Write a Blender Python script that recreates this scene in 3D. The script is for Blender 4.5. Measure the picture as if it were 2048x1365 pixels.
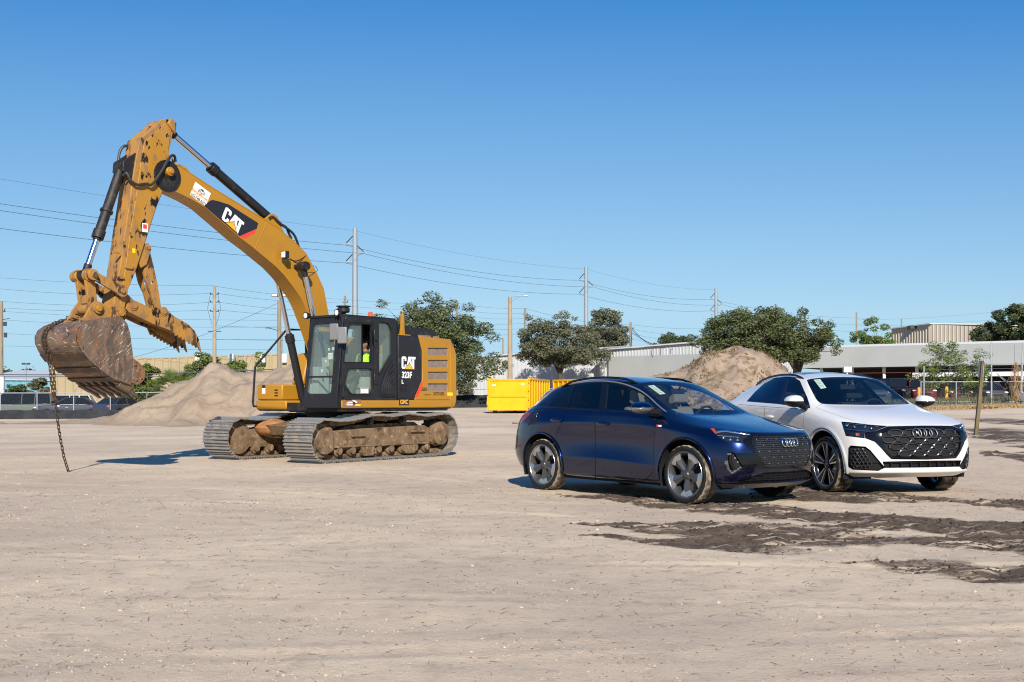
import bpy, bmesh, math, random
import numpy as np
from mathutils import Vector, Matrix
from mathutils.bvhtree import BVHTree
for o in list(bpy.data.objects): bpy.data.objects.remove(o, do_unlink=True)
scene = bpy.context.scene
COL = scene.collection
R = math.radians
# ------------------------------------------------------------------ camera, sky, sun, exposure
F, YH, CH = 2224.0, 800.0, 1.295          # focal length and horizon row in photo pixels, eye height in metres
cam = bpy.data.objects.new('camera', bpy.data.cameras.new('camera'))
COL.objects.link(cam); scene.camera = cam
cam.location = (0, 0, CH); cam.rotation_euler = (R(90), 0, 0)
cam.data.sensor_width = 36; cam.data.lens = 36 * F / 2048
cam.data.shift_y = (YH - 682.5) / 2048
cam.data.clip_start = 0.1; cam.data.clip_end = 6000
SUN_EL, SUN_AZ = R(30), (0.10, -1.0)
world = bpy.data.worlds.new('World'); scene.world = world; world.use_nodes = True
nt = world.node_tree
sky = nt.nodes.new('ShaderNodeTexSky'); sky.sky_type = 'NISHITA'; sky.sun_disc = False
sky.sun_elevation = SUN_EL; sky.sun_rotation = math.atan2(SUN_AZ[0], SUN_AZ[1])
sky.air_density = 1.0; sky.dust_density = 0.0; sky.ozone_density = 10.0; sky.altitude = 0
# colour grade of the whole sky, channel by channel: the photograph's deep, polarised blue
sp_ = nt.nodes.new('ShaderNodeSeparateColor'); cb_ = nt.nodes.new('ShaderNodeCombineColor'); nt.links.new(sky.outputs[0], sp_.inputs[0])
for ch_, (r0_, o0_, k_, lo_, hi_) in enumerate(((0.85, 0.44, 2.10, 0.16, 3.2), (2.21, 1.97, 3.0, 1.0, 5.1), (5.26, 4.75, 2.9, 3.0, 6.5))):   # out = o0 + k ln(raw / r0)
    lg_ = nt.nodes.new('ShaderNodeMath'); lg_.operation = 'LOGARITHM'; lg_.inputs[1].default_value = math.e; ml_ = nt.nodes.new('ShaderNodeMath'); ml_.operation = 'MULTIPLY_ADD'
    ml_.inputs[1].default_value = k_; ml_.inputs[2].default_value = o0_ - k_ * math.log(r0_); mn_ = nt.nodes.new('ShaderNodeMath'); mn_.operation = 'MINIMUM'; mn_.inputs[1].default_value = hi_; mx_ = nt.nodes.new('ShaderNodeMath'); mx_.operation = 'MAXIMUM'; mx_.inputs[1].default_value = lo_
    nt.links.new(sp_.outputs[ch_], lg_.inputs[0]); nt.links.new(lg_.outputs[0], ml_.inputs[0]); nt.links.new(ml_.outputs[0], mn_.inputs[0]); nt.links.new(mn_.outputs[0], mx_.inputs[0]); nt.links.new(mx_.outputs[0], cb_.inputs[ch_])
nt.links.new(cb_.outputs[0], nt.nodes['Background'].inputs[0])
nt.nodes['Background'].inputs[1].default_value = 0.0925
sl = bpy.data.lights.new('sun', 'SUN'); sl.energy = 4.6; sl.angle = R(0.53); sl.color = (1.0, 0.93, 0.82)
sun = bpy.data.objects.new('sun', sl); COL.objects.link(sun)
sd = Vector((-SUN_AZ[0], -SUN_AZ[1], -math.tan(SUN_EL) * math.hypot(*SUN_AZ)))
sun.rotation_euler = sd.to_track_quat('-Z', 'Y').to_euler(); sun.location = (10, -20, 30)
vs = scene.view_settings; vs.view_transform = 'Standard'; vs.look = 'None'; vs.gamma = 1; vs.exposure = 0.6
scene.cycles.use_denoising = True; scene.cycles.filter_width = 1.1
scene.cycles.max_bounces = 8; scene.cycles.transparent_max_bounces = 16
scene.cycles.caustics_reflective = False; scene.cycles.caustics_refractive = False
# ------------------------------------------------------------------ helpers
def pix(px, py, y):                        # photo pixel at depth y -> world point
    return Vector(((px - 1024) / F * y, y, CH + (YH - py) / F * y))
def link(o, parent=None):
    COL.objects.link(o)
    if parent: o.parent = parent
    return o
def tag(o, label=None, cat=None, group=None, kind=None):
    if label: o['label'] = label
    if cat: o['category'] = cat
    if group: o['group'] = group
    if kind: o['kind'] = kind
    return o
def empty(name, loc=(0, 0, 0), rz=0, label=None, cat=None, group=None, parent=None):
    o = bpy.data.objects.new(name, None); link(o, parent)
    o.location = loc; o.rotation_euler = (0, 0, rz); o.empty_display_size = 0.2
    return tag(o, label, cat, group)
def copy_tree(o, parent=None):
    c = o.copy(); link(c); c.parent = parent
    for ch in list(o.children): copy_tree(ch, c)
    return c
def frame(d):
    d = Vector(d).normalized()
    a = Vector((0, 0, 1)) if abs(d.z) < 0.95 else Vector((1, 0, 0))
    s = d.cross(a).normalized()
    return d, s, s.cross(d).normalized()
class MB:
    def __init__(s): s.v = []; s.f = []; s.m = []
    def add(s, vs, fs, mi=0):
        b = len(s.v); s.v += [tuple(p) for p in vs]; s.f += [tuple(i + b for i in f) for f in fs]; s.m += [mi] * len(fs)
        return s
    def box(s, c, sz, mi=0, rot=None, taper=1.0):
        hx, hy, hz = sz[0] / 2, sz[1] / 2, sz[2] / 2; P = []
        for z, k in ((-hz, 1.0), (hz, taper)):
            for x, y in ((-hx, -hy), (hx, -hy), (hx, hy), (-hx, hy)): P.append(Vector((x * k, y * k, z)))
        if rot is not None: P = [rot @ p for p in P]
        P = [p + Vector(c) for p in P]
        return s.add(P, [(3, 2, 1, 0), (4, 5, 6, 7), (0, 1, 5, 4), (1, 2, 6, 5), (2, 3, 7, 6), (3, 0, 4, 7)], mi)
    def bx(s, a, b, mi=0):
        return s.box([(p + q) / 2 for p, q in zip(a, b)], [abs(q - p) for p, q in zip(a, b)], mi)
    def prism(s, poly, a, b, ax='y', mi=0, cap=True):       # poly in the plane across ax, extruded from a to b
        def P(p, h):
            return (p[0], h, p[1]) if ax == 'y' else (h, p[0], p[1]) if ax == 'x' else (p[0], p[1], h)
        n = len(poly); ar = sum(poly[i][0] * poly[(i + 1) % n][1] - poly[(i + 1) % n][0] * poly[i][1] for i in range(n))
        if (ar < 0) != (ax == 'y'): poly = poly[::-1]
        if a > b: a, b = b, a
        vs = [P(p, a) for p in poly] + [P(p, b) for p in poly]
        fs = [(i, (i + 1) % n, n + (i + 1) % n, n + i) for i in range(n)]
        if cap: fs += [tuple(range(n - 1, -1, -1)), tuple(range(n, 2 * n))]
        return s.add(vs, fs, mi)
    def tube(s, pts, r, n=8, mi=0, cap=True, closed=False):
        pts = [Vector(p) for p in pts]; m = len(pts); vs = []; prev = None
        rr = r if isinstance(r, (list, tuple)) else [r] * m
        for i in range(m):
            if closed: t = pts[(i + 1) % m] - pts[i - 1]
            else: t = pts[min(i + 1, m - 1)] - pts[max(i - 1, 0)]
            d, a, b = frame(t)
            if prev is not None:
                a = (prev - d * prev.dot(d)); a = a.normalized() if a.length > 1e-6 else frame(t)[1]; b = a.cross(d)
            prev = a
            for k in range(n):
                th = 2 * math.pi * k / n; vs.append(pts[i] + (a * math.cos(th) + b * math.sin(th)) * rr[i])
        fs = [(i * n + k, i * n + (k + 1) % n, (i + 1) % m * n + (k + 1) % n, (i + 1) % m * n + k) for i in range(m if closed else m - 1) for k in range(n)]
        if cap and not closed: fs += [tuple(range(n - 1, -1, -1)), tuple(range((m - 1) * n, m * n))]
        return s.add(vs, fs, mi)
    def cyl(s, a, b, r, n=16, mi=0, r2=None):
        return s.tube([a, b], [r, r if r2 is None else r2], n, mi)
    def lathe(s, prof, o=(0, 0, 0), d=(0, 1, 0), n=24, mi=0, closed=False):   # prof: (radius, height along d)
        d, a, b = frame(d); o = Vector(o); vs = []; m = len(prof)
        for r, h in prof:
            for k in range(n):
                th = 2 * math.pi * k / n; vs.append(o + d * h + (a * math.cos(th) + b * math.sin(th)) * r)
        fs = [(i * n + k, i * n + (k + 1) % n, (i + 1) % m * n + (k + 1) % n, (i + 1) % m * n + k) for i in range(m if closed else m - 1) for k in range(n)]
        if not closed: fs += [tuple(range(n - 1, -1, -1)), tuple(range((m - 1) * n, m * n))]
        return s.add(vs, fs, mi)
    def torus(s, o, d, R_, r, n=24, k=8, mi=0):
        d, a, b = frame(d); o = Vector(o)
        return s.tube([o + (a * math.cos(2 * math.pi * i / n) + b * math.sin(2 * math.pi * i / n)) * R_ for i in range(n)], r, k, mi, closed=True)
    def ball(s, c, r, n=12, m=8, mi=0):
        rx, ry, rz = r if isinstance(r, (list, tuple)) else (r, r, r); vs = [(c[0], c[1], c[2] - rz)]
        for j in range(1, m):
            ph = -math.pi / 2 + math.pi * j / m
            for i in range(n):
                th = 2 * math.pi * i / n
                vs.append((c[0] + rx * math.cos(ph) * math.cos(th), c[1] + ry * math.cos(ph) * math.sin(th), c[2] + rz * math.sin(ph)))
        vs.append((c[0], c[1], c[2] + rz)); L = len(vs) - 1; fs = []
        for i in range(n):
            fs.append((0, 1 + (i + 1) % n, 1 + i)); fs.append((L, L - n + i, L - n + (i + 1) % n))
            for j in range(m - 2):
                p = 1 + j * n; fs.append((p + i, p + (i + 1) % n, p + n + (i + 1) % n, p + n + i))
        return s.add(vs, fs, mi)
    def xf(s, M):
        s.v = [tuple(M @ Vector(p)) for p in s.v]; return s
    def build(s, name, mats, parent=None, bevel=0, smooth=35, seg=2, label=None):
        me = bpy.data.meshes.new(name); me.from_pydata(s.v, [], s.f)
        for m in (mats if isinstance(mats, (list, tuple)) else [mats]): me.materials.append(m)
        if max(s.m, default=0): me.polygons.foreach_set('material_index', s.m)
        me.update()
        if smooth:
            me.polygons.foreach_set('use_smooth', [True] * len(me.polygons)); me.set_sharp_from_angle(angle=R(smooth))
        o = bpy.data.objects.new(name, me); link(o, parent)
        if bevel:
            b = o.modifiers.new('bevel', 'BEVEL'); b.width = bevel; b.segments = seg; b.limit_method = 'ANGLE'; b.angle_limit = R(35)
        if label: o['label'] = label
        return o
def text_mesh(txt, size, bold=0.0, sx=1.0, shear=0.0):       # lettering as flat mesh data: verts (x right, y up), faces
    cu = bpy.data.curves.new('lettering', 'FONT'); cu.body = txt; cu.size = size; cu.align_x = 'CENTER'; cu.align_y = 'CENTER'
    cu.offset = bold; cu.shear = shear; cu.resolution_u = 3
    ob = bpy.data.objects.new('lettering', cu); COL.objects.link(ob)
    me = ob.to_mesh(); V = [(v.co.x * sx, v.co.y) for v in me.vertices]; Fs = [tuple(p.vertices) for p in me.polygons]
    ob.to_mesh_clear(); bpy.data.objects.remove(ob); bpy.data.curves.remove(cu)
    return V, Fs
def place_text(mb, txt, size, o, ex, ey, mi=0, bold=0.0, sx=1.0, shear=0.0):
    V, Fs = text_mesh(txt, size, bold, sx, shear); o, ex, ey = Vector(o), Vector(ex), Vector(ey)
    mb.add([o + ex * x + ey * y for x, y in V], Fs, mi)
def lerp_tab(t, xs, ys):
    return float(np.interp(t, xs, ys))
# ------------------------------------------------------------------ noise for terrain
class Noise:
    def __init__(s, seed): s.t = np.random.RandomState(seed).rand(256, 256).astype(np.float32)
    def __call__(s, x, y):
        xi = np.floor(x).astype(int); yi = np.floor(y).astype(int); fx = x - xi; fy = y - yi
        fx = fx * fx * (3 - 2 * fx); fy = fy * fy * (3 - 2 * fy); t = s.t
        a = t[xi & 255, yi & 255]; b = t[(xi + 1) & 255, yi & 255]; c = t[xi & 255, (yi + 1) & 255]; d = t[(xi + 1) & 255, (yi + 1) & 255]
        return (a * (1 - fx) + b * fx) * (1 - fy) + (c * (1 - fx) + d * fx) * fy - 0.5
    def fbm(s, x, y, f, o=4, g=0.5):
        r = 0; a = 1.0
        for k in range(o): r = r + a * s(x * f + 17.3 * k, y * f + 5.1 * k); f *= 2.03; a *= g
        return r
# ------------------------------------------------------------------ materials
MATS = {}
def rgb(h):                               # sRGB hex -> linear
    c = [int(h[i:i + 2], 16) / 255 for i in (0, 2, 4)]
    return tuple(x / 12.92 if x < 0.04045 else ((x + 0.055) / 1.055) ** 2.4 for x in c)
def pbr(name, col, rough=0.5, metal=0.0, coat=0.0, spec=0.5, emit=None):
    m = bpy.data.materials.new(name); m.use_nodes = True; b = m.node_tree.nodes['Principled BSDF']
    b.inputs['Base Color'].default_value = (*col, 1); b.inputs['Roughness'].default_value = rough
    b.inputs['Metallic'].default_value = metal; b.inputs['Coat Weight'].default_value = coat
    b.inputs['Coat Roughness'].default_value = 0.02; b.inputs['Specular IOR Level'].default_value = spec
    MATS[name] = m; return m
def N(m, t, **kw):
    n = m.node_tree.nodes.new(t)
    for k, v in kw.items():
        if k in n.inputs.keys() if isinstance(k, str) else False: n.inputs[k].default_value = v
        else: setattr(n, k, v)
    return n
def coords(m, kind='Object', scale=(1, 1, 1)):
    tc = N(m, 'ShaderNodeTexCoord'); mp = N(m, 'ShaderNodeMapping'); mp.inputs['Scale'].default_value = scale
    m.node_tree.links.new(tc.outputs[kind], mp.inputs[0]); return mp.outputs[0]
def noise_fac(m, vec, scale, lo, hi, detail=4, rough=0.6):
    L = m.node_tree.links; n = N(m, 'ShaderNodeTexNoise'); n.inputs['Scale'].default_value = scale
    n.inputs['Detail'].default_value = detail; n.inputs['Roughness'].default_value = rough; L.new(vec, n.inputs['Vector'])
    r = N(m, 'ShaderNodeMapRange'); r.inputs[1].default_value = lo; r.inputs[2].default_value = hi; r.clamp = True
    L.new(n.outputs['Fac'], r.inputs[0]); return r.outputs[0]
def mixc(m, fac, a, b):
    n = N(m, 'ShaderNodeMix', data_type='RGBA'); L = m.node_tree.links
    if hasattr(fac, 'links'): L.new(fac, n.inputs[0])
    else: n.inputs[0].default_value = fac
    for k, c in ((6, a), (7, b)):
        if hasattr(c, 'links'): L.new(c, n.inputs[k])
        else: n.inputs[k].default_value = (*c, 1)
    return n.outputs[2]
def mul(m, a, b):
    n = N(m, 'ShaderNodeMath', operation='MULTIPLY'); L = m.node_tree.links
    for k, c in ((0, a), (1, b)):
        if hasattr(c, 'links'): L.new(c, n.inputs[k])
        else: n.inputs[k].default_value = c
    return n.outputs[0]
def bump(m, h, strength=0.3, dist=0.01):
    b = N(m, 'ShaderNodeBump'); b.inputs['Strength'].default_value = strength; b.inputs['Distance'].default_value = dist
    m.node_tree.links.new(h, b.inputs['Height']); m.node_tree.links.new(b.outputs[0], m.node_tree.nodes['Principled BSDF'].inputs['Normal'])
def setc(m, out): m.node_tree.links.new(out, m.node_tree.nodes['Principled BSDF'].inputs['Base Color'])
def worn(name, col, layers, rough=0.5, metal=0.0, bmp=0.0, bscale=40, stretch=(1, 1, 1), spec=0.4, coat=0.0):
    """base colour with patchy layers: (colour, noise scale, lo, hi)"""
    m = pbr(name, col, rough, metal, spec=spec, coat=coat); v = coords(m, 'Object', stretch); out = col
    for c, sc, lo, hi in layers: out = mixc(m, noise_fac(m, v, sc, lo, hi), out, c)
    if hasattr(out, 'links'): setc(m, out)
    if bmp: bump(m, noise_fac(m, v, bscale, 0.2, 0.8), bmp, 0.01)
    return m
def glass(name, tint, gloss=0.04, rough=0.0, body=0.0, bodycol=(0, 0, 0)):
    m = bpy.data.materials.new(name); m.use_nodes = True; t = m.node_tree; t.nodes.clear(); L = t.links
    out = t.nodes.new('ShaderNodeOutputMaterial'); tr = t.nodes.new('ShaderNodeBsdfTransparent'); tr.inputs[0].default_value = (*tint, 1)
    gl = t.nodes.new('ShaderNodeBsdfGlossy'); gl.inputs['Roughness'].default_value = rough; gl.inputs[0].default_value = (1, 1, 1, 1)
    lw = t.nodes.new('ShaderNodeLayerWeight'); lw.inputs[0].default_value = 0.5; p5 = t.nodes.new('ShaderNodeMath'); p5.operation = 'POWER'; p5.inputs[1].default_value = 5.0     # Schlick reflection, alike from both faces of a thin pane
    fr = t.nodes.new('ShaderNodeMath'); fr.operation = 'MULTIPLY_ADD'; fr.inputs[1].default_value = 0.9; fr.inputs[2].default_value = 0.045; L.new(lw.outputs['Facing'], p5.inputs[0]); L.new(p5.outputs[0], fr.inputs[0]); mx = t.nodes.new('ShaderNodeMixShader')
    src = tr.outputs[0]
    if body:
        df = t.nodes.new('ShaderNodeBsdfDiffuse'); df.inputs[0].default_value = (*bodycol, 1); m2 = t.nodes.new('ShaderNodeMixShader')
        m2.inputs[0].default_value = body; L.new(src, m2.inputs[1]); L.new(df.outputs[0], m2.inputs[2]); src = m2.outputs[0]
    ad = t.nodes.new('ShaderNodeMath'); ad.operation = 'ADD'; ad.inputs[1].default_value = gloss; ad.use_clamp = True
    L.new(fr.outputs[0], ad.inputs[0]); L.new(ad.outputs[0], mx.inputs[0]); L.new(src, mx.inputs[1]); L.new(gl.outputs[0], mx.inputs[2])
    L.new(mx.outputs[0], out.inputs[0]); MATS[name] = m; return m
M = MATS
BLACK = pbr('black_plastic', (0.010, 0.010, 0.011), 0.5, spec=0.25)
GLOSSK = pbr('gloss_black', (0.004, 0.004, 0.005), 0.08, spec=0.45)
RUBBER = pbr('rubber', (0.015, 0.015, 0.015), 0.75, spec=0.25)
CHROME = pbr('chrome', (0.75, 0.76, 0.78), 0.08, 1.0)
STEEL = pbr('galvanised', (0.42, 0.44, 0.46), 0.45, 0.7)
WHITEP = pbr('white_print', (0.8, 0.8, 0.78), 0.5)
BLACKP = pbr('black_print', (0.02, 0.02, 0.02), 0.5)
DARKIN = pbr('interior_dark', (0.012, 0.013, 0.015), 0.8, spec=0.2)
# ------------------------------------------------------------------ terrain
NZ = Noise(7); NZ2 = Noise(21)
def rise(x, y):                           # the lot climbs gently towards the back, more to the right
    x = np.asarray(x, float); y = np.asarray(y, float)
    s = np.interp(y, [0, 20, 30, 45, 66, 110, 300, 3000], [0, 0, 0.10, 0.33, 0.62, 0.82, 0.9, 0.9])
    r = np.interp(x / np.maximum(y, 1), [-0.40, -0.28, -0.1, 0.1, 0.30, 0.46], [0.0, 0.08, 0.8, 1.0, 1.25, 1.7])
    return s * r
MUD = [  # bands of wet dark soil, photo pixels (x, y, half height)
    [(1110, 990, 3), (1200, 996, 6), (1300, 1004, 9), (1400, 1012, 8), (1480, 1020, 9), (1560, 1026, 12), (1640, 1038, 16), (1740, 1046, 16), (1830, 1050, 14), (1930, 1058, 16), (2060, 1064, 18), (2300, 1080, 20)],
    [(1500, 975, 10), (1600, 985, 12), (1700, 991, 10), (1800, 998, 8), (1880, 1005, 6), (1960, 1012, 7), (2060, 1018, 9), (2300, 1035, 12)],
    [(1140, 1046, 2), (1230, 1052, 3), (1330, 1058, 7), (1420, 1062, 13), (1500, 1068, 17), (1600, 1078, 20), (1700, 1086, 17), (1800, 1092, 13), (1900, 1097, 15), (2060, 1106, 20), (2300, 1130, 22)],
    [(1160, 1072, 2), (1240, 1079, 5), (1310, 1088, 6), (1400, 1091, 9), (1500, 1102, 14), (1590, 1110, 9), (1640, 1112, 4)],
    [(1680, 1128, 2), (1740, 1133, 6), (1800, 1138, 15), (1880, 1144, 20), (1960, 1150, 20), (2060, 1156, 20), (2300, 1180, 22)],
    [(1930, 862, 4), (1990, 872, 12), (2060, 880, 14), (2300, 890, 16)], [(1940, 838, 2), (2048, 846, 5), (2300, 850, 6)], [(1960, 905, 3), (2060, 915, 5), (2300, 925, 6)]]
def mud_mask(X, Y):
    m = np.zeros_like(X); sel = (Y > 3) & (X > -4) & (Y < 70); x = X[sel]; y = Y[sel]
    px = 1024 + F * x / y; py = YH + F * (CH - rise(x, y)) / y
    j = NZ.fbm(x, y, 1.1, 4) ; k = NZ2.fbm(x, y, 0.35, 3); best = np.zeros_like(px)
    for b in MUD:
        b = np.array(b, float); c = np.interp(px, b[:, 0], b[:, 1]); w = np.interp(px, b[:, 0], b[:, 2], left=0.01, right=0.01)
        w = np.where((px < b[0, 0]) | (px > b[-1, 0]), 0.01, w)
        d = np.where((px < b[0, 0]) | (px > b[-1, 0]), 9.0, np.abs(py - c - j * 9) / np.maximum(w * (1 + 1.1 * j), 0.5))
        best = np.maximum(best, np.clip(1.35 - d, 0, 0.6) / 0.6 * np.clip((1.12 if b[0, 1] != 1128 else 1.45) + 1.0 * k + 0.7 * j, 0, 1))
    m[sel] = best; return m
def axis(dense_a, dense_b, step, far_lo, far_hi, g=1.10):
    a = list(np.arange(dense_a, dense_b, step)); s = step; p = a[-1]
    while p < far_hi: s *= g; p += s; a.append(p)
    s = step; p = a[0]
    while p > far_lo: s *= g; p -= s; a.insert(0, p)
    return np.array(a)
gx = axis(-11, 13, 0.045, -3000, 3000, 1.09); gy = axis(3.2, 24, 0.05, -60, 4000, 1.06)
GX, GY = np.meshgrid(gx, gy); mud = mud_mask(GX, GY)
def relief(X, Y, fine=True):
    fade = np.clip(1.2 - Y / 60, 0.1, 1)
    z = rise(X, Y) + 0.05 * NZ.fbm(X, Y, 0.13, 3) * fade
    # faint wheel and blade marks running across the lot
    z = z + 0.006 * NZ2.fbm(X * 0.25, Y * 1.0 + X * 0.15, 1.3, 3) * fade
    if fine: z = z + 0.010 * NZ.fbm(X, Y, 3.0, 3) * fade
    return z
GZ = relief(GX, GY)
GZ += mud * (0.002 + 0.055 * NZ2.fbm(GX, GY, 2.4, 4, 0.65) + 0.045 * NZ.fbm(GX, GY, 7.0, 2))
def tyre_print(pts, w=0.23, dep=0.010):      # pressed tread marks along a plan polyline
    P_ = np.array(pts, float); s0 = 0.0
    for a, b in zip(P_[:-1], P_[1:]):
        L_ = np.hypot(*(b - a)); t = (b - a) / L_; j0, j1 = np.searchsorted(gy, [min(a[1], b[1]) - 1, max(a[1], b[1]) + 1]); i0, i1 = np.searchsorted(gx, [min(a[0], b[0]) - 1, max(a[0], b[0]) + 1])
        X = GX[j0:j1, i0:i1]; Y = GY[j0:j1, i0:i1]; s = (X - a[0]) * t[0] + (Y - a[1]) * t[1]; d = -(X - a[0]) * t[1] + (Y - a[1]) * t[0]; k = (s >= 0) & (s < L_) & (np.abs(d) < w + 0.05)
        x, y, s, d = X[k], Y[k], s[k], d[k] + 0.05 * NZ.fbm(X[k], Y[k], 0.4, 2); e = np.clip(1.3 - np.abs(d) / (w * 0.55), 0, 1) * np.clip(0.75 + 1.8 * NZ2.fbm(x, y, 0.6, 2), 0, 1)
        G_ = GZ[j0:j1, i0:i1]; G_[k] += e * (-dep + 0.004 * np.sin(2 * np.pi * (s + s0 + 0.35 * np.abs(d)) / 0.17)) + 0.008 * np.exp(-((np.abs(d) - w * 0.75) / 0.05) ** 2) * np.clip(0.6 + 2 * NZ.fbm(x, y, 0.8, 2), 0, 1); s0 += L_
for off_ in (0.0, 1.62):
    tyre_print([(-14 + off_ * 0.1, 17.6 + off_), (-6, 15.0 + off_), (0, 12.6 + off_ * 0.96), (5, 9.9 + off_ * 0.9), (9, 7.2 + off_ * 0.85)]); tyre_print([(-9, 8.4 + off_), (-3, 7.3 + off_), (3, 6.9 + off_), (9, 7.4 + off_)], 0.2, 0.007); tyre_print([(-6.5, 4.2 + off_ * 0.6), (-1, 4.6 + off_ * 0.6), (5, 5.6 + off_ * 0.6), (9, 6.8 + off_ * 0.6)], 0.2, 0.006)
for s_ in (-0.8, 0.8): tyre_print([(2.0 - 0.617 * k + 0.787 * s_, 15.41 + 0.787 * k + 0.617 * s_) for k in (1.2, 6, 14)]); tyre_print([(4.94 - 0.25 * k + 0.968 * s_, 17.28 + 0.968 * k + 0.25 * s_) for k in (1.3, 6, 16)])
GZ += np.clip(NZ2.fbm(GX, GY, 0.5, 3), 0, 1) * 0.02 * np.abs(NZ.fbm(GX, GY, 14, 2))
def ground_z(x, y):
    i = np.clip(np.searchsorted(gx, x), 1, len(gx) - 1); j = np.clip(np.searchsorted(gy, y), 1, len(gy) - 1)
    return float(GZ[j, i])
# flatten under the tracks and wheels
def flatten(cx, cy, r, z0):
    d = np.hypot(GX - cx, GY - cy); w = np.clip((r - d) / (0.4 * r), 0, 1); GZ[:] = GZ * (1 - w) + z0 * w
def mesh_np(name, verts, quads, mats, parent=None, smooth=True):
    me = bpy.data.meshes.new(name); me.vertices.add(len(verts)); me.vertices.foreach_set('co', np.asarray(verts, np.float32).ravel())
    k = quads.shape[1]; me.loops.add(quads.size); me.loops.foreach_set('vertex_index', quads.astype(np.int32).ravel())
    me.polygons.add(len(quads)); me.polygons.foreach_set('loop_start', np.arange(0, quads.size, k, dtype=np.int32))
    me.polygons.foreach_set('use_smooth', np.full(len(quads), smooth)); me.update(calc_edges=True); me.validate()
    for m in mats: me.materials.append(m)
    o = bpy.data.objects.new(name, me); link(o, parent); return o
def grid_quads(ny, nx):
    i = np.arange(ny * nx).reshape(ny, nx); return np.stack([i[:-1, :-1], i[:-1, 1:], i[1:, 1:], i[1:, :-1]], -1).reshape(-1, 4)
def sand_material():
    m = pbr('sand', (0.4, 0.33, 0.26), 0.95, spec=0.15); L = m.node_tree.links; v = coords(m, 'Object')
    vs_ = coords(m, 'Object', (0.35, 1.6, 1)); base = rgb('d4c0a4')
    c = mixc(m, noise_fac(m, v, 0.22, 0.38, 0.62, 5), base, rgb('bba792'))
    c = mixc(m, noise_fac(m, vs_, 0.8, 0.5, 0.8, 6, 0.65), c, rgb('b8a591'))
    c = mixc(m, mul(m, noise_fac(m, v, 3.5, 0.52, 0.72, 8, 0.7), 0.55), c, rgb('9d8b79'))
    c = mixc(m, mul(m, noise_fac(m, v, 22, 0.58, 0.72, 5, 0.7), 0.5), c, rgb('83725f'))
    c = mixc(m, mul(m, noise_fac(m, v, 70, 0.60, 0.70, 3, 0.6), 0.6), c, rgb('d8cdbf'))
    at = N(m, 'ShaderNodeAttribute', attribute_name='mud'); wet = rgb('4c4037')
    wetc = mixc(m, noise_fac(m, v, 5, 0.35, 0.7, 6, 0.7), wet, rgb('675a4d'))
    wetc = mixc(m, mul(m, noise_fac(m, v, 30, 0.6, 0.75, 4), 0.7), wetc, rgb('86776a'))
    nf = noise_fac(m, v, 8, 0.2, 0.8, 8, 0.75)
    ad = N(m, 'ShaderNodeMath', operation='ADD'); L.new(at.outputs['Fac'], ad.inputs[0]); L.new(nf, ad.inputs[1])
    r = N(m, 'ShaderNodeMapRange'); r.inputs[1].default_value = 0.55; r.inputs[2].default_value = 1.15; L.new(ad.outputs[0], r.inputs[0])
    sv_ = coords(m, 'Object', (0.7, 4.5, 1)); carve = noise_fac(m, sv_, 1.0, 0.62, 0.52, 6, 0.65)      # dry sand showing through in streaks
    fac = mul(m, mul(m, r.outputs[0], N_clip(m, at.outputs['Fac'])), carve)
    setc(m, mixc(m, fac, c, wetc))
    n1 = noise_fac(m, v, 45, 0.3, 0.75, 8, 0.75); n2 = noise_fac(m, v, 9, 0.3, 0.75, 8, 0.7)
    a2 = N(m, 'ShaderNodeMath', operation='ADD'); L.new(n1, a2.inputs[0]); L.new(n2, a2.inputs[1]); bump(m, a2.outputs[0], 0.55, 0.012)
    return m
def N_clip(m, o):
    r = N(m, 'ShaderNodeMapRange'); r.inputs[1].default_value = 0.0; r.inputs[2].default_value = 0.25; m.node_tree.links.new(o, r.inputs[0]); return r.outputs[0]
SAND = sand_material()
# ------------------------------------------------------------------ excavator (local x forward, y to its left, z up)
from mathutils.geometry import tessellate_polygon
EXC, EXA = (-3.892, 24.48), R(234)
EXZ = 0.03
eh = (math.cos(EXA), math.sin(EXA)); en = (-eh[1], eh[0])
def uw(px, py, v):                        # photo pixel -> (forward, up) on the machine's vertical plane at side offset v
    a = (px - 1024) / F; b = (YH - py) / F
    t = (v + EXC[0] * en[0] + EXC[1] * en[1]) / (a * en[0] + en[1])
    return ((a * t - EXC[0]) * eh[0] + (t - EXC[1]) * eh[1], CH + b * t - EXZ)
def plate(mb, outer, holes, a, b, ax='y', mi=0, fn=None):
    def P(p, h): return (p[0], h, p[1]) if ax == 'y' else (h, p[0], p[1]) if ax == 'x' else (p[0], p[1], h)
    loops = [outer] + holes; tri = tessellate_polygon([[Vector((p[0], p[1], 0)) for p in l] for l in loops])
    flat = [p for l in loops for p in l]; n = len(flat); vs = [P(p, a) for p in flat] + [P(p, b) for p in flat]; fs = []
    def area(t): return (flat[t[1]][0] - flat[t[0]][0]) * (flat[t[2]][1] - flat[t[0]][1]) - (flat[t[2]][0] - flat[t[0]][0]) * (flat[t[1]][1] - flat[t[0]][1])
    up = (a < b) != (ax == 'y')
    for t in tri:
        t = tuple(t) if (area(t) > 0) == up else tuple(t[::-1]); fs.append(tuple(i + n for i in t)); fs.append(t[::-1])
    k = 0
    for li, l in enumerate(loops):
        m = len(l); ar = sum(l[i][0] * l[(i + 1) % m][1] - l[(i + 1) % m][0] * l[i][1] for i in range(m))
        for i in range(m):
            p, q = k + i, k + (i + 1) % m; f = (p, q, q + n, p + n)
            flip = (ar < 0) != (li > 0)
            if ax == 'y': flip = not flip
            if a > b: flip = not flip
            fs.append(f[::-1] if flip else f)
        k += m
    if fn: vs = [fn(p) for p in vs]
    return mb.add(vs, fs, mi)
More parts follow.
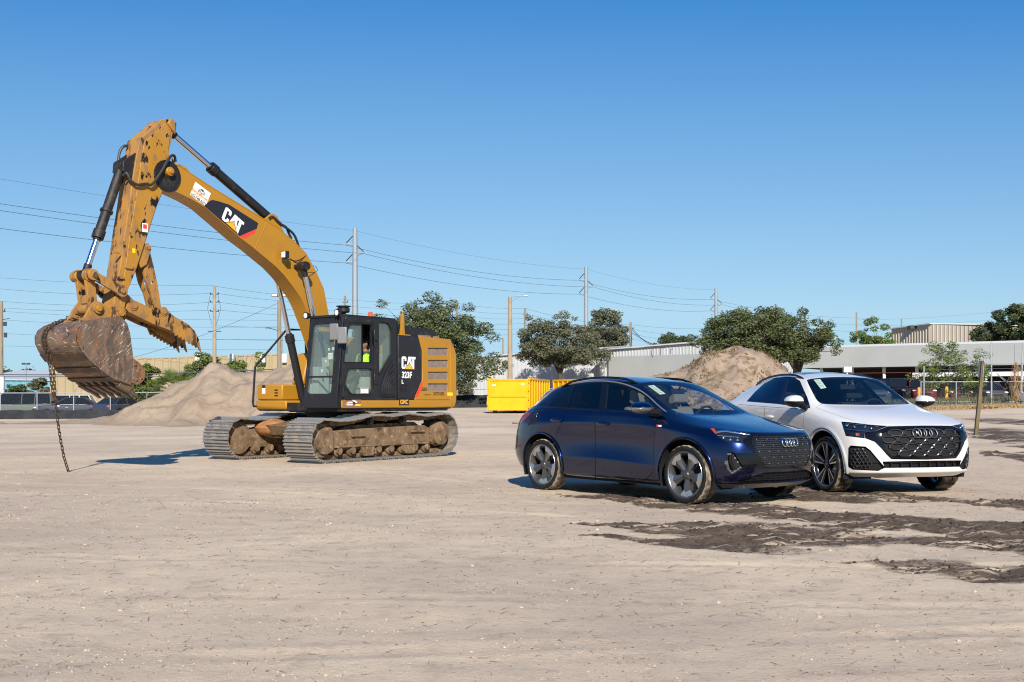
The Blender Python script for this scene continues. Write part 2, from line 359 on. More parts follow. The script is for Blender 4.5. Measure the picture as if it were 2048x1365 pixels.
def rounded(poly, r, k=4):                # round the corners of a polygon
    out = []; n = len(poly)
    for i in range(n):
        p0, p, p1 = Vector(poly[i - 1]), Vector(poly[i]), Vector(poly[(i + 1) % n]); a, b = (p0 - p), (p1 - p)
        rr = min(r, a.length * 0.45, b.length * 0.45); A = p + a.normalized() * rr; B = p + b.normalized() * rr
        for j in range(k + 1):
            t = j / k; out.append(tuple(A * (1 - t) ** 2 + p * 2 * t * (1 - t) + B * t * t))
    return out
YEL = rgb('a6761e')
CATY = worn('machine_yellow', YEL, [(rgb('9c6e24'), 1.2, 0.5, 0.8), (rgb('9b773f'), 5, 0.60, 0.8), (rgb('4a3720'), 14, 0.70, 0.74)], 0.42, spec=0.4)
CATYD = worn('machine_yellow_muddy', rgb('aa7a30'), [(rgb('9a7140'), 1.6, 0.35, 0.60), (rgb('80644a'), 5, 0.48, 0.66), (rgb('4a3726'), 3.6, 0.575, 0.63), (rgb('1c1613'), 4.2, 0.61, 0.64)], 0.6, bmp=0.3, bscale=30, spec=0.25, stretch=(1.6, 1.6, 0.7))
CATK = worn('machine_black', (0.014, 0.014, 0.016), [((0.05, 0.047, 0.042), 6, 0.58, 0.8), ((0.10, 0.09, 0.075), 30, 0.72, 0.8)], 0.4)
CATG = worn('greasy_black', (0.012, 0.011, 0.010), [((0.05, 0.04, 0.03), 7, 0.5, 0.75), ((0.18, 0.13, 0.08), 18, 0.68, 0.78)], 0.55, bmp=0.4)
RODM = pbr('polished_rod', (0.72, 0.72, 0.74), 0.18, 1.0)
DIRTM = worn('caked_dirt', rgb('7a6650'), [(rgb('5b4a39'), 4, 0.45, 0.65), (rgb('a3886a'), 9, 0.55, 0.72), (rgb('2e2822'), 3, 0.6, 0.72)], 0.9, bmp=0.8, bscale=25, spec=0.1)
SHOEM = worn('track_shoe_steel', (0.16, 0.155, 0.15), [(rgb('9a8c79'), 6, 0.42, 0.58), ((0.03, 0.03, 0.03), 16, 0.6, 0.7)], 0.55, 0.25, bmp=0.3)
LUGM = pbr('worn_grouser', (0.40, 0.385, 0.36), 0.4, 0.6)
BUCKM = worn('bucket_steel', rgb('6b5a4c'), [(rgb('54463c'), 2.2, 0.42, 0.6), (rgb('96622c'), 1.1, 0.50, 0.60), (rgb('7b6250'), 3, 0.5, 0.62), (rgb('35291f'), 5, 0.58, 0.68)], 0.55, 0.15, bmp=0.35, stretch=(2.4, 0.6, 0.9))
def scratch(m, rot, sc, lo, hi, col):          # thin bright scrapes running one way across the base colour
    L = m.node_tree.links; tc = N(m, 'ShaderNodeTexCoord'); mp = N(m, 'ShaderNodeMapping'); mp.vector_type = 'TEXTURE'; mp.inputs['Rotation'].default_value = rot; mp.inputs['Scale'].default_value = [1 / q for q in sc]; L.new(tc.outputs['Object'], mp.inputs[0])
    bs = m.node_tree.nodes['Principled BSDF'].inputs['Base Color']; old = bs.links[0].from_socket; setc(m, mixc(m, noise_fac(m, mp.outputs[0], 1.0, lo, hi, 5, 0.7), old, col))
scratch(BUCKM, (0, 0.75, 0.3), (4, 5, 42), 0.605, 0.64, rgb('b5aa9c')); scratch(BUCKM, (0.4, -0.5, 0), (38, 4, 5), 0.63, 0.66, rgb('c4bbb0')); scratch(BUCKM, (0, 0.2, 0), (3, 3, 3), 0.60, 0.68, rgb('8f5a26'))
RIBM = worn('bucket_wear_strip', rgb('40342b'), [(rgb('8a5a22'), 3, 0.5, 0.7), (rgb('1d1916'), 6, 0.55, 0.7)], 0.6)
TOOTHM = worn('tooth_steel', rgb('6d5a45'), [(rgb('3a332d'), 9, 0.45, 0.7)], 0.5, 0.3)
CABGL = glass('cab_glass', (0.93, 0.97, 0.95), 0.01, 0.0, 0.09, (0.42, 0.50, 0.43))
MESHM = worn('louver_mesh', rgb('83766c'), [(rgb('6f645d'), 8, 0.4, 0.7)], 0.8, spec=0.1)
LAMPG = pbr('lamp_lens', (0.75, 0.75, 0.72), 0.12, coat=0.6)
AMBER = pbr('amber_lens', (0.75, 0.10, 0.01), 0.2, coat=0.5)
REDS = pbr('red_stripe', rgb('e0402f'), 0.45); YDEC = pbr('decal_yellow', rgb('e5a52c'), 0.45); DK = pbr('decal_black', (0.016, 0.016, 0.02), 0.35)
WDEC = pbr('decal_white', (0.78, 0.78, 0.76), 0.45); HOSE = pbr('hose_rubber', (0.02, 0.02, 0.021), 0.5)
exc = empty('excavator', (EXC[0], EXC[1], EXZ), EXA, 'yellow and black tracked excavator standing on the sand with its boom raised', 'excavator')
B = lambda: MB()
# ---- undercarriage
def path_track():
    P = []
    fi, fr, si, sr = (1.86, 0.455), 0.40, (-1.83, 0.51), 0.43
    n = 14
    for k in range(n + 1):
        a = -math.pi / 2 + math.pi * k / n; P.append((fi[0] + fr * math.cos(a), fi[1] + fr * math.sin(a)))
    for u, w in ((1.5, 0.825), (1.15, 0.83), (0.85, 0.87), (0.55, 0.925), (0.25, 0.925), (-0.1, 0.905), (-0.4, 0.93), (-0.62, 0.955), (-0.9, 0.925), (-1.2, 0.895), (-1.5, 0.915)): P.append((u, w))
    for k in range(n + 1):
        a = math.pi / 2 + math.pi * k / n; P.append((si[0] + sr * math.cos(a), si[1] + sr * math.sin(a)))
    P += [(-1.5, 0.06), (-1.1, 0.055), (1.1, 0.055), (1.5, 0.055)]
    return P
tp = path_track(); seglen = [math.dist(tp[i], tp[(i + 1) % len(tp)]) for i in range(len(tp))]; TL = sum(seglen); NS = 51
def at_track(s):
    s %= TL
    for i, l in enumerate(seglen):
        if s <= l:
            p, q = tp[i], tp[(i + 1) % len(tp)]; t = s / l
            return (p[0] + (q[0] - p[0]) * t, p[1] + (q[1] - p[1]) * t), math.atan2(q[1] - p[1], q[0] - p[0])
        s -= l
SW = 0.79; pitch = TL / NS
sb = B(); sb.box((0, 0, -0.006), (pitch * 0.97, SW, 0.02))
shoe_me = None
for gxp, hh in ((-0.38, 0.034), (-0.02, 0.024), (0.34, 0.034)):
    g = gxp * pitch; sb.prism([(g - 0.016, -0.014), (g + 0.016, -0.014), (g + 0.008, -0.014 - hh), (g - 0.008, -0.014 - hh)], -SW / 2, SW / 2, 'y', 1)
for tv, side in ((1.24, 1), (-1.24, -1)):
    tf = B(); o1, o2 = tv - 0.20, tv + 0.20
    tf.prism(rounded([(1.62, 0.26), (1.62, 0.62), (1.2, 0.66), (-1.35, 0.70), (-1.5, 0.62), (-1.5, 0.30), (1.3, 0.24)], 0.06), o1, o2)
    tf.prism([(1.5, 0.60), (0.9, 0.74), (-1.1, 0.78), (-1.3, 0.68)], tv - 0.1, tv + 0.1)
    tf.bx((-1.45, tv + side * 0.19, 0.29), (1.5, tv + side * 0.26, 0.325)); tf.bx((-1.3, tv + side * 0.19, 0.55), (-0.85, tv + side * 0.25, 0.60)); tf.bx((0.6, tv + side * 0.19, 0.50), (1.0, tv + side * 0.25, 0.54))
    fo = tf.build('track_frame', DIRTM, exc, 0.012)
    b = B(); b.lathe([(0.12, -0.26), (0.34, -0.22), (0.37, -0.08), (0.37, 0.08), (0.34, 0.22), (0.12, 0.26)], (1.84, tv, 0.455), (0, 1, 0), 28); b.build('idler_wheel', DIRTM, fo)
    b = B(); b.prism(rounded([(2.02, 0.30), (2.06, 0.46), (2.0, 0.60), (1.86, 0.70), (1.62, 0.72), (1.55, 0.60), (1.55, 0.24), (1.75, 0.16), (1.92, 0.19)], 0.06), tv + side * 0.16, tv + side * 0.28); b.build('idler_guard', DIRTM, fo, 0.015)
    b = B(); b.lathe([(0.36, -0.03), (0.36, 0.03)], (-1.83, tv, 0.51), (0, 1, 0), 30)
    for k in range(22):
        a = 2 * math.pi * k / 22; b.box((-1.83 + 0.37 * math.cos(a), tv, 0.51 + 0.37 * math.sin(a)), (0.05, 0.06, 0.05))
    b.build('sprocket', CATG, fo)
    b = B(); s_ = side; b.lathe([(0.27, 0.0), (0.29, 0.05), (0.29, 0.13), (0.265, 0.17), (0.265, 0.27), (0.24, 0.29), (0.10, 0.30), (0.02, 0.30)], (-1.83, tv, 0.51), (0, s_, 0), 28)
    for k in range(20): a = 2 * math.pi * k / 20; b.cyl((-1.83 + 0.28 * math.cos(a), tv + s_ * 0.12, 0.51 + 0.28 * math.sin(a)), (-1.83 + 0.28 * math.cos(a), tv + s_ * 0.155, 0.51 + 0.28 * math.sin(a)), 0.014, 6)
    b.build('final_drive', DIRTM, fo)
    for u in (-0.62, 0.42):
        b = B(); b.lathe([(0.03, -0.2), (0.085, -0.2), (0.085, 0.2), (0.06, 0.21), (0.06, 0.25), (0.01, 0.25)], (u, tv, 0.815), (0, side, 0), 16); b.bx((u - 0.05, tv - 0.05, 0.65), (u + 0.05, tv + 0.05, 0.8)); b.build('carrier_roller', CATG, fo)
    for k in range(8):
        u = -1.38 + k * 0.39; b = B(); b.lathe([(0.04, -0.25), (0.075, -0.25), (0.075, -0.2), (0.115, -0.18), (0.115, 0.18), (0.075, 0.2), (0.075, 0.25), (0.04, 0.25)], (u, tv, 0.225), (0, 1, 0), 14); b.build('track_roller', DIRTM, fo)
    for u in (-0.75, 0.55):
        b = B()
        for du in (-0.16, -0.05, 0.06, 0.17): b.prism([(u + du - 0.03, 0.29), (u + du + 0.02, 0.29), (u + du * 0.7 + 0.02, 0.12), (u + du * 0.7 - 0.03, 0.12)], tv + side * 0.22, tv + side * 0.29)
        b.prism([(u - 0.2, 0.17), (u + 0.2, 0.17), (u + 0.13, 0.10), (u - 0.13, 0.10)], tv + side * 0.20, tv + side * 0.295); b.build('track_guide_guard', DIRTM, fo, 0.008)
    lk = B()
    for k in range(NS):
        (u, w), a = at_track((k + 0.5) * pitch); rm = Matrix.Rotation(-a, 3, 'Y')
        for dv in (-0.115, 0.115): lk.box((u - 0.055 * math.sin(a), tv + dv, w + 0.055 * math.cos(a)), (pitch * 0.8, 0.045, 0.085), 0, rm)
        (u, w), a = at_track(k * pitch); lk.cyl((u - 0.055 * math.sin(a), tv - 0.14, w + 0.055 * math.cos(a)), (u - 0.055 * math.sin(a), tv + 0.14, w + 0.055 * math.cos(a)), 0.032, 8)
    lk.build('track_chain', DIRTM, fo)
    for k in range(NS):
        (u, w), a = at_track((k + 0.5) * pitch)
        if shoe_me is None: ob = sb.build('track_shoe', [SHOEM, LUGM], fo, 0, 20); shoe_me = ob.data
        else: ob = bpy.data.objects.new('track_shoe', shoe_me); link(ob, fo)
        ob.location = (u, tv, w); ob.rotation_euler = (0, -a, 0)
b = B(); b.bx((-1.0, -1.1, 0.45), (1.0, 1.1, 0.72)); b.prism([(1.35, 0.72), (0.6, 0.82), (-0.6, 0.82), (-1.35, 0.72), (-1.2, 0.5), (1.2, 0.5)], -0.75, 0.75)
for sx in (-1, 1):
    for sy in (-1, 1): b.prism([(sx * 0.55, 0.80), (sx * 1.05, 0.72), (sx * 1.15, 0.45), (sx * 0.6, 0.45)], sy * 0.5, sy * 1.12)
b.build('car_body', DIRTM, exc, 0.02)
b = B(); b.ball((1.0, -0.92, 0.66), (0.42, 0.34, 0.20), 18, 8); b.build('dirt_heap', worn('orange_soil', rgb('a5744a'), [(rgb('84603f'), 5, 0.4, 0.65)], 0.95, bmp=0.8, bscale=20, spec=0.1), exc)
b = B(); b.lathe([(0.6, 0.7), (0.62, 0.95), (0.66, 0.96), (0.66, 1.02), (0.55, 1.05)], (0, 0, 0), (0, 0, 1), 32); b.build('swing_bearing', CATG, exc)
# ---- upper structure
def arc_rear(r=2.86, v=1.43, n=10):
    a0 = math.asin(v / r); return [(-r * math.cos(a0 - 2 * a0 * k / n), r * math.sin(a0 - 2 * a0 * k / n)) for k in range(n + 1)]
b = B(); b.prism([(1.30, 1.40), (1.30, 0.45), (1.0, 0.40), (1.0, -1.35), (-2.2, -1.40), (-2.2, 1.40)], 1.02, 1.20, 'z')
b.bx((0.15, -0.42, 1.0), (0.98, 0.42, 1.12)); b.build('deck_frame', CATG, exc, 0.015)
SKL = 1.06
b = B(); b.prism([(1.28, SKL + 0.03), (1.28, 1.26), (-2.28, 1.26), (-2.28, 1.09), (-1.6, SKL + 0.02)], 1.37, 1.45); b.build('side_skirt', CATY, exc, 0.03, seg=3)
b = B(); b.prism([(0.9, SKL + 0.03), (0.9, 1.26), (-2.28, 1.26), (-2.28, 1.09)], -1.45, -1.37); b.build('side_skirt', CATY, exc, 0.03, seg=3)
cw = B(); ar = arc_rear(); out = ar + [(-2.24, -1.43), (-2.24, 1.43)]
def cwring(k, z): return [(x * k if x < -2.3 else x, y * (1 if x > -2.3 else (0.55 + 0.45 * k)), z) for x, y in out]
lv = [(0.93, 1.06), (0.985, 1.12), (1.0, 1.25), (1.0, 2.28), (0.985, 2.42), (0.945, 2.60), (0.93, 2.66)]; n_ = len(out)
for i, (k, z) in enumerate(lv):
    cw.v += cwring(k, z)
for i in range(len(lv) - 1):
    for j in range(n_): cw.f.append((i * n_ + j, i * n_ + (j + 1) % n_, (i + 1) * n_ + (j + 1) % n_, (i + 1) * n_ + j)[::-1]); cw.m.append(0)
cw.f += [tuple(range(n_)), tuple(range(len(lv) * n_ - 1, (len(lv) - 1) * n_ - 1, -1))]; cw.m += [0, 0]
cwo = cw.build('counterweight', CATY, exc, 0.02, 40)
def z7(x, y, v=1.43): return uw(780 + x / 7.18, 640 + y / 7.18, v)
VS = 1.43
kx0 = -0.47; kseam = z7(465, 460)[0]; kend = -2.235; htop = 2.67
sl_t = z7(413, 318)[0]
b = B(); b.prism([(kx0, 1.265), (kx0, htop), (sl_t, htop), (kseam, z7(465, 450)[1]), (kseam, z7(465, 862)[1]), (z7(350, 1105)[0], 1.265)], 0.95, VS); eb = b.build('engine_side_panel', CATK, exc, 0.035, seg=3)
hol = []
for (x0, x1, y0, y1) in ((545, 832, 405, 510), (548, 832, 578, 682), (548, 832, 748, 855), (545, 832, 915, 1020)):
    hol.append(rounded([z7(x0, y1), z7(x1, y1), z7(x1, y0), z7(x0, y0)], 0.02, 2))
b = B(); o_ = [(z7(355, 1105)[0], 1.265), (kend, 1.265), (kend, htop - 0.02), (sl_t - 0.005, htop), (kseam - 0.005, z7(465, 450)[1]), (kseam - 0.005, z7(465, 862)[1])]
plate(b, o_, hol, VS - 0.035, VS + 0.002); ld = b.build('louvered_door', CATY, exc, 0.006)
for h_ in hol:
    b = B(); us = [p[0] for p in h_]; ws = [p[1] for p in h_]; b.bx((min(us) - 0.02, VS - 0.05, min(ws) - 0.02), (max(us) + 0.02, VS - 0.028, max(ws) + 0.02)); lo = b.build('louver_screen', MESHM, ld)
b = B(); b.bx((kend, -1.42, 1.265), (kx0, 0.95, htop - 0.01)); b.bx((kend, 0.95, 1.265), (kseam, VS - 0.06, htop - 0.03)); b.build('engine_enclosure', CATY, exc, 0.03)
b = B(); hp = rounded([(-0.72, htop), (-0.72, 2.80), (-0.80, 2.90), (-2.0, 2.88), (-2.17, 2.78), (-2.2, htop - 0.02)], 0.08); b.prism(hp, -0.2, 1.12); ho = b.build('engine_hood', CATK, exc, 0.05, seg=3)
for (x0, x1, y0, y1) in ((400, 580, 228, 285), (618, 705, 240, 295)):
    p, q = uw(780 + x0 / 7.18, 640 + y1 / 7.18, 1.12), uw(780 + x1 / 7.18, 640 + y0 / 7.18, 1.12); b = B(); b.bx((q[0], 1.10, p[1]), (p[0], 1.125, q[1])); b.build('hood_vent', MESHM, ho)
# stand-up bracket on the roof edge
p0 = uw(803, 682, 1.2); b = B(); b.bx((p0[0] - 0.19, 1.1, 2.665), (p0[0] + 0.13, 1.3, 2.70)); b.prism([(p0[0] - 0.09, 2.70), (p0[0] + 0.05, 2.70), (p0[0] + 0.02, 2.85), (p0[0] + 0.005, 3.16), (p0[0] - 0.06, 3.16), (p0[0] - 0.07, 2.85)], 1.17, 1.23); b.cyl((p0[0] - 0.03, 1.2, 3.16), (p0[0] - 0.03, 1.2, 3.22), 0.02, 8); b.build('boom_rest_bracket', CATY, exc, 0.006)
# right-hand tool box, steps and rail
b = B(); b.bx((-0.35, -1.42, 1.26), (0.98, -0.62, 1.60)); b.build('tool_box', CATY, exc, 0.03)
b = B(); b.prism([(0.98, 1.03), (1.03, 1.10), (1.03, 1.25), (-0.5, 1.25), (-0.5, 1.03)], -1.42, -0.45); b.build('step_box', CATY, exc, 0.03)
b = B(); b.prism([(0.42, 1.60), (0.20, 2.30), (-0.4, 2.35), (-0.4, 1.60)], -0.95, -0.6); b.build('fuel_tank', CATY, exc, 0.04)
for z in (1.34, 1.40, 1.46):
    b = B(); b.bx((0.97, -0.86, z), (0.984, -0.76, z + 0.028)); b.build('vent_slot', BLACK, exc)
b = B(); b.bx((0.98, -1.26, 1.40), (0.984, -1.16, 1.52)); b.bx((0.98, -1.26, 1.52), (0.985, -1.16, 1.59), 1); b.build('warning_sticker', [WHITEP, BLACKP], exc)
rl = [(1.0, -1.40, 1.12), (1.10, -1.40, 1.12), (1.12, -1.40, 1.2), (1.08, -1.38, 1.98), (1.02, -1.37, 2.05), (0.34, -1.2, 2.82), (0.25, -1.15, 2.84), (-0.05, -1.0, 2.84), (-0.08, -1.0, 2.3)]
b = B(); b.tube(rl, 0.024, 8); b.build('grab_rail', CATK, exc)
# ---- boom
top = [(4.42, 5.62), (4.30, 5.68), (3.83, 5.50), (3.45, 5.36), (2.65, 5.09), (2.23, 4.95), (1.8, 4.79), (1.36, 4.57), (1.03, 4.35), (0.76, 4.02), (0.54, 3.68), (0.42, 3.22), (0.22, 2.5), (0.02, 1.95), (-0.03, 1.75)]
bot = [(0.06, 1.60), (0.22, 1.62), (0.46, 1.95), (0.68, 2.45), (0.86, 2.84), (1.07, 3.24), (1.21, 3.44), (1.41, 3.64), (1.66, 3.86), (1.9, 4.03), (2.24, 4.21), (2.48, 4.34), (2.84, 4.51), (3.71, 5.0), (4.04, 5.11), (4.58, 5.24), (4.68, 5.36), (4.64, 5.52)]
bp = [(u, w - EXZ) for u, w in top + bot]
b = B(); b.prism(bp, -0.19, 0.19); bo = b.build('boom', CATY, exc, 0.008)
for sv in (-1, 1):
    b = B(); b.prism([(u, w) for u, w in bp], sv * 0.188, sv * 0.205)
    b.build('boom_side_plate', CATY, bo, 0.004)
for q in ([(480, 452), (478, 478)],):
    pass
def bl(px, py, off=0.208): u, w = uw(px, py, 0.2); return Vector((u, off, w))
b = B(); b.tube([bl(533, 446, 0.207), bl(509, 499, 0.207)], 0.008, 6); b.build('weld_seam', CATY, bo)
VF = 0.207
def decal(mb, pts, mi, off, v0=0.2): mb.add([(uw(x, y, v0)[0], off, uw(x, y, v0)[1]) for x, y in pts], [tuple(range(len(pts)))], mi)
z5b = lambda x, y: (370 + x / 9.1, 350 + y / 9.1)
d = B()
decal(d, [z5b(*p) for p in [(345, 570), (420, 495), (490, 458), (600, 480), (800, 545), (950, 640), (1330, 880), (1300, 985), (990, 1120)]][::-1], 0, VF)
decal(d, [z5b(*p) for p in [(1300, 985), (1265, 1065), (1075, 1170), (990, 1120)]][::-1], 1, VF)
CATL = {'C': [(0.1, 0), (0, 0.1), (0, 0.9), (0.1, 1), (0.43, 1), (0.53, 0.9), (0.53, 0.64), (0.34, 0.64), (0.34, 0.82), (0.2, 0.82), (0.2, 0.18), (0.34, 0.18), (0.34, 0.36), (0.53, 0.36), (0.53, 0.1), (0.43, 0)],
        'A': [(0.52, 0), (0.75, 1), (1.02, 1), (1.22, 0), (1.0, 0), (0.98, 0.14), (0.885, 0.66), (0.80, 0.14), (0.77, 0)],
        'T': [(1.05, 1), (1.56, 1), (1.56, 0.81), (1.41, 0.81), (1.41, 0), (1.19, 0), (1.19, 0.81), (1.05, 0.81)],
        'k': [(0.28, -0.03), (0.86, 0.52), (1.36, -0.03)], 'y': [(0.37, 0.0), (0.86, 0.45), (1.28, 0.0)]}
def cat_logo(mb, o, ex, ey, nrm, mats):
    o, ex, ey, nrm = map(Vector, (o, ex, ey, nrm))
    for k, dz, mi in (('C', 0.001, mats[0]), ('A', 0.001, mats[0]), ('T', 0.001, mats[0]), ('k', 0.0018, mats[1]), ('y', 0.0026, mats[2])):
        mb.add([o + ex * x + ey * y + nrm * dz for x, y in CATL[k]], [tuple(range(len(CATL[k])))], mi)
O_ = bl(*z5b(655, 800), VF); Eu = bl(*z5b(905, 1000), VF) - O_; Ev = bl(*z5b(745, 598), VF) - O_
E1 = (bl(*z5b(935, 1050), VF) - O_) / 1.30; E2 = (bl(*z5b(770, 598), VF) - O_) ; E2 = E2 - E1 * 0.12
cat_logo(d, O_, E1, E2, (0, 1, 0), (2, 0, 3)); d.build('brand_decal', [DK, REDS, WDEC, YDEC], bo, smooth=0)
# company board
s1 = lambda x, y: (375 + x / 21, 355 + y / 21)
c00, c10, c01 = bl(*s1(90, 740), VF), bl(*s1(750, 1225), VF), bl(*s1(320, 190), VF)
ex_, ey_ = c10 - c00, c01 - c00; ny = Vector((0, 0.001, 0))
d = B(); d.add([c00, c10, c10 + ey_, c01], [(0, 1, 2, 3)], 0)
arc = [c00 + ex_ * (0.52 + 0.2 * math.cos(a)) + ey_ * (0.56 + 0.30 * math.sin(a)) + ny for a in np.linspace(0, math.pi, 13)]; d.add(arc, [tuple(range(13))], 1)
e1n, e2n = ex_.normalized(), ey_.normalized()
def bt(txt, sz, fx, fy, mi, bold=0.0, sx=1.0): place_text(d, txt, sz, c00 + ex_ * fx + ey_ * fy + ny * 2, e1n, e2n, mi, bold, sx)
bt('EMI', 0.075, 0.52, 0.66, 0, 0.002); bt('EarthMovers', 0.082, 0.52, 0.44, 2, 0.002); bt('Wildwood, FL', 0.05, 0.52, 0.28, 2); bt('352-748-0351', 0.072, 0.5, 0.10, 1, 0.002, 0.95)
d.build('company_board', [WDEC, pbr('sign_green_black', (0.015, 0.03, 0.03), 0.5), pbr('sign_orange', rgb('d08a35'), 0.5)], bo, smooth=0)
# work light
pl = uw(571, 510, 0.36); b = B(); b.bx((pl[0] - 0.05, 0.28, pl[1] - 0.075), (pl[0] + 0.05, 0.42, pl[1] + 0.075)); b.cyl((pl[0] - 0.04, 0.2, pl[1] + 0.02), (pl[0] - 0.02, 0.32, pl[1] + 0.02), 0.02, 8); wl = b.build('work_light', CATK, bo, 0.02)
b = B(); b.bx((pl[0] + 0.045, 0.295, pl[1] - 0.06), (pl[0] + 0.056, 0.405, pl[1] + 0.06)); b.build('lens', LAMPG, wl, 0.01)
# hydraulic lines along the boom
def hose(name, pts, r, parent, mat=None, n=8):
    P = [Vector(p) for p in pts]; out = []
    for i in range(len(P) - 1):
        p0, p1, p2, p3 = P[max(i - 1, 0)], P[i], P[i + 1], P[min(i + 2, len(P) - 1)]
        for k in range(6):
            t = k / 6; out.append(0.5 * ((2 * p1) + (p2 - p0) * t + (2 * p0 - 5 * p1 + 4 * p2 - p3) * t * t + (3 * p1 - p0 - 3 * p2 + p3) * t ** 3))
    out.append(P[-1]); b = B(); b.tube(out, r, n); return b.build(name, mat or HOSE, parent)
def tl(px, py, v): u, w = uw(px, py, v); return (u, v, w)
for v_ in (0.16, 0.10, 0.04):
    b = B(); b.tube([(u, v_, w - EXZ + 0.028) for u, w in top[1:11]], 0.018, 6); b.build('hydraulic_pipe', CATY, bo)
hose('hose', [tl(538, 438, 0.15), tl(545, 434, 0.15), tl(555, 442, 0.17), tl(566, 452, 0.17), tl(578, 460, 0.17), tl(588, 470, 0.16), tl(594, 483, 0.15), tl(598, 496, 0.15)], 0.026, bo)
hose('hose', [tl(560, 448, 0.10), tl(572, 455, 0.10), tl(578, 468, 0.10), tl(583, 478, 0.10)], 0.026, bo)
hose('hose', [tl(342, 316, 0.1), tl(350, 328, 0.12), tl(362, 333, 0.14), tl(372, 338, 0.15), tl(380, 348, 0.15), tl(390, 358, 0.15)], 0.022, bo, CATYD)
hose('wire', [tl(577, 519, 0.21), tl(592, 522, 0.215), tl(603, 518, 0.21), tl(612, 511, 0.2)], 0.007, bo)
hose('wire', [tl(580, 517, 0.21), tl(595, 526, 0.215), tl(612, 512, 0.2)], 0.006, bo)
hose('wire', [tl(618, 531, 0.22), tl(630, 533, 0.1), tl(635, 540, 0.1), tl(630, 545, 0.2), tl(616, 545, 0.3)], 0.006, bo)
# ---- boom cylinders
def cylinder(name, a, b_, rb, rr, frac, parent, v, eye=0.1, mat=None):
    a, b_ = Vector((a[0], v, a[1])), Vector((b_[0], v, b_[1])); d_ = (b_ - a).normalized(); g = a + (b_ - a) * frac
    m = B(); m.cyl(a + d_ * 0.06, g, rb, 18); m.cyl(g - d_ * 0.16, g, rb * 1.22, 18); m.cyl(g - d_ * 0.03, g + d_ * 0.04, rb * 0.8, 18); m.cyl(a - Vector((0, 0.1, 0)), a + Vector((0, 0.1, 0)), eye, 18)
    co = m.build(name, mat or CATG, parent, 0.006)
    m = B(); m.cyl(g, b_ - d_ * 0.08, rr, 16); m.build('rod', RODM, co)
    m = B(); m.cyl(b_ - Vector((0, 0.09, 0)), b_ + Vector((0, 0.09, 0)), eye, 18); m.cyl(b_ - d_ * 0.22, b_ - d_ * 0.05, rr * 1.25, 14); m.build('rod_eye', mat or CATG, co, 0.006); return co, g
for sv in (-1, 1): cylinder('boom_cylinder', (0.52, 1.16), (1.36, 4.04), 0.085, 0.052, 0.52, exc, sv * 0.43, 0.10, CATK)
b = B(); b.cyl((1.36, -0.54, 4.04), (1.36, 0.54, 4.04), 0.055, 16)
for k in (-1, 1): b.cyl((1.36, k * 0.52, 4.04), (1.36, k * 0.56, 4.04), 0.085, 16)
b.build('boom_cylinder_pin', CATG, exc)
cs, g = cylinder('stick_cylinder', (1.88, 5.00), (4.43, 6.36), 0.095, 0.058, 0.60, exc, 0.0, 0.10, CATK)
b = B()
for k in (-1, 1): b.prism([(2.15, 4.95), (1.62, 4.74), (1.80, 5.06), (1.95, 5.10)], k * 0.10, k * 0.14)
b.build('cylinder_bracket', CATY, bo, 0.01)
# ---- stick
sp = [(4.42, 6.26), (4.44, 6.42), (4.55, 6.50), (4.68, 6.45), (4.82, 6.30), (5.14, 6.01), (5.22, 5.66), (5.30, 5.20), (5.36, 4.8), (5.45, 4.3), (5.56, 3.6), (5.68, 3.0), (5.72, 2.80), (5.66, 2.70), (5.55, 2.70), (5.47, 2.90), (5.41, 3.2), (5.2, 3.66), (4.99, 4.24), (4.79, 4.8), (4.63, 5.16), (4.50, 5.3), (4.40, 5.45), (4.42, 5.62), (4.52, 5.72), (4.50, 5.95)]
b = B(); b.prism(sp, -0.19, 0.19); so = b.build('stick', CATYD, exc, 0.01)
ins = [(4.55, 6.30), (4.66, 6.36), (5.02, 6.02), (5.08, 5.62), (5.15, 5.1), (4.92, 4.9), (4.65, 5.3), (4.60, 5.95)]
b = B(); b.prism([(4.47, 6.30), (4.53, 6.42), (4.63, 6.38), (5.06, 5.96), (5.13, 5.6), (5.20, 5.15), (5.26, 4.8), (5.35, 4.3), (5.46, 3.6), (5.56, 3.05), (5.53, 2.75), (5.47, 2.92), (5.42, 3.2), (5.22, 3.66), (5.01, 4.24), (4.81, 4.8), (4.65, 5.16), (4.45, 5.42), (4.50, 5.7), (4.53, 5.95)], 0.188, 0.204); b.build('stick_side_plate', worn('stick_yellow', YEL, [(rgb('a5793a'), 1.5, 0.42, 0.60), (rgb('85684a'), 5, 0.52, 0.70), (rgb('2a1f16'), 3.0, 0.585, 0.615), (rgb('15110f'), 6.0, 0.615, 0.64)], 0.5, stretch=(1.5, 1.5, 0.8)), so, 0.006)
b = B(); b.lathe([(0.30, 0), (0.30, 0.012), (0.02, 0.014)], (4.56, 0.202, 5.42), (0, 1, 0), 24); b.build('pivot_boss', CATG, so)
b = B(); b.cyl((4.55, -0.30, 5.50), (4.55, 0.30, 5.50), 0.085, 18); b.cyl((4.55, 0.28, 5.50), (4.55, 0.33, 5.50), 0.05, 8); b.build('pivot_pin', CATY, exc, 0.01)
b = B(); b.prism([(4.40, 6.22), (4.38, 6.44), (4.50, 6.52), (4.58, 6.40)], 0.195, 0.25); b.prism([(4.40, 6.22), (4.38, 6.44), (4.50, 6.52), (4.58, 6.40)], -0.25, -0.195); b.build('rod_ear', CATYD, so, 0.02)
bc, g = cylinder('bucket_cylinder', (5.40, 5.46), (6.14, 3.44), 0.088, 0.055, 0.66, exc, 0.0, 0.10, CATG)
m = B(); c_ = Vector((5.40, 0, 5.46)); e_ = Vector((6.14, 0, 3.44)); m.cyl(c_ + (e_ - c_) * 0.40, c_ + (e_ - c_) * 0.42, 0.115, 16); m.build('clamp_band', CATG, bc)
b = B()
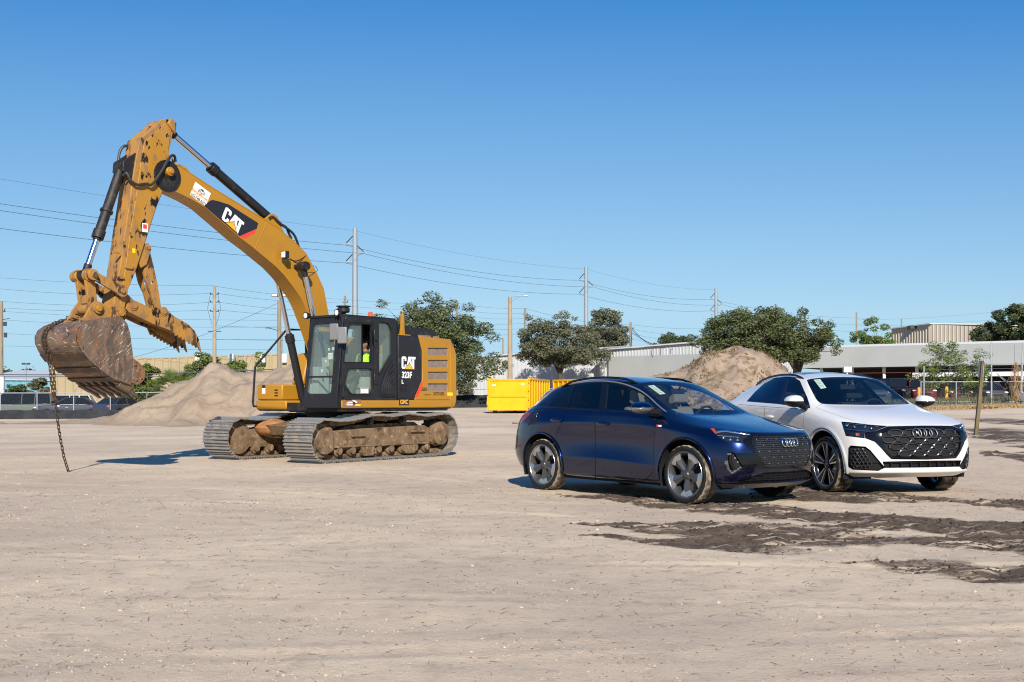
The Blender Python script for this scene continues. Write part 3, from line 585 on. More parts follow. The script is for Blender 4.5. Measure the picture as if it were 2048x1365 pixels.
for k in (-1, 1): b.prism([(5.20, 5.75), (5.46, 5.56), (5.48, 5.38), (5.34, 5.30), (5.26, 5.1)], k * 0.11, k * 0.16)
b.build('cylinder_bracket', CATG, so, 0.01)
hose('hose', [tl(246, 352, 0.14), tl(253, 347, 0.2), tl(262, 362, 0.24), tl(275, 370, 0.26), tl(292, 368, 0.26), (4.95, 0.28, 5.20), tl(322, 345, 0.28), tl(335, 322, 0.26), tl(343, 312, 0.22), tl(349, 313, 0.15), tl(351, 324, 0.12)], 0.026, exc)
hose('hose', [tl(255, 292, -0.1), tl(246, 294, -0.12), tl(239, 306, -0.14), tl(237, 322, -0.14), tl(235, 345, -0.12)], 0.026, exc)
b = B(); p = uw(290, 458, 0.21); b.bx((p[0] - 0.06, 0.205, p[1] - 0.06), (p[0] + 0.06, 0.209, p[1] + 0.10)); b.bx((p[0] - 0.04, 0.2095, p[1] + 0.0), (p[0] + 0.04, 0.2105, p[1] + 0.08), 1); b.build('warning_sticker', [WHITEP, REDS], so)
b = B(); p = uw(268, 502, 0.21); b.bx((p[0] - 0.03, 0.205, p[1] - 0.04), (p[0] + 0.03, 0.208, p[1] + 0.04)); b.build('warning_sticker', pbr('warn_yellow', rgb('e8c81e'), 0.5), so)
for q in ((257, 536), (240, 556), (231, 505)):
    p = uw(*q, 0.21); b = B(); b.bx((p[0] - 0.07, 0.2, p[1] - 0.02), (p[0] + 0.07, 0.24, p[1] + 0.02)); b.build('hose_bracket', CATYD, so, 0.004)
# ---- bucket linkage
for sv in (-1, 1):
    b = B(); A_, C_ = Vector((5.58, 0, 3.20)), Vector((6.15, 0, 3.44)); dd = (C_ - A_).normalized(); nn = Vector((-dd.z, 0, dd.x))
    pl_ = [A_ + nn * 0.085 - dd * 0.05, C_ + nn * 0.075, C_ - nn * 0.075, A_ - nn * 0.085 - dd * 0.05]; b.prism([(q.x, q.z) for q in pl_], sv * 0.235, sv * 0.285)
    for c, r_ in ((A_, 0.11), (C_, 0.10)): b.cyl((c.x, sv * 0.215, c.z), (c.x, sv * 0.30, c.z), r_, 18); b.cyl((c.x, sv * 0.30, c.z), (c.x, sv * 0.33, c.z), 0.05, 10)
    b.build('link_arm', CATYD, exc, 0.008)
b = B()
for sv in (-1, 1):
    b.prism([(6.06, 3.48), (6.24, 3.46), (6.15, 2.86), (5.97, 2.84)], sv * 0.10, sv * 0.165)
    b.cyl((6.15, sv * 0.09, 3.44), (6.15, sv * 0.2, 3.44), 0.115, 18)
b.bx((6.02, -0.1, 2.95), (6.14, 0.1, 3.10)); b.cyl((6.06, -0.2, 2.86), (6.06, 0.2, 2.86), 0.10, 18); b.build('bucket_link', CATYD, exc, 0.01)
b = B(); b.cyl((6.15, -0.34, 3.44), (6.15, 0.34, 3.44), 0.045, 12); b.build('link_pin', TOOTHM, exc)
# ---- bucket
bk = [(5.62, 1.50), (5.97, 1.60), (6.25, 1.775), (6.48, 1.95), (6.62, 2.10), (6.69, 2.24), (6.70, 2.36), (6.64, 2.48), (6.53, 2.56), (6.38, 2.62), (6.1, 2.67), (5.85, 2.72)]
def off(path, t):
    o_ = []
    for i, p in enumerate(path):
        a, c = Vector(path[max(i - 1, 0)]), Vector(path[min(i + 1, len(path) - 1)]); d_ = (c - a).normalized(); o_.append((p[0] - d_.y * t, p[1] + d_.x * t))
    return o_
BW = 0.64
b = B(); b.prism(bk + off(bk, 0.03)[::-1], -BW, BW); bu = b.build('bucket', BUCKM, exc, 0.004, 50)
side = bk + [(5.72, 2.60), (5.67, 2.45), (5.64, 2.1), (5.58, 1.8)]
for sv in (-1, 1):
    b = B(); b.prism(side, sv * (BW - 0.035), sv * (BW + 0.002)); b.prism([(5.68, 2.45), (5.80, 2.62), (5.98, 1.62), (5.66, 1.52), (5.58, 1.8)], sv * (BW), sv * (BW + 0.022)); sp_ = b.build('bucket_side_plate', BUCKM, bu, 0.006)
    b = B(); b.prism(rounded([(5.62, 1.98), (5.50, 1.92), (5.38, 1.78), (5.40, 1.62), (5.52, 1.52), (5.66, 1.56)], 0.03), sv * (BW + 0.005), sv * (BW + 0.05))
    for q in ((5.52, 1.82), (5.60, 1.88), (5.48, 1.65), (5.58, 1.62)): b.cyl((q[0], sv * BW, q[1]), (q[0], sv * (BW + 0.075), q[1]), 0.026, 6)
    b.build('side_cutter', BUCKM, bu, 0.008)
for i, (u0, w0, u1, w1) in enumerate(((6.60, 2.07, 6.49, 1.94), (6.33, 1.83, 6.23, 1.75), (6.07, 1.655, 5.97, 1.60), (5.83, 1.565, 5.72, 1.53))):
    b = B(); d_ = Vector((u1 - u0, w1 - w0)).normalized(); n_2 = Vector((-d_.y, d_.x)) * 0.02
    if n_2.y > 0: n_2 = -n_2
    b.prism([(u0, w0), (u1, w1), (u1 + n_2.x, w1 + n_2.y), (u0 + n_2.x, w0 + n_2.y)], -BW + 0.01, BW - 0.01); b.build('wear_strip', RIBM, bu, 0.004)
for k in range(6):
    v_ = -0.56 + k * 0.224; b = B()
    b.prism([(5.98, 1.62), (5.92, 1.55), (5.70, 1.42), (5.47, 1.29), (5.44, 1.29), (5.55, 1.42), (5.64, 1.52), (5.74, 1.60)], v_ - 0.045, v_ + 0.045)
    b.prism([(5.80, 1.66), (5.88, 1.50), (5.66, 1.39), (5.58, 1.47)], v_ - 0.062, v_ + 0.062); b.build('tooth', TOOTHM, bu, 0.012)
for sv in (-1, 1):
    b = B(); hp_ = rounded([(5.48, 2.70), (5.50, 2.90), (5.68, 2.94), (5.86, 2.86), (5.94, 2.96), (6.10, 3.0), (6.20, 2.88), (6.30, 2.70), (6.42, 2.60), (6.1, 2.64), (5.85, 2.70), (5.70, 2.58)], 0.05, 3); b.prism(hp_, sv * 0.21, sv * 0.265)
    for c in ((6.06, 2.86), (5.61, 2.80)): b.cyl((c[0], sv * 0.20, c[1]), (c[0], sv * 0.31, c[1]), 0.095, 18)
    b.build('bucket_ear', CATYD, bu, 0.012)
b = B()
for c in ((6.06, 2.86), (5.61, 2.80)): b.cyl((c[0], -0.34, c[1]), (c[0], 0.34, c[1]), 0.055, 14)
b.build('bucket_pin', CATY, bu, 0.006)
# ---- thumb
tpz = [(5.46, 2.90), (5.38, 3.02), (5.28, 3.06), (5.12, 3.01), (4.80, 2.88), (4.72, 2.96), (4.60, 2.95), (4.44, 2.83), (4.12, 2.70), (3.96, 2.58), (3.86, 2.42), (3.80, 2.18)]
teeth = []
for k in range(9):
    t = k / 8; u = 3.84 + t * 0.62; w = 2.24 + t * 0.27; teeth += [(u, w - 0.02), (u + 0.035, w + 0.045)]
tpoly = tpz + teeth + [(4.90, 2.66), (5.40, 2.84)]
b = B(); b.bx((5.3, -0.2, 2.9), (5.4, 0.2, 3.0)); b.prism([(5.38, 2.98), (4.78, 2.84), (4.45, 2.74), (4.10, 2.60), (4.2, 2.52), (4.50, 2.62), (4.90, 2.72), (5.38, 2.88)], -0.19, 0.19); th = b.build('thumb', CATYD, exc, 0.008)
for v_ in (-0.44, -0.21, 0.21):
    b = B(); b.prism(tpoly if v_ != -0.44 else tpz[7:] + teeth + [(4.52, 2.6), (4.55, 2.74)], v_ - 0.02, v_ + 0.02); b.build('thumb_plate', CATYD, th, 0.004)
b = B(); b.prism([(4.5, 2.8), (4.15, 2.68), (4.2, 2.6), (4.5, 2.68)], -0.44, 0.0); b.build('thumb_bridge', CATYD, th, 0.006)
b = B()
for c in ((5.30, 2.96), (4.66, 2.90)): b.cyl((c[0], -0.27, c[1]), (c[0], 0.265, c[1]), 0.05, 14); b.cyl((c[0], 0.225, c[1]), (c[0], 0.245, c[1]), 0.085, 14)
b.build('thumb_pin', CATYD, th)
for sv in (-1, 1):
    b = B(); plate(b, rounded([(5.02, 4.05), (4.92, 4.08), (4.86, 3.92), (4.80, 3.72), (4.72, 3.42), (4.64, 2.98), (4.60, 2.88), (4.74, 2.86), (4.86, 3.24), (4.97, 3.44), (5.02, 3.62), (4.98, 3.76)], 0.03, 2), [[(4.83 + 0.035 * math.cos(a), 3.42 + 0.035 * math.sin(a)) for a in np.linspace(0, 2 * math.pi, 13)[:-1]]], sv * 0.075, sv * 0.13); b.build('thumb_link', CATYD, exc, 0.006)
b = B()
for sv in (-1, 1): b.prism([(5.08, 4.1), (4.94, 4.14), (4.88, 4.02), (4.98, 3.74), (5.10, 3.66), (5.16, 3.8)], sv * 0.135, sv * 0.17)
b.cyl((4.95, -0.19, 4.06), (4.95, 0.19, 4.06), 0.05, 12); b.build('thumb_bracket', CATYD, so, 0.01)
b = B(); b.prism([(5.50, 2.78), (5.58, 3.12), (5.40, 3.18), (5.26, 3.08), (5.24, 2.92)], -0.165, 0.165); b.build('thumb_base', CATYD, so, 0.01)
# ---- cab
z6 = lambda x, y, v=1.44: uw(660 + x / 6.206, 610 + y / 6.206, v)
def fx(w): return 1.40 - max(0, w - 1.35) * 0.115            # rake of the front face
CT = 2.965; V0, V1 = 0.48, 1.44; CR = -0.45
cabo = [(CR, 1.10), (1.38, 1.10), (fx(1.4) - 0.01, 1.40), (fx(2.8) - 0.02, 2.84), (fx(2.9) - 0.12, CT), (CR + 0.06, CT), (CR, CT - 0.06)]
up_ = rounded([z6(168, 716), z6(520, 716), z6(520, 240), z6(250, 236), z6(222, 300)], 0.05, 3)
lo_ = rounded([z6(262, 1110), z6(490, 1110), z6(525, 1050), z6(522, 795), z6(225, 795), z6(180, 985)], 0.05, 3)
re_ = rounded([z6(603, 885), z6(762, 610), z6(762, 320), z6(720, 222), z6(600, 210)], 0.05, 3)
cab = MB(); plate(cab, cabo, [up_, lo_, re_], V1 - 0.06, V1)
plate(cab, cabo, [[(CR + 0.25, 1.6), (1.2, 1.6), (1.1, 2.8), (CR + 0.25, 2.8)]], V0, V0 + 0.05)
cab.bx((CR + 0.02, V0 + 0.02, CT - 0.03), (fx(2.9) - 0.1, V1 - 0.02, CT + 0.03)); cab.bx((CR, V0, 1.10), (1.36, V1, 1.22))
fr_o = [(V0, 1.10), (V1, 1.10), (V1, CT), (V0, CT)]
fr_g = rounded([(V0 + 0.10, 1.39), (V1 - 0.17, 1.39), (V1 - 0.17, 2.83), (V0 + 0.13, 2.83)], 0.08, 3)
plate(cab, fr_o, [fr_g], -0.05, 0.0, 'x', 0, lambda p: (fx(p[2]) + p[0], p[1], p[2]))
plate(cab, fr_o, [rounded([(V0 + 0.12, 1.9), (V1 - 0.12, 1.9), (V1 - 0.12, 2.8), (V0 + 0.12, 2.8)], 0.06, 3)], CR, CR + 0.05, 'x')
co = cab.build('cab', CATK, exc, 0.025, seg=3)
b = B(); b.bx((CR - 0.02, V0 + 0.05, CT + 0.03), (fx(2.9) - 0.12, V1 - 0.08, CT + 0.06)); b.build('roof', CATK, co, 0.025)
def pane(name, poly, at, ax, fn=None, mat=CABGL):
    b = B(); plate(b, poly, [], at - 0.004, at + 0.004, ax, 0, fn); return b.build(name, mat, co, smooth=0)
half = (up_[0][0] + up_[len(up_) // 2][0]) / 2
ul = [p for p in up_]; us = [p[0] for p in ul]; ws = [p[1] for p in ul]; slid = z6(400, 500)[0]
pane('sliding_window', rounded([(slid, min(ws) - 0.01), (max(us), min(ws) - 0.01), (max(us) - 0.05, max(ws) + 0.01), (slid, max(ws) + 0.01)], 0.03, 2), V1 - 0.03, 'y')
b = B(); b.bx((slid - 0.02, V1 - 0.045, min(ws)), (slid + 0.005, V1 - 0.02, max(ws))); b.build('window_edge', CATK, co)
pane('door_lower_window', lo_, V1 - 0.03, 'y'); pane('side_window', re_, V1 - 0.03, 'y')
frn = lambda p: (fx(p[2]) + p[0] - 0.02, p[1], p[2])
pane('front_upper_window', [p for p in rounded([(V0 + 0.09, 1.75), (V1 - 0.16, 1.75), (V1 - 0.16, 2.84), (V0 + 0.12, 2.84)], 0.05, 3)], 0, 'x', frn)
pane('front_lower_window', rounded([(V0 + 0.09, 1.38), (V1 - 0.16, 1.38), (V1 - 0.16, 1.72), (V0 + 0.09, 1.72)], 0.05, 3), 0, 'x', frn)
b = B(); b.bx((fx(1.74) - 0.035, V0 + 0.06, 1.72), (fx(1.74), V1 - 0.14, 1.755)); b.build('window_bar', CATK, co)
pane('rear_window', [(V0 + 0.12, 1.9), (V1 - 0.12, 1.9), (V1 - 0.12, 2.8), (V0 + 0.12, 2.8)], CR + 0.02, 'x')
pane('right_window', [(CR + 0.25, 1.6), (1.2, 1.6), (1.1, 2.8), (CR + 0.25, 2.8)], V0 + 0.02, 'y')
def strip(path, v, r=0.012): b = B(); b.tube([(p[0], v, p[1]) for p in path], r, 6, closed=True); return b.build('window_seal', BLACK, co)
strip(up_, V1); strip(lo_, V1); strip(re_, V1)
b = B(); dr = rounded([z6(150, 1000), z6(150, 735), z6(205, 215), z6(545, 215), z6(545, 1060), z6(510, 1135), z6(265, 1135)], 0.06, 3); b.tube([(p[0], V1 + 0.004, p[1]) for p in dr], 0.010, 6, closed=True); b.build('door_frame', CATK, co)
for zz in (380, 920): p = z6(560, zz); b = B(); b.bx((p[0] - 0.05, V1 - 0.01, p[1] - 0.11), (p[0] + 0.05, V1 + 0.03, p[1] + 0.11)); b.build('door_hinge', CATK, co, 0.012)
p = z6(165, 1080); b = B(); b.tube([(p[0] + 0.05, V1, p[1] + 0.12), (p[0] + 0.05, V1 + 0.05, p[1] + 0.1), (p[0] + 0.05, V1 + 0.05, p[1] - 0.1), (p[0] - 0.02, V1 + 0.05, p[1] - 0.13), (p[0] - 0.2, V1 + 0.04, p[1] - 0.13)], 0.014, 6); b.build('grab_handle', CATK, co)
p, q = z6(390, 1112), z6(485, 1033); b = B(); b.bx((q[0], V1 - 0.024, p[1]), (p[0], V1 - 0.02, q[1])); b.bx((q[0] + 0.01, V1 - 0.0205, q[1] - 0.025), (p[0] - 0.01, V1 - 0.019, q[1] - 0.01), 1); b.bx((q[0] + 0.01, V1 - 0.0205, p[1] + 0.012), (p[0] - 0.01, V1 - 0.019, p[1] + 0.022), 1); b.build('safety_sticker', [WHITEP, BLACKP], co)
for k in range(6):     # moulded ribs behind the door
    s_ = k * 0.085; a, c_, e_ = z6(640 + k * 26, 1105), z6(650 + k * 24, 1000 + k * 10), z6(790, 700 + k * 66)
    hose('rib', [(a[0], V1 + 0.004, a[1]), (c_[0], V1 + 0.012, c_[1]), ((c_[0] + e_[0]) / 2 + 0.03, V1 + 0.012, (c_[1] + e_[1]) / 2 + 0.03), (e_[0], V1 + 0.006, e_[1])], 0.026, co, CATK)
b = B(); p, q = z6(625, 1130), z6(795, 1130); b.tube([(p[0], V1 + 0.03, p[1]), (q[0], V1 + 0.03, q[1])], 0.014, 6); b.build('rear_grab_bar', CATK, co)
# mirrors, lamps, beacon, camera
def mirror(px, py, v, rz):
    u, w = uw(px, py, v); b = B(); b.box((u, v, w), (0.05, 0.20, 0.34), 0, Matrix.Rotation(rz, 3, 'Z')); mo = b.build('mirror', pbr('mirror_shell', (0.16, 0.16, 0.165), 0.4), co, 0.03, seg=3)
    return u, w
u_, w_ = mirror(684.5, 671, 1.56, 0.5); b = B(); b.tube([(u_, 1.56, w_ - 0.05), (u_ - 0.02, 1.54, w_ + 0.3), (u_ - 0.06, 1.44, w_ + 0.42)], 0.016, 6); b.build('mirror_arm', CATK, co)
u_, w_ = mirror(668, 664, 1.25, 0.3); b = B(); b.tube([(u_, 1.25, w_), (u_ - 0.05, 1.3, w_ + 0.32)], 0.014, 6); b.build('mirror_arm', CATK, co)
for px, py, v in ((613, 632, 0.56), (675, 626, 1.36)):
    u, w = uw(px, py, v); b = B(); b.lathe([(0.02, -0.07), (0.06, -0.06), (0.075, 0.03), (0.065, 0.035)], (u, v, w), (1, 0, 0), 14); wl = b.build('work_light', CATK, co); b = B(); b.lathe([(0.062, 0.03), (0.04, 0.045), (0.005, 0.05)], (u, v, w), (1, 0, 0), 14); b.build('lens', LAMPG, wl)
u, w = uw(687, 622, 1.2); b = B(); b.cyl((u, 1.2, CT + 0.03), (u, 1.2, w), 0.05, 10); b.lathe([(0.11, 0), (0.13, 0.02), (0.13, 0.09), (0.10, 0.11), (0.15, 0.12), (0.15, 0.14), (0.02, 0.15)], (u, 1.2, w - 0.04), (0, 0, 1), 18); b.build('air_precleaner', CATK, co)
u, w = uw(741, 628, 1.15); b = B(); b.cyl((u, 1.15, CT + 0.03), (u, 1.15, CT + 0.08), 0.06, 12); be = b.build('beacon', CATK, co); b = B(); b.lathe([(0.058, 0), (0.055, 0.08), (0.03, 0.1), (0.003, 0.103)], (u, 1.15, CT + 0.075), (0, 0, 1), 14); b.build('beacon_lens', AMBER, be)
b = B(); b.tube([(fx(2.9) + 0.0, V0 + 0.02, CT + 0.02), (fx(2.9) + 0.0, V1 - 0.02, CT + 0.02)], 0.026, 8); b.build('rain_rail', CATK, co)
# cab interior
SEAT = pbr('seat_grey', (0.22, 0.225, 0.21), 0.8); CONS = pbr('console_grey', (0.30, 0.32, 0.29), 0.7)
b = B(); b.bx((CR + 0.06, V0 + 0.07, 1.225), (1.30, V1 - 0.07, 1.235)); b.bx((CR + 0.055, V0 + 0.06, 1.235), (CR + 0.065, V1 - 0.07, 1.9)); b.bx((CR + 0.1, V0 + 0.052, 1.235), (1.28, V0 + 0.06, 1.6)); b.build('cab_trim', pbr('cab_trim_grey', (0.34, 0.36, 0.32), 0.8), co)
b = B(); b.prism(rounded([(-0.10, 1.5), (0.40, 1.5), (0.42, 1.62), (0.02, 1.64), (-0.12, 2.25), (-0.28, 2.25), (-0.22, 1.6)], 0.05), 0.72, 1.18); b.prism(rounded([(-0.24, 2.26), (-0.12, 2.26), (-0.14, 2.46), (-0.28, 2.46)], 0.04), 0.82, 1.08); b.bx((-0.1, 0.75, 1.2), (0.35, 1.15, 1.5)); b.build('operator_seat', SEAT, co, 0.02)
b = B(); b.bx((-0.15, 0.56, 1.22), (0.55, 0.70, 1.72)); b.bx((-0.15, 1.2, 1.5), (0.5, 1.32, 1.74)); b.bx((0.9, 0.56, 1.22), (1.22, 0.72, 1.95)); b.bx((0.95, 0.6, 1.95), (1.0, 0.8, 2.15))
for v_ in (0.63, 1.26): b.cyl((0.5, v_, 1.72), (0.56, v_, 1.9), 0.015, 6); b.ball((0.56, v_, 1.92), 0.035, 8, 6)
for v_ in (0.88, 1.02): b.cyl((0.95, v_, 1.22), (0.9, v_, 1.75), 0.014, 6)
b.build('console', CONS, co, 0.01)
for q, (v_, z_, sz) in enumerate(((1.14, 2.16, 0.13), (1.08, 2.30, 0.05), (1.20, 2.31, 0.06), (1.02, 2.06, 0.05), (0.93, 1.86, 0.06))):
    b = B(); b.bx((fx(z_) - 0.034, v_ - sz / 2, z_ - sz / 2), (fx(z_) - 0.030, v_ + sz / 2, z_ + sz / 2)); b.build('paper_note', pbr('note_%d' % q, (0.62, 0.66, 0.60), 0.8) if q < 1 else MATS['note_0'], co, smooth=0)
# side markings
d = B(); ux = Vector((-1, 0, 0)); uz = Vector((0, 0, 1)); vy = VS + 0.003
o_ = z7(165, 705); e_ = z7(365, 535); hgt = e_[1] - o_[1]; cat_logo(d, (o_[0], vy, o_[1]), ux * ((o_[0] - e_[0]) / 1.56), uz * hgt, (0, 1, 0), (0, 2, 1))
def side_txt(t, cx, cy, size, mi, bold=0.0, sx=1.0, shear=0.0): p = z7(cx, cy); place_text(d, t, size, (p[0], vy + 0.001, p[1]), ux, uz, mi, bold, sx, shear)
side_txt('323F', 240, 797, 0.185, 0, 0.007, 0.92); side_txt('L', 178, 893, 0.115, 0, 0.005, 1.1); d.build('model_lettering', [WDEC, YDEC, DK], exc, smooth=0)
d = B(); p1, p2, p3, p4 = z7(467, 862), z7(467, 930), z7(405, 1105), z7(350, 1105)
d.add([(p[0], vy + 0.003, p[1]) for p in (p1, p2, p3, p4)], [(0, 1, 2, 3)], 0); d.build('red_stripe', REDS, exc, smooth=0)
d = B(); side_txt('GE83', 483, 1000, 0.10, 0, 0.003, 0.95); d.build('fleet_number', BLACKP, exc, smooth=0)
d = B(); side_txt('XCF10350', 700, 1065, 0.105, 0, 0.003, 0.84); d.build('serial_number', BLACKP, exc, smooth=0)
d = B(); side_txt('State Contract', 537, 1075, 0.045, 0, 0.001, 0.75)
d.build('contract_lettering', BLACKP, exc, smooth=0)
d = B(); p, q = z7(822, 1090), z7(898, 1045); d.bx((q[0], vy, p[1]), (p[0], vy + 0.002, q[1])); d.build('warning_sticker', MATS['warn_yellow'], exc)
p, q = z7(160, 1030), z7(238, 935); d = B(); 
for a, c in (((p[0], p[1]), (q[0], p[1] + 0.012)), ((p[0], q[1] - 0.012), (q[0], q[1])), ((p[0], p[1]), (p[0] - 0.012, q[1])), ((q[0] + 0.012, p[1]), (q[0], q[1]))): d.bx((a[0], vy - 0.002, a[1]), (c[0], vy + 0.006, c[1]))
d.bx(((p[0] * 0.6 + q[0] * 0.4) + 0.07, vy - 0.002, p[1] + 0.05), ((p[0] * 0.6 + q[0] * 0.4) - 0.02, vy + 0.012, q[1] - 0.05)); d.build('door_latch', CATK, exc)
d = B(); p, q = z7(132, 1228, 1.46), z7(278, 1138, 1.46); d.bx((q[0], 1.452, p[1]), (p[0], 1.4545, q[1])); c_ = ((p[0] + q[0]) / 2, (p[1] + q[1]) / 2)
place_text(d, 'GMC', 0.125, (c_[0], 1.4555, c_[1]), ux, uz, 1, 0.004, 0.95); d.build('dealer_sticker', [BLACKP, MATS['decal_yellow']], exc, smooth=0)
k3 = lambda x, y: uw(680 + x / 34.1, 790 + y / 34.1, 1.455)
d = B(); pq, qq = k3(210, 900), k3(1450, 340); d.bx((qq[0], 1.4515, pq[1]), (pq[0], 1.4530, qq[1]))
for pts, mi in (([(330, 710), (560, 480), (860, 480), (850, 560), (500, 580)], 1), ([(450, 720), (520, 620), (870, 620), (860, 720)], 1), ([(830, 360), (1050, 400), (1200, 500), (1060, 560), (900, 430)], 1), ([(1000, 760), (1080, 640), (1420, 640), (1390, 760)], 2), ([(880, 560), (930, 480), (1040, 500), (1070, 620), (960, 680)], 3)):
    d.add([(k3(*p)[0], 1.4538 + 0.0004 * mi, k3(*p)[1]) for p in pts][::-1], [tuple(range(len(pts)))], mi)
d.build('racing_sticker', [pbr('faded_brown', rgb('8d6242'), 0.7), WHITEP, MATS['warn_yellow'], BLACKP], exc, smooth=0)
# ---- chain hanging from the bucket (a thing of its own)
CHM = worn('rusty_chain_steel', rgb('5d4a3e'), [(rgb('3b302a'), 12, 0.4, 0.6), (rgb('8a6f5c'), 25, 0.6, 0.75)], 0.6, 0.4)
chain = empty('chain', (EXC[0], EXC[1], EXZ), EXA, 'rusty steel chain wrapped over the digging bucket with its end on the sand', 'chain')
ck = B(); ck.tube([(0.034 * math.cos(a) * 1.0, 0.021 * math.sin(a), 0) if False else ((0.026 if math.cos(a) > 0 else -0.026) + 0.018 * math.cos(a), 0.021 * math.sin(a), 0) for a in np.linspace(0, 2 * math.pi, 13)[:-1]], 0.0085, 6, closed=True)
link_me = None
def chain_run(pts):
    global link_me
    P = [Vector(p) for p in pts]; L_ = [(P[i + 1] - P[i]).length for i in range(len(P) - 1)]; tot = sum(L_); s = 0; k = 0
    while s < tot:
        r = s; i = 0
        while i < len(L_) - 1 and r > L_[i]: r -= L_[i]; i += 1
        p = P[i] + (P[i + 1] - P[i]) * (r / L_[i]); d_, a, b2 = frame(P[i + 1] - P[i])
        if link_me is None: o = ck.build('chain_link', CHM, chain, 0, 60); link_me = o.data
        else: o = bpy.data.objects.new('chain_link', link_me); link(o, chain)
        if k % 2: a, b2 = b2, -a
        o.matrix_local = Matrix(((d_.x, a.x, b2.x, p.x), (d_.y, a.y, b2.y, p.y), (d_.z, a.z, b2.z, p.z), (0, 0, 0, 1))); s += 0.066; k += 1
def wrap(v): return [(6.20, v + 0.10, 2.70), (6.28, v + 0.05, 2.675), (6.42, v, 2.64), (6.56, v, 2.575), (6.665, v, 2.485), (6.722, v, 2.36), (6.71, v, 2.235), (6.67, v, 2.13)]
def cpt(px, py, v): u, w = uw(px, py, v); return (u, v, w)
chain_run(wrap(-0.27) + [cpt(107, 735, -0.27), cpt(109, 768, -0.30), cpt(111, 800, -0.34), cpt(115, 840, -0.40), cpt(121, 880, -0.46), cpt(128, 915, -0.50), cpt(137, 944, -0.54)])
chain_run(wrap(-0.36) + [cpt(100, 735, -0.36), cpt(103, 768, -0.38), cpt(108, 800, -0.38)])
chain_run([(6.08, -0.10, 2.74), (6.13, -0.18, 2.79), (6.2, -0.26, 2.76), (6.26, -0.33, 2.71), (6.2, -0.35, 2.70), (6.12, -0.26, 2.70)])
# ------------------------------------------------------------------ cars: local x forward, y to the car's left, z up, origin between the axles on the ground
def car_cage(sp):
    rows, lev = sp['rows'], sp['levels']; nv = 5; V = {}; verts = []; faces = []; tags = []; creases = []
    def vid(key, p):
        if key not in V: V[key] = len(verts); verts.append(p)
        return V[key]
    for s in (1, -1):
        def pt(i, v): p = rows[i][v]; return vid(('t', i, v, s if v else 0), (p[0], -s * p[1], p[2]))
        nr = len(rows)
        for i in range(nr - 1):
            for v in range(nv - 1):
                q = [pt(i, v), pt(i, v + 1), pt(i + 1, v + 1), pt(i + 1, v)]
                faces.append(tuple(q if s < 0 else q[::-1]))
                t = 'body'
                if i < 2 and v < 3: t = 'hood'
                elif i in (2, 3) and v < 2: t = 'windshield'
                elif i == nr - 2 and v < 2: t = 'rear_window'
                tags.append(t)
        top = [(0, v) for v in range(nv)] + [(i, 4) for i in range(1, nr - 1)] + [(nr - 1, v) for v in range(nv - 1, -1, -1)]
        def rp(k, c):
            if k == 0: return pt(*top[c])
            p = lev[k - 1][c]; cen = c in (0, len(top) - 1); return vid(('r', k, c, 0 if cen else s), (p[0], -s * p[1], p[2]))
        for k in range(len(lev)):
            for c in range(len(top) - 1):
                q = [rp(k, c), rp(k + 1, c), rp(k + 1, c + 1), rp(k, c + 1)]
                faces.append(tuple(q if s < 0 else q[::-1])); tags.append('body')
        for (kind, idx, a, b, w) in sp['creases']:
            for j in range(a, b):
                e = (pt(j, idx), pt(j + 1, idx)) if kind == 'long' else (pt(idx, j), pt(idx, j + 1)) if kind == 'cross' else (rp(idx, j), rp(idx, j + 1))
                creases.append((e, w))
    return verts, faces, tags, creases
TAGN = ['body', 'hood', 'windshield', 'rear_window']
def subdivide(verts, faces, tags, creases, lvl=3):
    me = bpy.data.meshes.new('cage'); me.from_pydata(verts, [], faces); ob = bpy.data.objects.new('cage', me); COL.objects.link(ob)
    for t in TAGN: me.materials.append(None)
    me.polygons.foreach_set('material_index', [TAGN.index(t) for t in tags])
    ek = {tuple(sorted(e.vertices)): e.index for e in me.edges}; cr = me.attributes.new('crease_edge', 'FLOAT', 'EDGE')
    for e, w in creases: cr.data[ek[tuple(sorted(e))]].value = w
    md = ob.modifiers.new('s', 'SUBSURF'); md.levels = lvl; md.render_levels = lvl
    dg = bpy.context.evaluated_depsgraph_get(); ev = ob.evaluated_get(dg); m2 = bpy.data.meshes.new_from_object(ev)
    bpy.data.objects.remove(ob); return m2
def in_poly(p, poly):
    x, y = p; c = False; n = len(poly)
    for i in range(n):
        x0, y0 = poly[i]; x1, y1 = poly[i - 1]
        if (y0 > y) != (y1 > y) and x < (x1 - x0) * (y - y0) / (y1 - y0) + x0: c = not c
    return c
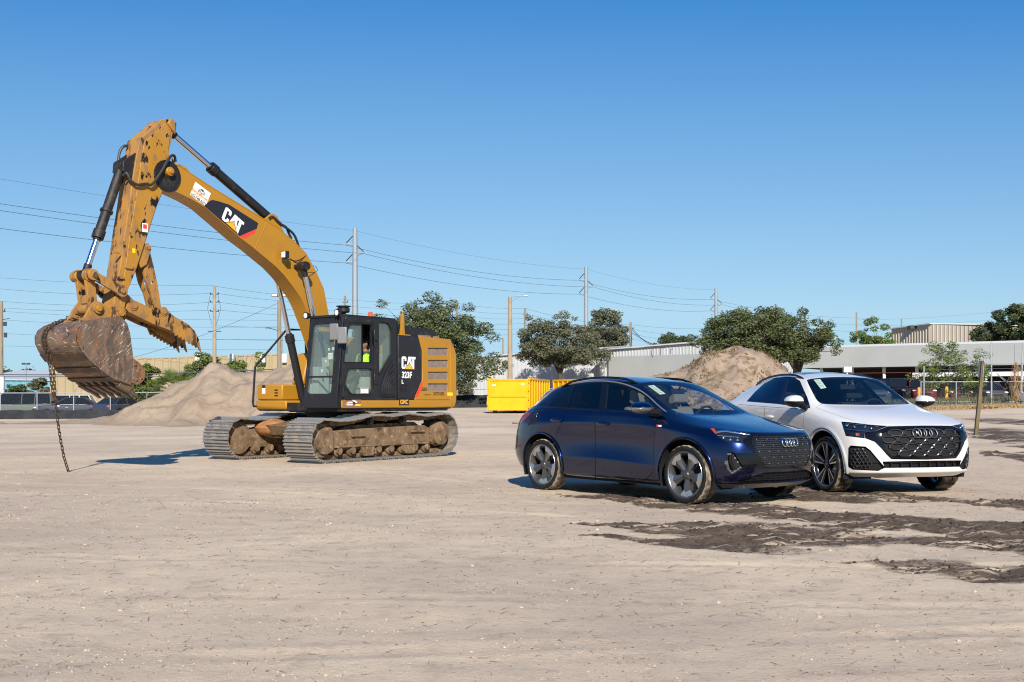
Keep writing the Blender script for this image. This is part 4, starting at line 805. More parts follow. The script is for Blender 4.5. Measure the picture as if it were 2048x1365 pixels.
class CarShell:
    def __init__(s, sp):
        s.sp = sp; h = Vector((sp['head'][0], sp['head'][1])).normalized(); s.h = h; s.n = Vector((-h.y, h.x)); s.O = Vector(sp['O'])
        s.rz = math.atan2(h.y, h.x); s.z0 = sp.get('z0', 0.0)
        s.cam = s.loc(Vector((0, 0, CH)))
        me = subdivide(*car_cage(sp), lvl=sp.get('lvl', 3)); s.full = me
        n = len(me.vertices); co = np.empty(n * 3, np.float32); me.vertices.foreach_get('co', co)
        nr = np.empty(n * 3, np.float32); me.vertices.foreach_get('normal', nr); s.co = co.reshape(-1, 3); s.nr = nr.reshape(-1, 3)
        s.polys = [tuple(p.vertices) for p in me.polygons]; s.bvh = BVHTree.FromPolygons([tuple(c) for c in s.co.tolist()], s.polys)
        bm = bmesh.new(); bm.from_mesh(me); s.lay = bm.faces.layers.string.new('part')
        for f in bm.faces: f[s.lay] = TAGN[f.material_index].encode()
        bmesh.ops.bisect_plane(bm, geom=bm.verts[:] + bm.edges[:] + bm.faces[:], plane_co=(0, 0, 0), plane_no=(0, 1, 0), clear_outer=True); s.bm = bm
    def loc(s, w): d = Vector((w.x, w.y)) - s.O; return Vector((d.dot(s.h), d.dot(s.n), w.z - s.z0))
    def px(s, p):
        X = s.O.x + p.x * s.h.x + p.y * s.n.x; Y = s.O.y + p.x * s.h.y + p.y * s.n.y; return (1024 + F * X / Y, YH - F * (p.z + s.z0 - CH) / Y)
    def ray(s, px, py): return (s.loc(Vector(((px - 1024) / F * 10, 10, CH + (YH - py) / F * 10))) - s.cam).normalized()
    def hit(s, px, py):
        l, n, i, d = s.bvh.ray_cast(s.cam, s.ray(px, py)); return (l, n) if l else (None, None)
    def cut(s, name, poly, mode='px', only=None):
        bm = s.bm
        if mode == 'px': pj = s.px; ok = lambda f: f.normal.dot(s.cam - f.calc_center_median()) > 0
        elif mode == 'side': pj = lambda p: (p.x, p.z); ok = lambda f: f.calc_center_median().y < -0.45
        elif mode == 'front': pj = lambda p: (p.y, p.z); ok = lambda f: f.calc_center_median().x > 1.2
        elif mode == 'rear': pj = lambda p: (p.y, p.z); ok = lambda f: f.calc_center_median().x < -1.4
        n = len(poly)
        for i in range(n):
            a, b = poly[i], poly[(i + 1) % n]; ex = 2e-3 if mode != 'px' else 0.5
            x0, x1, y0, y1 = min(a[0], b[0]) - ex, max(a[0], b[0]) + ex, min(a[1], b[1]) - ex, max(a[1], b[1]) + ex; geo = []
            for f in bm.faces:
                q = [pj(v.co) for v in f.verts]; xs = [t[0] for t in q]; ys = [t[1] for t in q]
                if max(xs) < x0 or min(xs) > x1 or max(ys) < y0 or min(ys) > y1 or not ok(f): continue
                geo.append(f)
            if not geo: continue
            es = {e for f in geo for e in f.edges}; vsx = {v for f in geo for v in f.verts}
            if mode == 'px': co = s.cam; no = s.ray(*a).cross(s.ray(*b)).normalized()
            elif mode == 'side': co = Vector((a[0], 0, a[1])); no = Vector((b[0] - a[0], 0, b[1] - a[1])).cross(Vector((0, 1, 0)))
            else: co = Vector((0, a[0], a[1])); no = Vector((0, b[0] - a[0], b[1] - a[1])).cross(Vector((1, 0, 0)))
            bmesh.ops.bisect_plane(bm, geom=list(vsx) + list(es) + geo, plane_co=co, plane_no=no, dist=2e-4); bm.normal_update()
        for f in bm.faces:
            c = f.calc_center_median()
            if ok(f) and in_poly(pj(c), poly) and (only is None or f[s.lay].decode() in only): f[s.lay] = name.encode()
    def smooth_n(s, p):
        l, n, i, d = s.bvh.find_nearest(p)
        if i is None: return Vector((0, 0, 1))
        w = []; acc = Vector((0, 0, 0))
        for vi in s.polys[i]:
            dd = 1.0 / ((Vector(s.co[vi].tolist()) - p).length ** 2 + 1e-7); acc += Vector(s.nr[vi].tolist()) * dd
        return acc.normalized()
    def part(s, names, oname, mat, parent, sides='both', gap=0.0, lip=0.02, recess=0.0, wall=None, thick=None, label=None):
        """build part object(s) from tagged faces. sides: 'both' = one mesh over both halves, 'each' = one per side"""
        names = [names] if isinstance(names, str) else names; fs = [f for f in s.bm.faces if f[s.lay].decode() in names]
        if not fs: return []
        idx = {}; P = []; FA = []
        for f in fs:
            t = []
            for v in f.verts:
                if v.index not in idx: idx[v.index] = len(P); P.append(v.co.copy())
                t.append(idx[v.index])
            FA.append(tuple(t))
        Nn = [s.smooth_n(p) for p in P]; ec = {}
        for f in FA:
            for i in range(len(f)):
                e = (f[i], f[(i + 1) % len(f)]); ec.setdefault(tuple(sorted(e)), []).append((e, f))
        be = [v[0] for v in ec.values() if len(v) == 1 and not (sides == 'both' and abs(P[v[0][0][0]].y) < 1e-4 and abs(P[v[0][0][1]].y) < 1e-4)]
        inw = {}
        for (a, b), f in be:
            t = P[b] - P[a]
            if t.length < 1e-6: continue
            d = Nn[a].cross(t).normalized()
            for k in (a, b): inw[k] = inw.get(k, Vector((0, 0, 0))) + d
        P0 = [p.copy() for p in P]
        if gap:
            for k, d in inw.items():
                if sides == 'both' and abs(P[k].y) < 1e-4: d = Vector((d.x, 0, d.z))
                if d.length > 1e-6: P[k] = P[k] + d.normalized() * gap
        wq = []; WP = []
        if recess:
            off = [Vector((0, 0, 0)) - n * recess for n in Nn]; Q = [p.copy() for p in P]; P = [p + o for p, o in zip(P, off)]
            for (a, b), f in be: k = len(WP); WP += [Q[a], Q[b], P[b], P[a]]; wq.append((k, k + 1, k + 2, k + 3))
        elif lip:
            for (a, b), f in be: k = len(WP); WP += [P[a], P[b], P[b] - Nn[b] * lip, P[a] - Nn[a] * lip]; wq.append((k, k + 3, k + 2, k + 1))
        outs = []
        def mk(vs, fa, nn, mi, nm):
            me = bpy.data.meshes.new(nm); me.from_pydata([tuple(v) for v in vs], [], fa); me.materials.append(mat); me.materials.append(wall or BLACK)
            me.polygons.foreach_set('material_index', mi); me.polygons.foreach_set('use_smooth', [True] * len(fa)); me.update()
            me.normals_split_custom_set_from_vertices([tuple(n) for n in nn]); o = bpy.data.objects.new(nm, me); link(o, parent)
            if label: o['label'] = label
            return o
        nb = len(P); vs = P + WP; fa = FA + [tuple(i + nb for i in q) for q in wq]; mi = [0] * len(FA) + [1] * len(wq)
        wn = []
        for q in wq:
            a, b, c, d = (WP[i] for i in q); n = (b - a).cross(c - a); n = n.normalized() if n.length > 1e-9 else Vector((0, 0, 1)); wn += [n] * 4
        # wall normals are listed in vertex order
        nn = Nn + wn if len(wn) == len(WP) else Nn + [Vector((0, 0, 1))] * len(WP)
        fl = lambda L: [Vector((v.x, -v.y, v.z)) for v in L]; mfa = [tuple(reversed(f)) for f in fa]
        if sides == 'both':
            k = len(vs); outs.append(mk(vs + fl(vs), fa + [tuple(i + k for i in f) for f in mfa], nn + fl(nn), mi + mi, oname))
        else: outs = [mk(vs, fa, nn, mi, oname), mk(fl(vs), mfa, fl(nn), mi, oname)]
        return outs
    def lining(s, skip, parent):
        bm = s.bm; P = []; FA = []
        for f in bm.faces:
            if f[s.lay].decode() in skip or f.calc_center_median().z < 0.45: continue
            k = len(P)
            for v in f.verts: P.append(v.co - s.smooth_n(v.co) * 0.03)
            FA.append(tuple(range(k + len(f.verts) - 1, k - 1, -1)))
        b = MB(); b.add(P, FA); b.add([(p.x, -p.y, p.z) for p in P], [f[::-1] for f in FA]); return b.build('cabin_lining', DARKIN, parent)
    def trail(s, pts, lift=0.004, sub=6):
        H = [s.hit(*p) for p in pts]; H = [(l + n * lift) for l, n in H if l]; out = []
        for i in range(len(H) - 1):
            p0, p1, p2, p3 = H[max(i - 1, 0)], H[i], H[i + 1], H[min(i + 2, len(H) - 1)]
            for k in range(sub):
                t = k / sub; out.append(0.5 * ((2 * p1) + (p2 - p0) * t + (2 * p0 - 5 * p1 + 4 * p2 - p3) * t * t + (3 * p1 - p0 - 3 * p2 + p3) * t ** 3))
        return out + [H[-1]]
def both_sides(mb): return MB().add(mb.v, mb.f), MB().add([(x, -y, z) for x, y, z in mb.v], [f[::-1] for f in mb.f])
def build_both(mb, name, mats, parent, **kw):
    o = mb.build(name, mats, parent, **kw); m2 = MB(); m2.v = [(x, -y, z) for x, y, z in mb.v]; m2.f = [f[::-1] for f in mb.f]; m2.m = mb.m[:]
    return o, m2.build(name, mats, parent, **kw)
def circle(cx, cz, r, n=26): return [(cx + r * math.cos(2 * math.pi * k / n), cz + r * math.sin(2 * math.pi * k / n)) for k in range(n)]
# ---- paints and shared car materials
def paint(name, col, metal=0.0, rough=0.35):
    m = pbr(name, col, rough, metal, 1.0); m.node_tree.nodes['Principled BSDF'].inputs['Coat IOR'].default_value = 1.6; return m
BLUE = paint('deep_blue_paint', (0.0015, 0.0075, 0.052), 0.9, 0.22); WHITE = paint('white_paint', (0.70, 0.68, 0.645), 0.0, 0.45)
WSHIELD = glass('windshield_glass', (0.82, 0.88, 0.87), 0.02); SIDEGL = glass('side_glass', (0.74, 0.80, 0.79), 0.02); PRIV = glass('privacy_glass', (0.06, 0.07, 0.08), 0.02)
LENS = glass('headlamp_lens', (0.80, 0.84, 0.88), 0.02); TAIL = pbr('tail_lamp_red', (0.22, 0.006, 0.006), 0.1, coat=1); REFL = pbr('red_reflector', (0.55, 0.06, 0.03), 0.25, coat=1)
TYRE = worn('tyre_rubber', (0.012, 0.012, 0.012), [((0.030, 0.028, 0.025), 5, 0.45, 0.7)], 0.75, spec=0.15)
TREAD = worn('dusty_tread', (0.055, 0.05, 0.045), [(rgb('9a8b79'), 9, 0.40, 0.60)], 0.9, spec=0.1)
RIMS = pbr('machined_alloy', (0.52, 0.52, 0.53), 0.25, 0.95); RIMD = pbr('titanium_alloy', (0.09, 0.088, 0.088), 0.4, 0.6); RIMM = pbr('satin_alloy', (0.20, 0.198, 0.195), 0.38, 0.8); RIMK = pbr('black_alloy', (0.02, 0.02, 0.022), 0.3, 0.4, 0.5)
DISC = pbr('brake_disc', (0.35, 0.35, 0.36), 0.4, 0.9); GREYT = pbr('grey_trim', (0.12, 0.12, 0.125), 0.4); TRIMB = pbr('bronze_grey_trim', (0.36, 0.34, 0.33), 0.35, 0.7)
SEATL = pbr('seat_leather', (0.16, 0.145, 0.13), 0.6); STICK = pbr('price_sticker', (0.62, 0.68, 0.58), 0.6)
def tyre(mb, Ro, Rr, w):
    h = w / 2; prof = [(Rr - 0.01, -h * 0.80), (Rr + 0.012, -h * 0.94), ((Ro + Rr) / 2, -h * 1.0), (Ro - 0.035, -h * 0.98), (Ro - 0.012, -h * 0.90), (Ro - 0.002, -h * 0.78)]
    g = 0.012; tr = []
    for k in range(-2, 3):
        c = k * h * 0.31; tr += [(Ro - g, c - h * 0.145), (Ro, c - h * 0.115), (Ro, c + h * 0.115), (Ro - g, c + h * 0.145)]
    p2 = prof + tr + [(r, -z) for r, z in prof[::-1]]; n = 72; b = len(mb.v); m = len(p2)
    for i, (r, z) in enumerate(p2):
        for k in range(n):
            rr = r - (0.007 if (len(prof) - 2 <= i < m - len(prof) + 2 and k % 3 == 0) else 0); th = 2 * math.pi * (k + (0.35 * z / h if i >= len(prof) else 0)) / n; mb.v.append((rr * math.cos(th), z, rr * math.sin(th)))
    for i in range(m - 1):
        for k in range(n):
            mb.f.append((b + i * n + k, b + i * n + (k + 1) % n, b + (i + 1) * n + (k + 1) % n, b + (i + 1) * n + k)); mb.m.append(1 if len(prof) - 2 <= i < m - len(prof) + 1 else 0)
def wheel(parent, style, Ro, Rr, w, pos, steer=0.0, spin=0.0, left=False):
    """outer face towards -y; turned round for the car's left side"""
    wo = empty('wheel', pos, steer + (math.pi if left else 0), parent=parent); h = w / 2
    t = MB(); tyre(t, Ro, Rr, w); t.build('tyre', [TYRE, TREAD], wo, 0, 50)
    r = MB(); r.lathe([(Rr - 0.005, h * 0.8), (Rr + 0.005, h * 0.86), (Rr - 0.03, h * 0.5), (Rr - 0.045, 0.0), (Rr - 0.04, -h * 0.55), (Rr - 0.02, -h * 0.80), (Rr + 0.006, -h * 0.90), (Rr + 0.012, -h * 0.94)][::1], (0, 0, 0), (0, 1, 0), 48)
    r.f = r.f[:-2]; r.m = r.m[:-2]; ro = r.build('rim', RIMD if style == 'star' else RIMK, wo, 0, 40)
    r = MB(); r.torus((0, -h * 0.86, 0), (0, 1, 0), Rr - 0.004, 0.009, 48, 6); r.build('rim_lip', RIMS, ro, 0, 60)
    d = MB(); d.lathe([(0.02, 0.02), (Rr * 0.68, 0.02), (Rr * 0.68, 0.045), (0.02, 0.045)], (0, 0, 0), (0, 1, 0), 32); d.build('brake_disc', DISC, wo)
    d = MB(); d.prism([(Rr * 0.35, 0.1), (Rr * 0.74, 0.16), (Rr * 0.74, -0.10), (Rr * 0.35, -0.05)], -0.005, 0.06); d.build('brake_caliper', BLACK, wo, 0.01)
    yf = -h * 0.62
    if style == 'star':
        for k in range(5):
            a0 = spin + 2 * math.pi * k / 5; ca, sa = math.cos(a0), math.sin(a0)
            def pp(r_, t_, y_): return (r_ * ca - t_ * sa, y_, r_ * sa + t_ * ca)
            s_ = MB()   # broad blade: two facets falling away from a ridge
            R1 = Rr - 0.035
            L_ = [pp(0.06, 0.028, yf), pp(R1 * 0.70, 0.062, yf - 0.012), pp(R1, 0.055, yf - 0.02)]; C_ = [pp(0.06, 0.0, yf - 0.012), pp(R1 * 0.70, 0.004, yf - 0.03), pp(R1, 0.0, yf - 0.03)]; R_ = [pp(0.06, -0.028, yf), pp(R1 * 0.70, -0.050, yf - 0.012), pp(R1, -0.050, yf - 0.02)]
            Bk = lambda P_: [(x, y + 0.045, z) for x, y, z in P_]
            v_ = L_ + C_ + R_ + Bk(L_) + Bk(R_)
            s_.add(v_, [(0, 1, 4, 3), (1, 2, 5, 4)], 0); s_.add(v_, [(3, 4, 7, 6), (4, 5, 8, 7)], 2); s_.add(v_, [(0, 9, 10, 1), (1, 10, 11, 2), (6, 7, 13, 12), (7, 8, 14, 13)], 0)
            # machined arrow head that spreads along the rim
            av = [pp(R1 * 0.76, 0.064, yf - 0.016), pp(R1 * 0.86, 0.0, yf - 0.035), pp(R1 * 0.76, -0.054, yf - 0.016), pp((Rr - 0.012) * math.cos(0.40), -(Rr - 0.012) * math.sin(0.40), yf - 0.024), pp(Rr - 0.01, 0, yf - 0.03), pp((Rr - 0.012) * math.cos(0.40), (Rr - 0.012) * math.sin(0.40), yf - 0.024)]
            s_.add(av, [(0, 1, 4, 5), (1, 2, 3, 4)], 1); s_.build('spoke', [RIMD, RIMS, RIMM], ro, 0, 15)
    else:
        for k in range(5):
            for off_, wd in ((-0.20, 0.023), (0.20, 0.023), (0.0, 0.012)):
                a0 = spin + 2 * math.pi * k / 5 + off_; ca, sa = math.cos(a0), math.sin(a0); R1 = Rr - 0.02
                def pp(r_, t_, y_): return (r_ * ca - t_ * sa, y_, r_ * sa + t_ * ca)
                s_ = MB(); i_ = [pp(0.05, -off_ * 0.05 + wd * 0.8, yf + 0.01), pp(0.05, -off_ * 0.05 - wd * 0.8, yf + 0.01), pp(R1, -wd * 1.5, yf - 0.02), pp(R1, wd * 1.5, yf - 0.02)]; f_ = [pp(0.08, wd * 0.3, yf - 0.012), pp(0.08, -wd * 0.3, yf - 0.012), pp(R1, -wd * 0.55, yf - 0.036), pp(R1, wd * 0.55, yf - 0.036)]
                s_.add(i_ + f_, [(4, 5, 6, 7)], 1 if off_ else 0); s_.add(i_ + f_, [(0, 4, 7, 3), (5, 1, 2, 6), (0, 3, 2, 1), (2, 3, 7, 6)], 0); s_.build('spoke', [RIMK, RIMS], ro, 0, 20)
    c = MB(); c.lathe([(0.085, yf + 0.05), (0.08, yf + 0.0), (0.045, yf - 0.012), (0.038, yf - 0.022), (0.004, yf - 0.024)], (0, 0, 0), (0, 1, 0), 20)
    for k in range(5): a0 = spin + 0.63 + 2 * math.pi * k / 5; c.cyl((0.062 * math.cos(a0), yf - 0.015, 0.062 * math.sin(a0)), (0.062 * math.cos(a0), yf + 0.01, 0.062 * math.sin(a0)), 0.009, 6)
    c.build('hub_cap', RIMD if style == 'star' else RIMK, ro, 0, 30); return wo
def seat(parent, x, y, mat, s=1.0, h=0.0):
    b = MB(); b.prism(rounded([(x - 0.05, 0.55), (x + 0.5, 0.58), (x + 0.5, 0.72), (x + 0.05, 0.70), (x - 0.12, 1.20 + h), (x - 0.24, 1.20 + h), (x - 0.14, 0.62)], 0.06), y - 0.25 * s, y + 0.25 * s); so = b.build('seat', mat, parent, 0.04, seg=3)
    b = MB(); b.prism(rounded([(x - 0.16, 1.24 + h), (x - 0.11, 1.26 + h), (x - 0.12, 1.43 + h), (x - 0.22, 1.43 + h), (x - 0.23, 1.25 + h)], 0.04), y - 0.13, y + 0.13)
    for k in (-0.05, 0.05): b.cyl((x - 0.17, y + k, 1.18 + h), (x - 0.17, y + k, 1.27 + h), 0.008, 6)
    b.build('headrest', mat, so, 0.03, seg=3); return so
def wing_mirror(parent, c, sz, cap, low, rest, sides=(1, -1)):
    """egg-shaped housing on a short foot, for the car's right side; mirrored to the left"""
    for s in sides:
        mo = None
        for part_, m_, z0, z1 in (('mirror_cap', cap, -0.15, 1), ('mirror_base', low, -1, -0.15)):
            b = MB(); n, k = 20, 10; g = []
            for j in range(k + 1):
                ph = -math.pi / 2 + math.pi * j / k; row = []
                for i in range(n):
                    th = 2 * math.pi * i / n; e = lambda q: math.copysign(abs(q) ** 0.7, q)
                    x = sz[0] * e(math.cos(th)) * math.cos(ph) ** 0.8 if math.cos(ph) > 0 else 0; y = sz[1] * e(math.sin(th)) * (max(math.cos(ph), 0) ** 0.8); z = sz[2] * math.sin(ph)
                    if x < 0: x *= 0.45
                    z *= 1 - 0.18 * (y / sz[1]) * -1
                    row.append((c[0] + x, s * -1 * (c[1] - y) if False else s * (c[1] + y), c[2] + z))
                g.append(row)
            flat = [p for r_ in g for p in r_]; fs = []
            for j in range(k):
                zz = math.sin(-math.pi / 2 + math.pi * (j + 0.5) / k)
                if z0 <= zz < z1:
                    for i in range(n): f = (j * n + i, j * n + (i + 1) % n, (j + 1) * n + (i + 1) % n, (j + 1) * n + i); fs.append(f if s > 0 else f[::-1])
            b.add(flat, fs); ob = b.build(part_, m_, parent if mo is None else mo, 0, 60); mo = mo or ob
        b = MB(); f0 = rest; b.tube([(c[0] + 0.03, s * (c[1] + sz[1] * 0.6), c[2] - sz[2] * 0.7), (f0[0], s * f0[1], f0[2])], [0.03, 0.045], 8); b.build('mirror_foot', BLACK, mo, 0, 60)
def finish_car(cs, root, sp, ww):
    """underbody, wheel wells, interior shared by the detailed cars"""
    wb2, tr, Ro = sp['wb'] / 2, sp['track'], sp['Ro']
    b = MB(); b.bx((-wb2 + 0.42, -sp['hw'] + 0.08, sp['clear']), (wb2 - 0.42, sp['hw'] - 0.08, sp['clear'] + 0.12)); b.bx((-wb2 - 0.6, -0.5, sp['clear'] + 0.02), (wb2 + 0.55, 0.5, sp['clear'] + 0.16)); b.bx((wb2 + 0.3, -0.5, sp['clear'] + 0.05), (wb2 + 0.62, 0.5, sp['clear'] + 0.25)); b.bx((-wb2 - 0.62, -0.55, sp['clear'] + 0.08), (-wb2 - 0.35, 0.55, sp['clear'] + 0.3)); b.build('underbody', DARKIN, root)
    for x in (-wb2, wb2):
        for s in (-1, 1):
            b = MB(); R1 = sp['arch'] + 0.012; n = 18; pr = [(R1 * math.cos(math.pi * (k / n * 1.24 - 0.12)), R1 * math.sin(math.pi * (k / n * 1.24 - 0.12))) for k in range(n + 1)]
            v = [(x + p[0], s * (sp['hw'] - 0.035), Ro + p[1]) for p in pr] + [(x + p[0], s * 0.52, Ro + p[1]) for p in pr]; f = [(i, i + 1, n + 2 + i, n + 1 + i) for i in range(n)] + [tuple(range(n + 1, 2 * n + 2))]
            b.add(v, f); b.build('wheel_well', DARKIN, root)
def rings(parent, pts_fn, ys, r, tube, mat, name='ring_emblem'):
    b = MB()
    for y in ys: b.tube([pts_fn(y + r * math.cos(a), r * math.sin(a)) for a in np.linspace(0, 2 * math.pi, 25)[:-1]], tube, 8, closed=True)
    return b.build(name, mat, parent, 0, 60)
# ================================================================== blue compact SUV
Q4S = dict(O=(2.002, 15.409), head=(.617, -.787), wb=2.764, track=0.80, hw=0.93, Ro=0.368, arch=0.445, clear=0.20, z0=0.0,
  rows=[[(2.20, 0, .885), (2.17, .30, .888), (2.08, .55, .90), (1.92, .74, .925), (1.66, .865, .955)],
        [(1.78, 0, .99), (1.76, .33, .992), (1.68, .60, .988), (1.55, .775, .985), (1.42, .885, .99)],
        [(1.17, 0, 1.095), (1.15, .36, 1.105), (1.03, .715, 1.115), (1.03, .80, 1.095), (1.02, .885, 1.05)],
        [(.74, 0, 1.345), (.72, .35, 1.335), (.655, .655, 1.31), (.66, .765, 1.225), (.62, .89, 1.09)],
        [(.28, 0, 1.545), (.27, .32, 1.540), (.24, .575, 1.515), (.22, .71, 1.36), (.2, .89, 1.11)],
        [(-.35, 0, 1.645), (-.35, .33, 1.632), (-.35, .58, 1.580), (-.35, .725, 1.38), (-.35, .89, 1.12)],
        [(-.95, 0, 1.625), (-.95, .33, 1.612), (-.95, .57, 1.56), (-.95, .705, 1.385), (-.95, .885, 1.14)],
        [(-1.50, 0, 1.55), (-1.49, .32, 1.54), (-1.42, .53, 1.495), (-1.40, .665, 1.37), (-1.40, .885, 1.155)],
        [(-1.95, 0, 1.46), (-1.94, .30, 1.452), (-1.80, .50, 1.405), (-1.74, .635, 1.30), (-1.76, .87, 1.14)],
        [(-2.14, 0, 1.10), (-2.13, .30, 1.10), (-2.08, .56, 1.10), (-2.03, .73, 1.09), (-1.96, .83, 1.075)]],
  levels=[[(2.265, 0, .82), (2.245, .30, .82), (2.165, .58, .82), (2.01, .775, .83), (1.74, .91, .87), (1.40, .935, .90), (1.02, .918, .94), (.62, .912, .96), (.2, .912, .97), (-.35, .915, .98), (-.95, .93, .985), (-1.40, .945, .965), (-1.76, .91, .96), (-2.03, .85, .95), (-2.13, .76, .95), (-2.19, .56, .95), (-2.22, .3, .95), (-2.23, 0, .95)],
          [(2.285, 0, .63), (2.265, .3, .63), (2.19, .60, .63), (2.05, .80, .63), (1.76, .94, .64), (1.40, .952, .70), (1.02, .915, .70), (.62, .886, .71), (.2, .880, .72), (-.35, .882, .73), (-.95, .905, .73), (-1.40, .952, .72), (-1.76, .93, .70), (-2.07, .86, .70), (-2.18, .77, .70), (-2.23, .57, .70), (-2.26, .3, .70), (-2.27, 0, .70)],
          [(2.275, 0, .44), (2.255, .3, .44), (2.185, .6, .44), (2.06, .80, .44), (1.78, .925, .45), (1.40, .935, .47), (1.02, .928, .42), (.62, .934, .45), (.2, .936, .48), (-.35, .936, .50), (-.95, .928, .48), (-1.40, .935, .48), (-1.76, .925, .49), (-2.10, .85, .49), (-2.22, .76, .49), (-2.27, .57, .49), (-2.30, .3, .49), (-2.30, 0, .49)],
          [(2.235, 0, .29), (2.215, .3, .29), (2.15, .58, .285), (2.03, .77, .28), (1.78, .885, .27), (1.40, .90, .27), (1.02, .90, .26), (.62, .90, .255), (.2, .90, .255), (-.35, .90, .255), (-.95, .90, .26), (-1.40, .90, .28), (-1.76, .89, .30), (-2.05, .80, .33), (-2.15, .70, .34), (-2.20, .5, .34), (-2.22, .3, .34), (-2.22, 0, .34)],
          [(2.12, 0, .225), (2.10, .3, .225), (2.04, .53, .225), (1.93, .69, .225), (1.72, .78, .22), (1.40, .80, .22), (1.02, .82, .205), (.62, .82, .205), (.2, .82, .205), (-.35, .82, .205), (-.95, .82, .205), (-1.40, .80, .22), (-1.70, .78, .23), (-1.95, .70, .25), (-2.03, .60, .25), (-2.07, .45, .25), (-2.08, .3, .25), (-2.08, 0, .25)]],
  creases=[('cross', 2, 0, 2, .85), ('cross', 4, 0, 2, .7), ('long', 2, 2, 4, .6), ('long', 2, 4, 8, .35), ('cross', 8, 0, 3, .8), ('long', 4, 2, 8, .45), ('cross', 0, 0, 3, .6), ('long', 3, 0, 2, .25), ('ring', 3, 5, 11, 1.0), ('ring', 4, 0, 17, .6), ('ring', 1, 4, 13, .75)])
cs = CarShell(Q4S); A4 = lambda *L: [(1020 + x / 4.706, 730 + y / 4.706) for x, y in L]; B4 = lambda *L: [(1320 + x / 6.0235, 830 + y / 6.0235) for x, y in L]; D4 = lambda *L: [(1180 + x / 5.389, 730 + y / 5.389) for x, y in L]
cs.cut('door_front', A4((838, 432), (800, 545), (802, 1062), (1262, 1100), (1345, 1015), (1363, 560), (1380, 446)), only=['body'])
cs.cut('door_rear', A4((838, 432), (800, 545), (802, 1062), (505, 1040), (500, 905), (470, 800), (420, 715), (440, 640), (545, 402)), only=['body'])
cs.cut('pillar', A4((236, 386), (300, 388), (1398, 440), (1318, 322), (1290, 296), (1200, 236), (1050, 182), (918, 162), (760, 164), (600, 184), (480, 215), (400, 258), (310, 325)), only=['body'])
cs.cut('window_front', A4((893, 430), (1070, 438), (1316, 438), (1312, 330), (1290, 304), (1200, 244), (1050, 190), (918, 170)), only=['pillar'])
cs.cut('window_quarter', A4((1326, 345), (1326, 432), (1390, 436)), only=['pillar'])
cs.cut('window_rear', A4((548, 400), (832, 424), (866, 172), (760, 172), (605, 192), (566, 290)), only=['pillar'])
cs.cut('window_rear_quarter', A4((368, 390), (530, 397), (545, 345), (572, 205), (490, 226), (425, 290)), only=['pillar'])
cs.cut('grille_surround', B4((1135, 234), (1545, 224), (1780, 224), (1780, 650), (1300, 650), (1000, 640), (895, 460), (1130, 470), (1100, 432), (1012, 352), (1012, 292)), only=['body', 'hood'])
cs.cut('headlight', B4((595, 152), (830, 170), (1000, 202), (1135, 236), (1012, 292), (1012, 348), (900, 337), (800, 324), (700, 270)), only=['body', 'hood'])
cs.cut('grille', B4((1150, 302), (1200, 272), (1600, 262), (1780, 262), (1780, 615), (1300, 632), (1230, 560), (1165, 440)), only=['grille_surround'])
cs.cut('corner_intake', B4((818, 443), (892, 455), (1000, 632), (868, 716), (765, 612), (798, 520)), only=['body', 'grille_surround'])
cs.cut('lower_intake', B4((960, 782), (1060, 762), (1270, 694), (1780, 672), (1780, 802), (1400, 822), (1000, 832), (925, 802)), only=['body'])
cs.cut('front_lip', B4((1000, 836), (1400, 824), (1780, 804), (1780, 960), (1180, 960), (1040, 905)), only=['body'])
cs.cut('tail_light', A4((88, 560), (100, 462), (165, 444), (195, 462), (130, 520)), only=['body'])
cs.cut('tail_bar', [(0.01, 1.03), (-.80, 1.05), (-.80, 0.98), (0.01, 0.985)], 'rear', only=['body'])
for x in (-1.382, 1.382): cs.cut('arch', circle(x, .372, .445), 'side')
cs.cut('arch', [(-1.827, .372), (-.937, .372), (-.93, .1), (-1.83, .1)], 'side'); cs.cut('arch', [(.937, .372), (1.827, .372), (1.80, .1), (.93, .1)], 'side')
q4 = empty('blue_suv', (2.002, 15.409, 0), cs.rz, 'dark blue compact SUV with star-spoke wheels parked in front of a white SUV', 'car')
cs.bm.verts.index_update()
cs.part('body', 'body', BLUE, q4, 'both', 0.0, 0.0); cs.part('hood', 'hood', BLUE, q4, 'both', 0.004)
dfo = cs.part('door_front', 'door', BLUE, q4, 'each', 0.007); dro = cs.part('door_rear', 'door', BLUE, q4, 'each', 0.007)
cs.part('windshield', 'windshield', WSHIELD, q4, 'both', 0.0, 0.0); cs.part('rear_window', 'rear_window', PRIV, q4, 'both', 0.0, 0.0)
cs.part('pillar', 'pillar_trim', GLOSSK, q4, 'each', 0.0, 0.0)
cs.part('window_front', 'side_window', SIDEGL, q4, 'each', 0, 0); cs.part('window_quarter', 'quarter_window', SIDEGL, q4, 'each', 0, 0); cs.part('window_rear', 'side_window', PRIV, q4, 'each', 0, 0); cs.part('window_rear_quarter', 'quarter_window', PRIV, q4, 'each', 0, 0)
cs.part('grille_surround', 'grille_surround', GLOSSK, q4, 'both', 0.002); gr4 = cs.part('grille', 'grille', pbr('grille_panel', (0.03, 0.031, 0.035), 0.35, 0.3), q4, 'both', 0, 0, 0.012, GLOSSK)[0]
hl4 = cs.part('headlight', 'headlight', BLACK, q4, 'each', 0.001, 0, 0.06, BLACK); cs.part('headlight', 'headlight_lens', LENS, q4, 'each', 0.002, 0)
cs.part('corner_intake', 'corner_intake', GREYT, q4, 'each', 0, 0, 0.03, GLOSSK); cs.part('lower_intake', 'lower_intake', BLACK, q4, 'both', 0, 0, 0.05, GLOSSK)
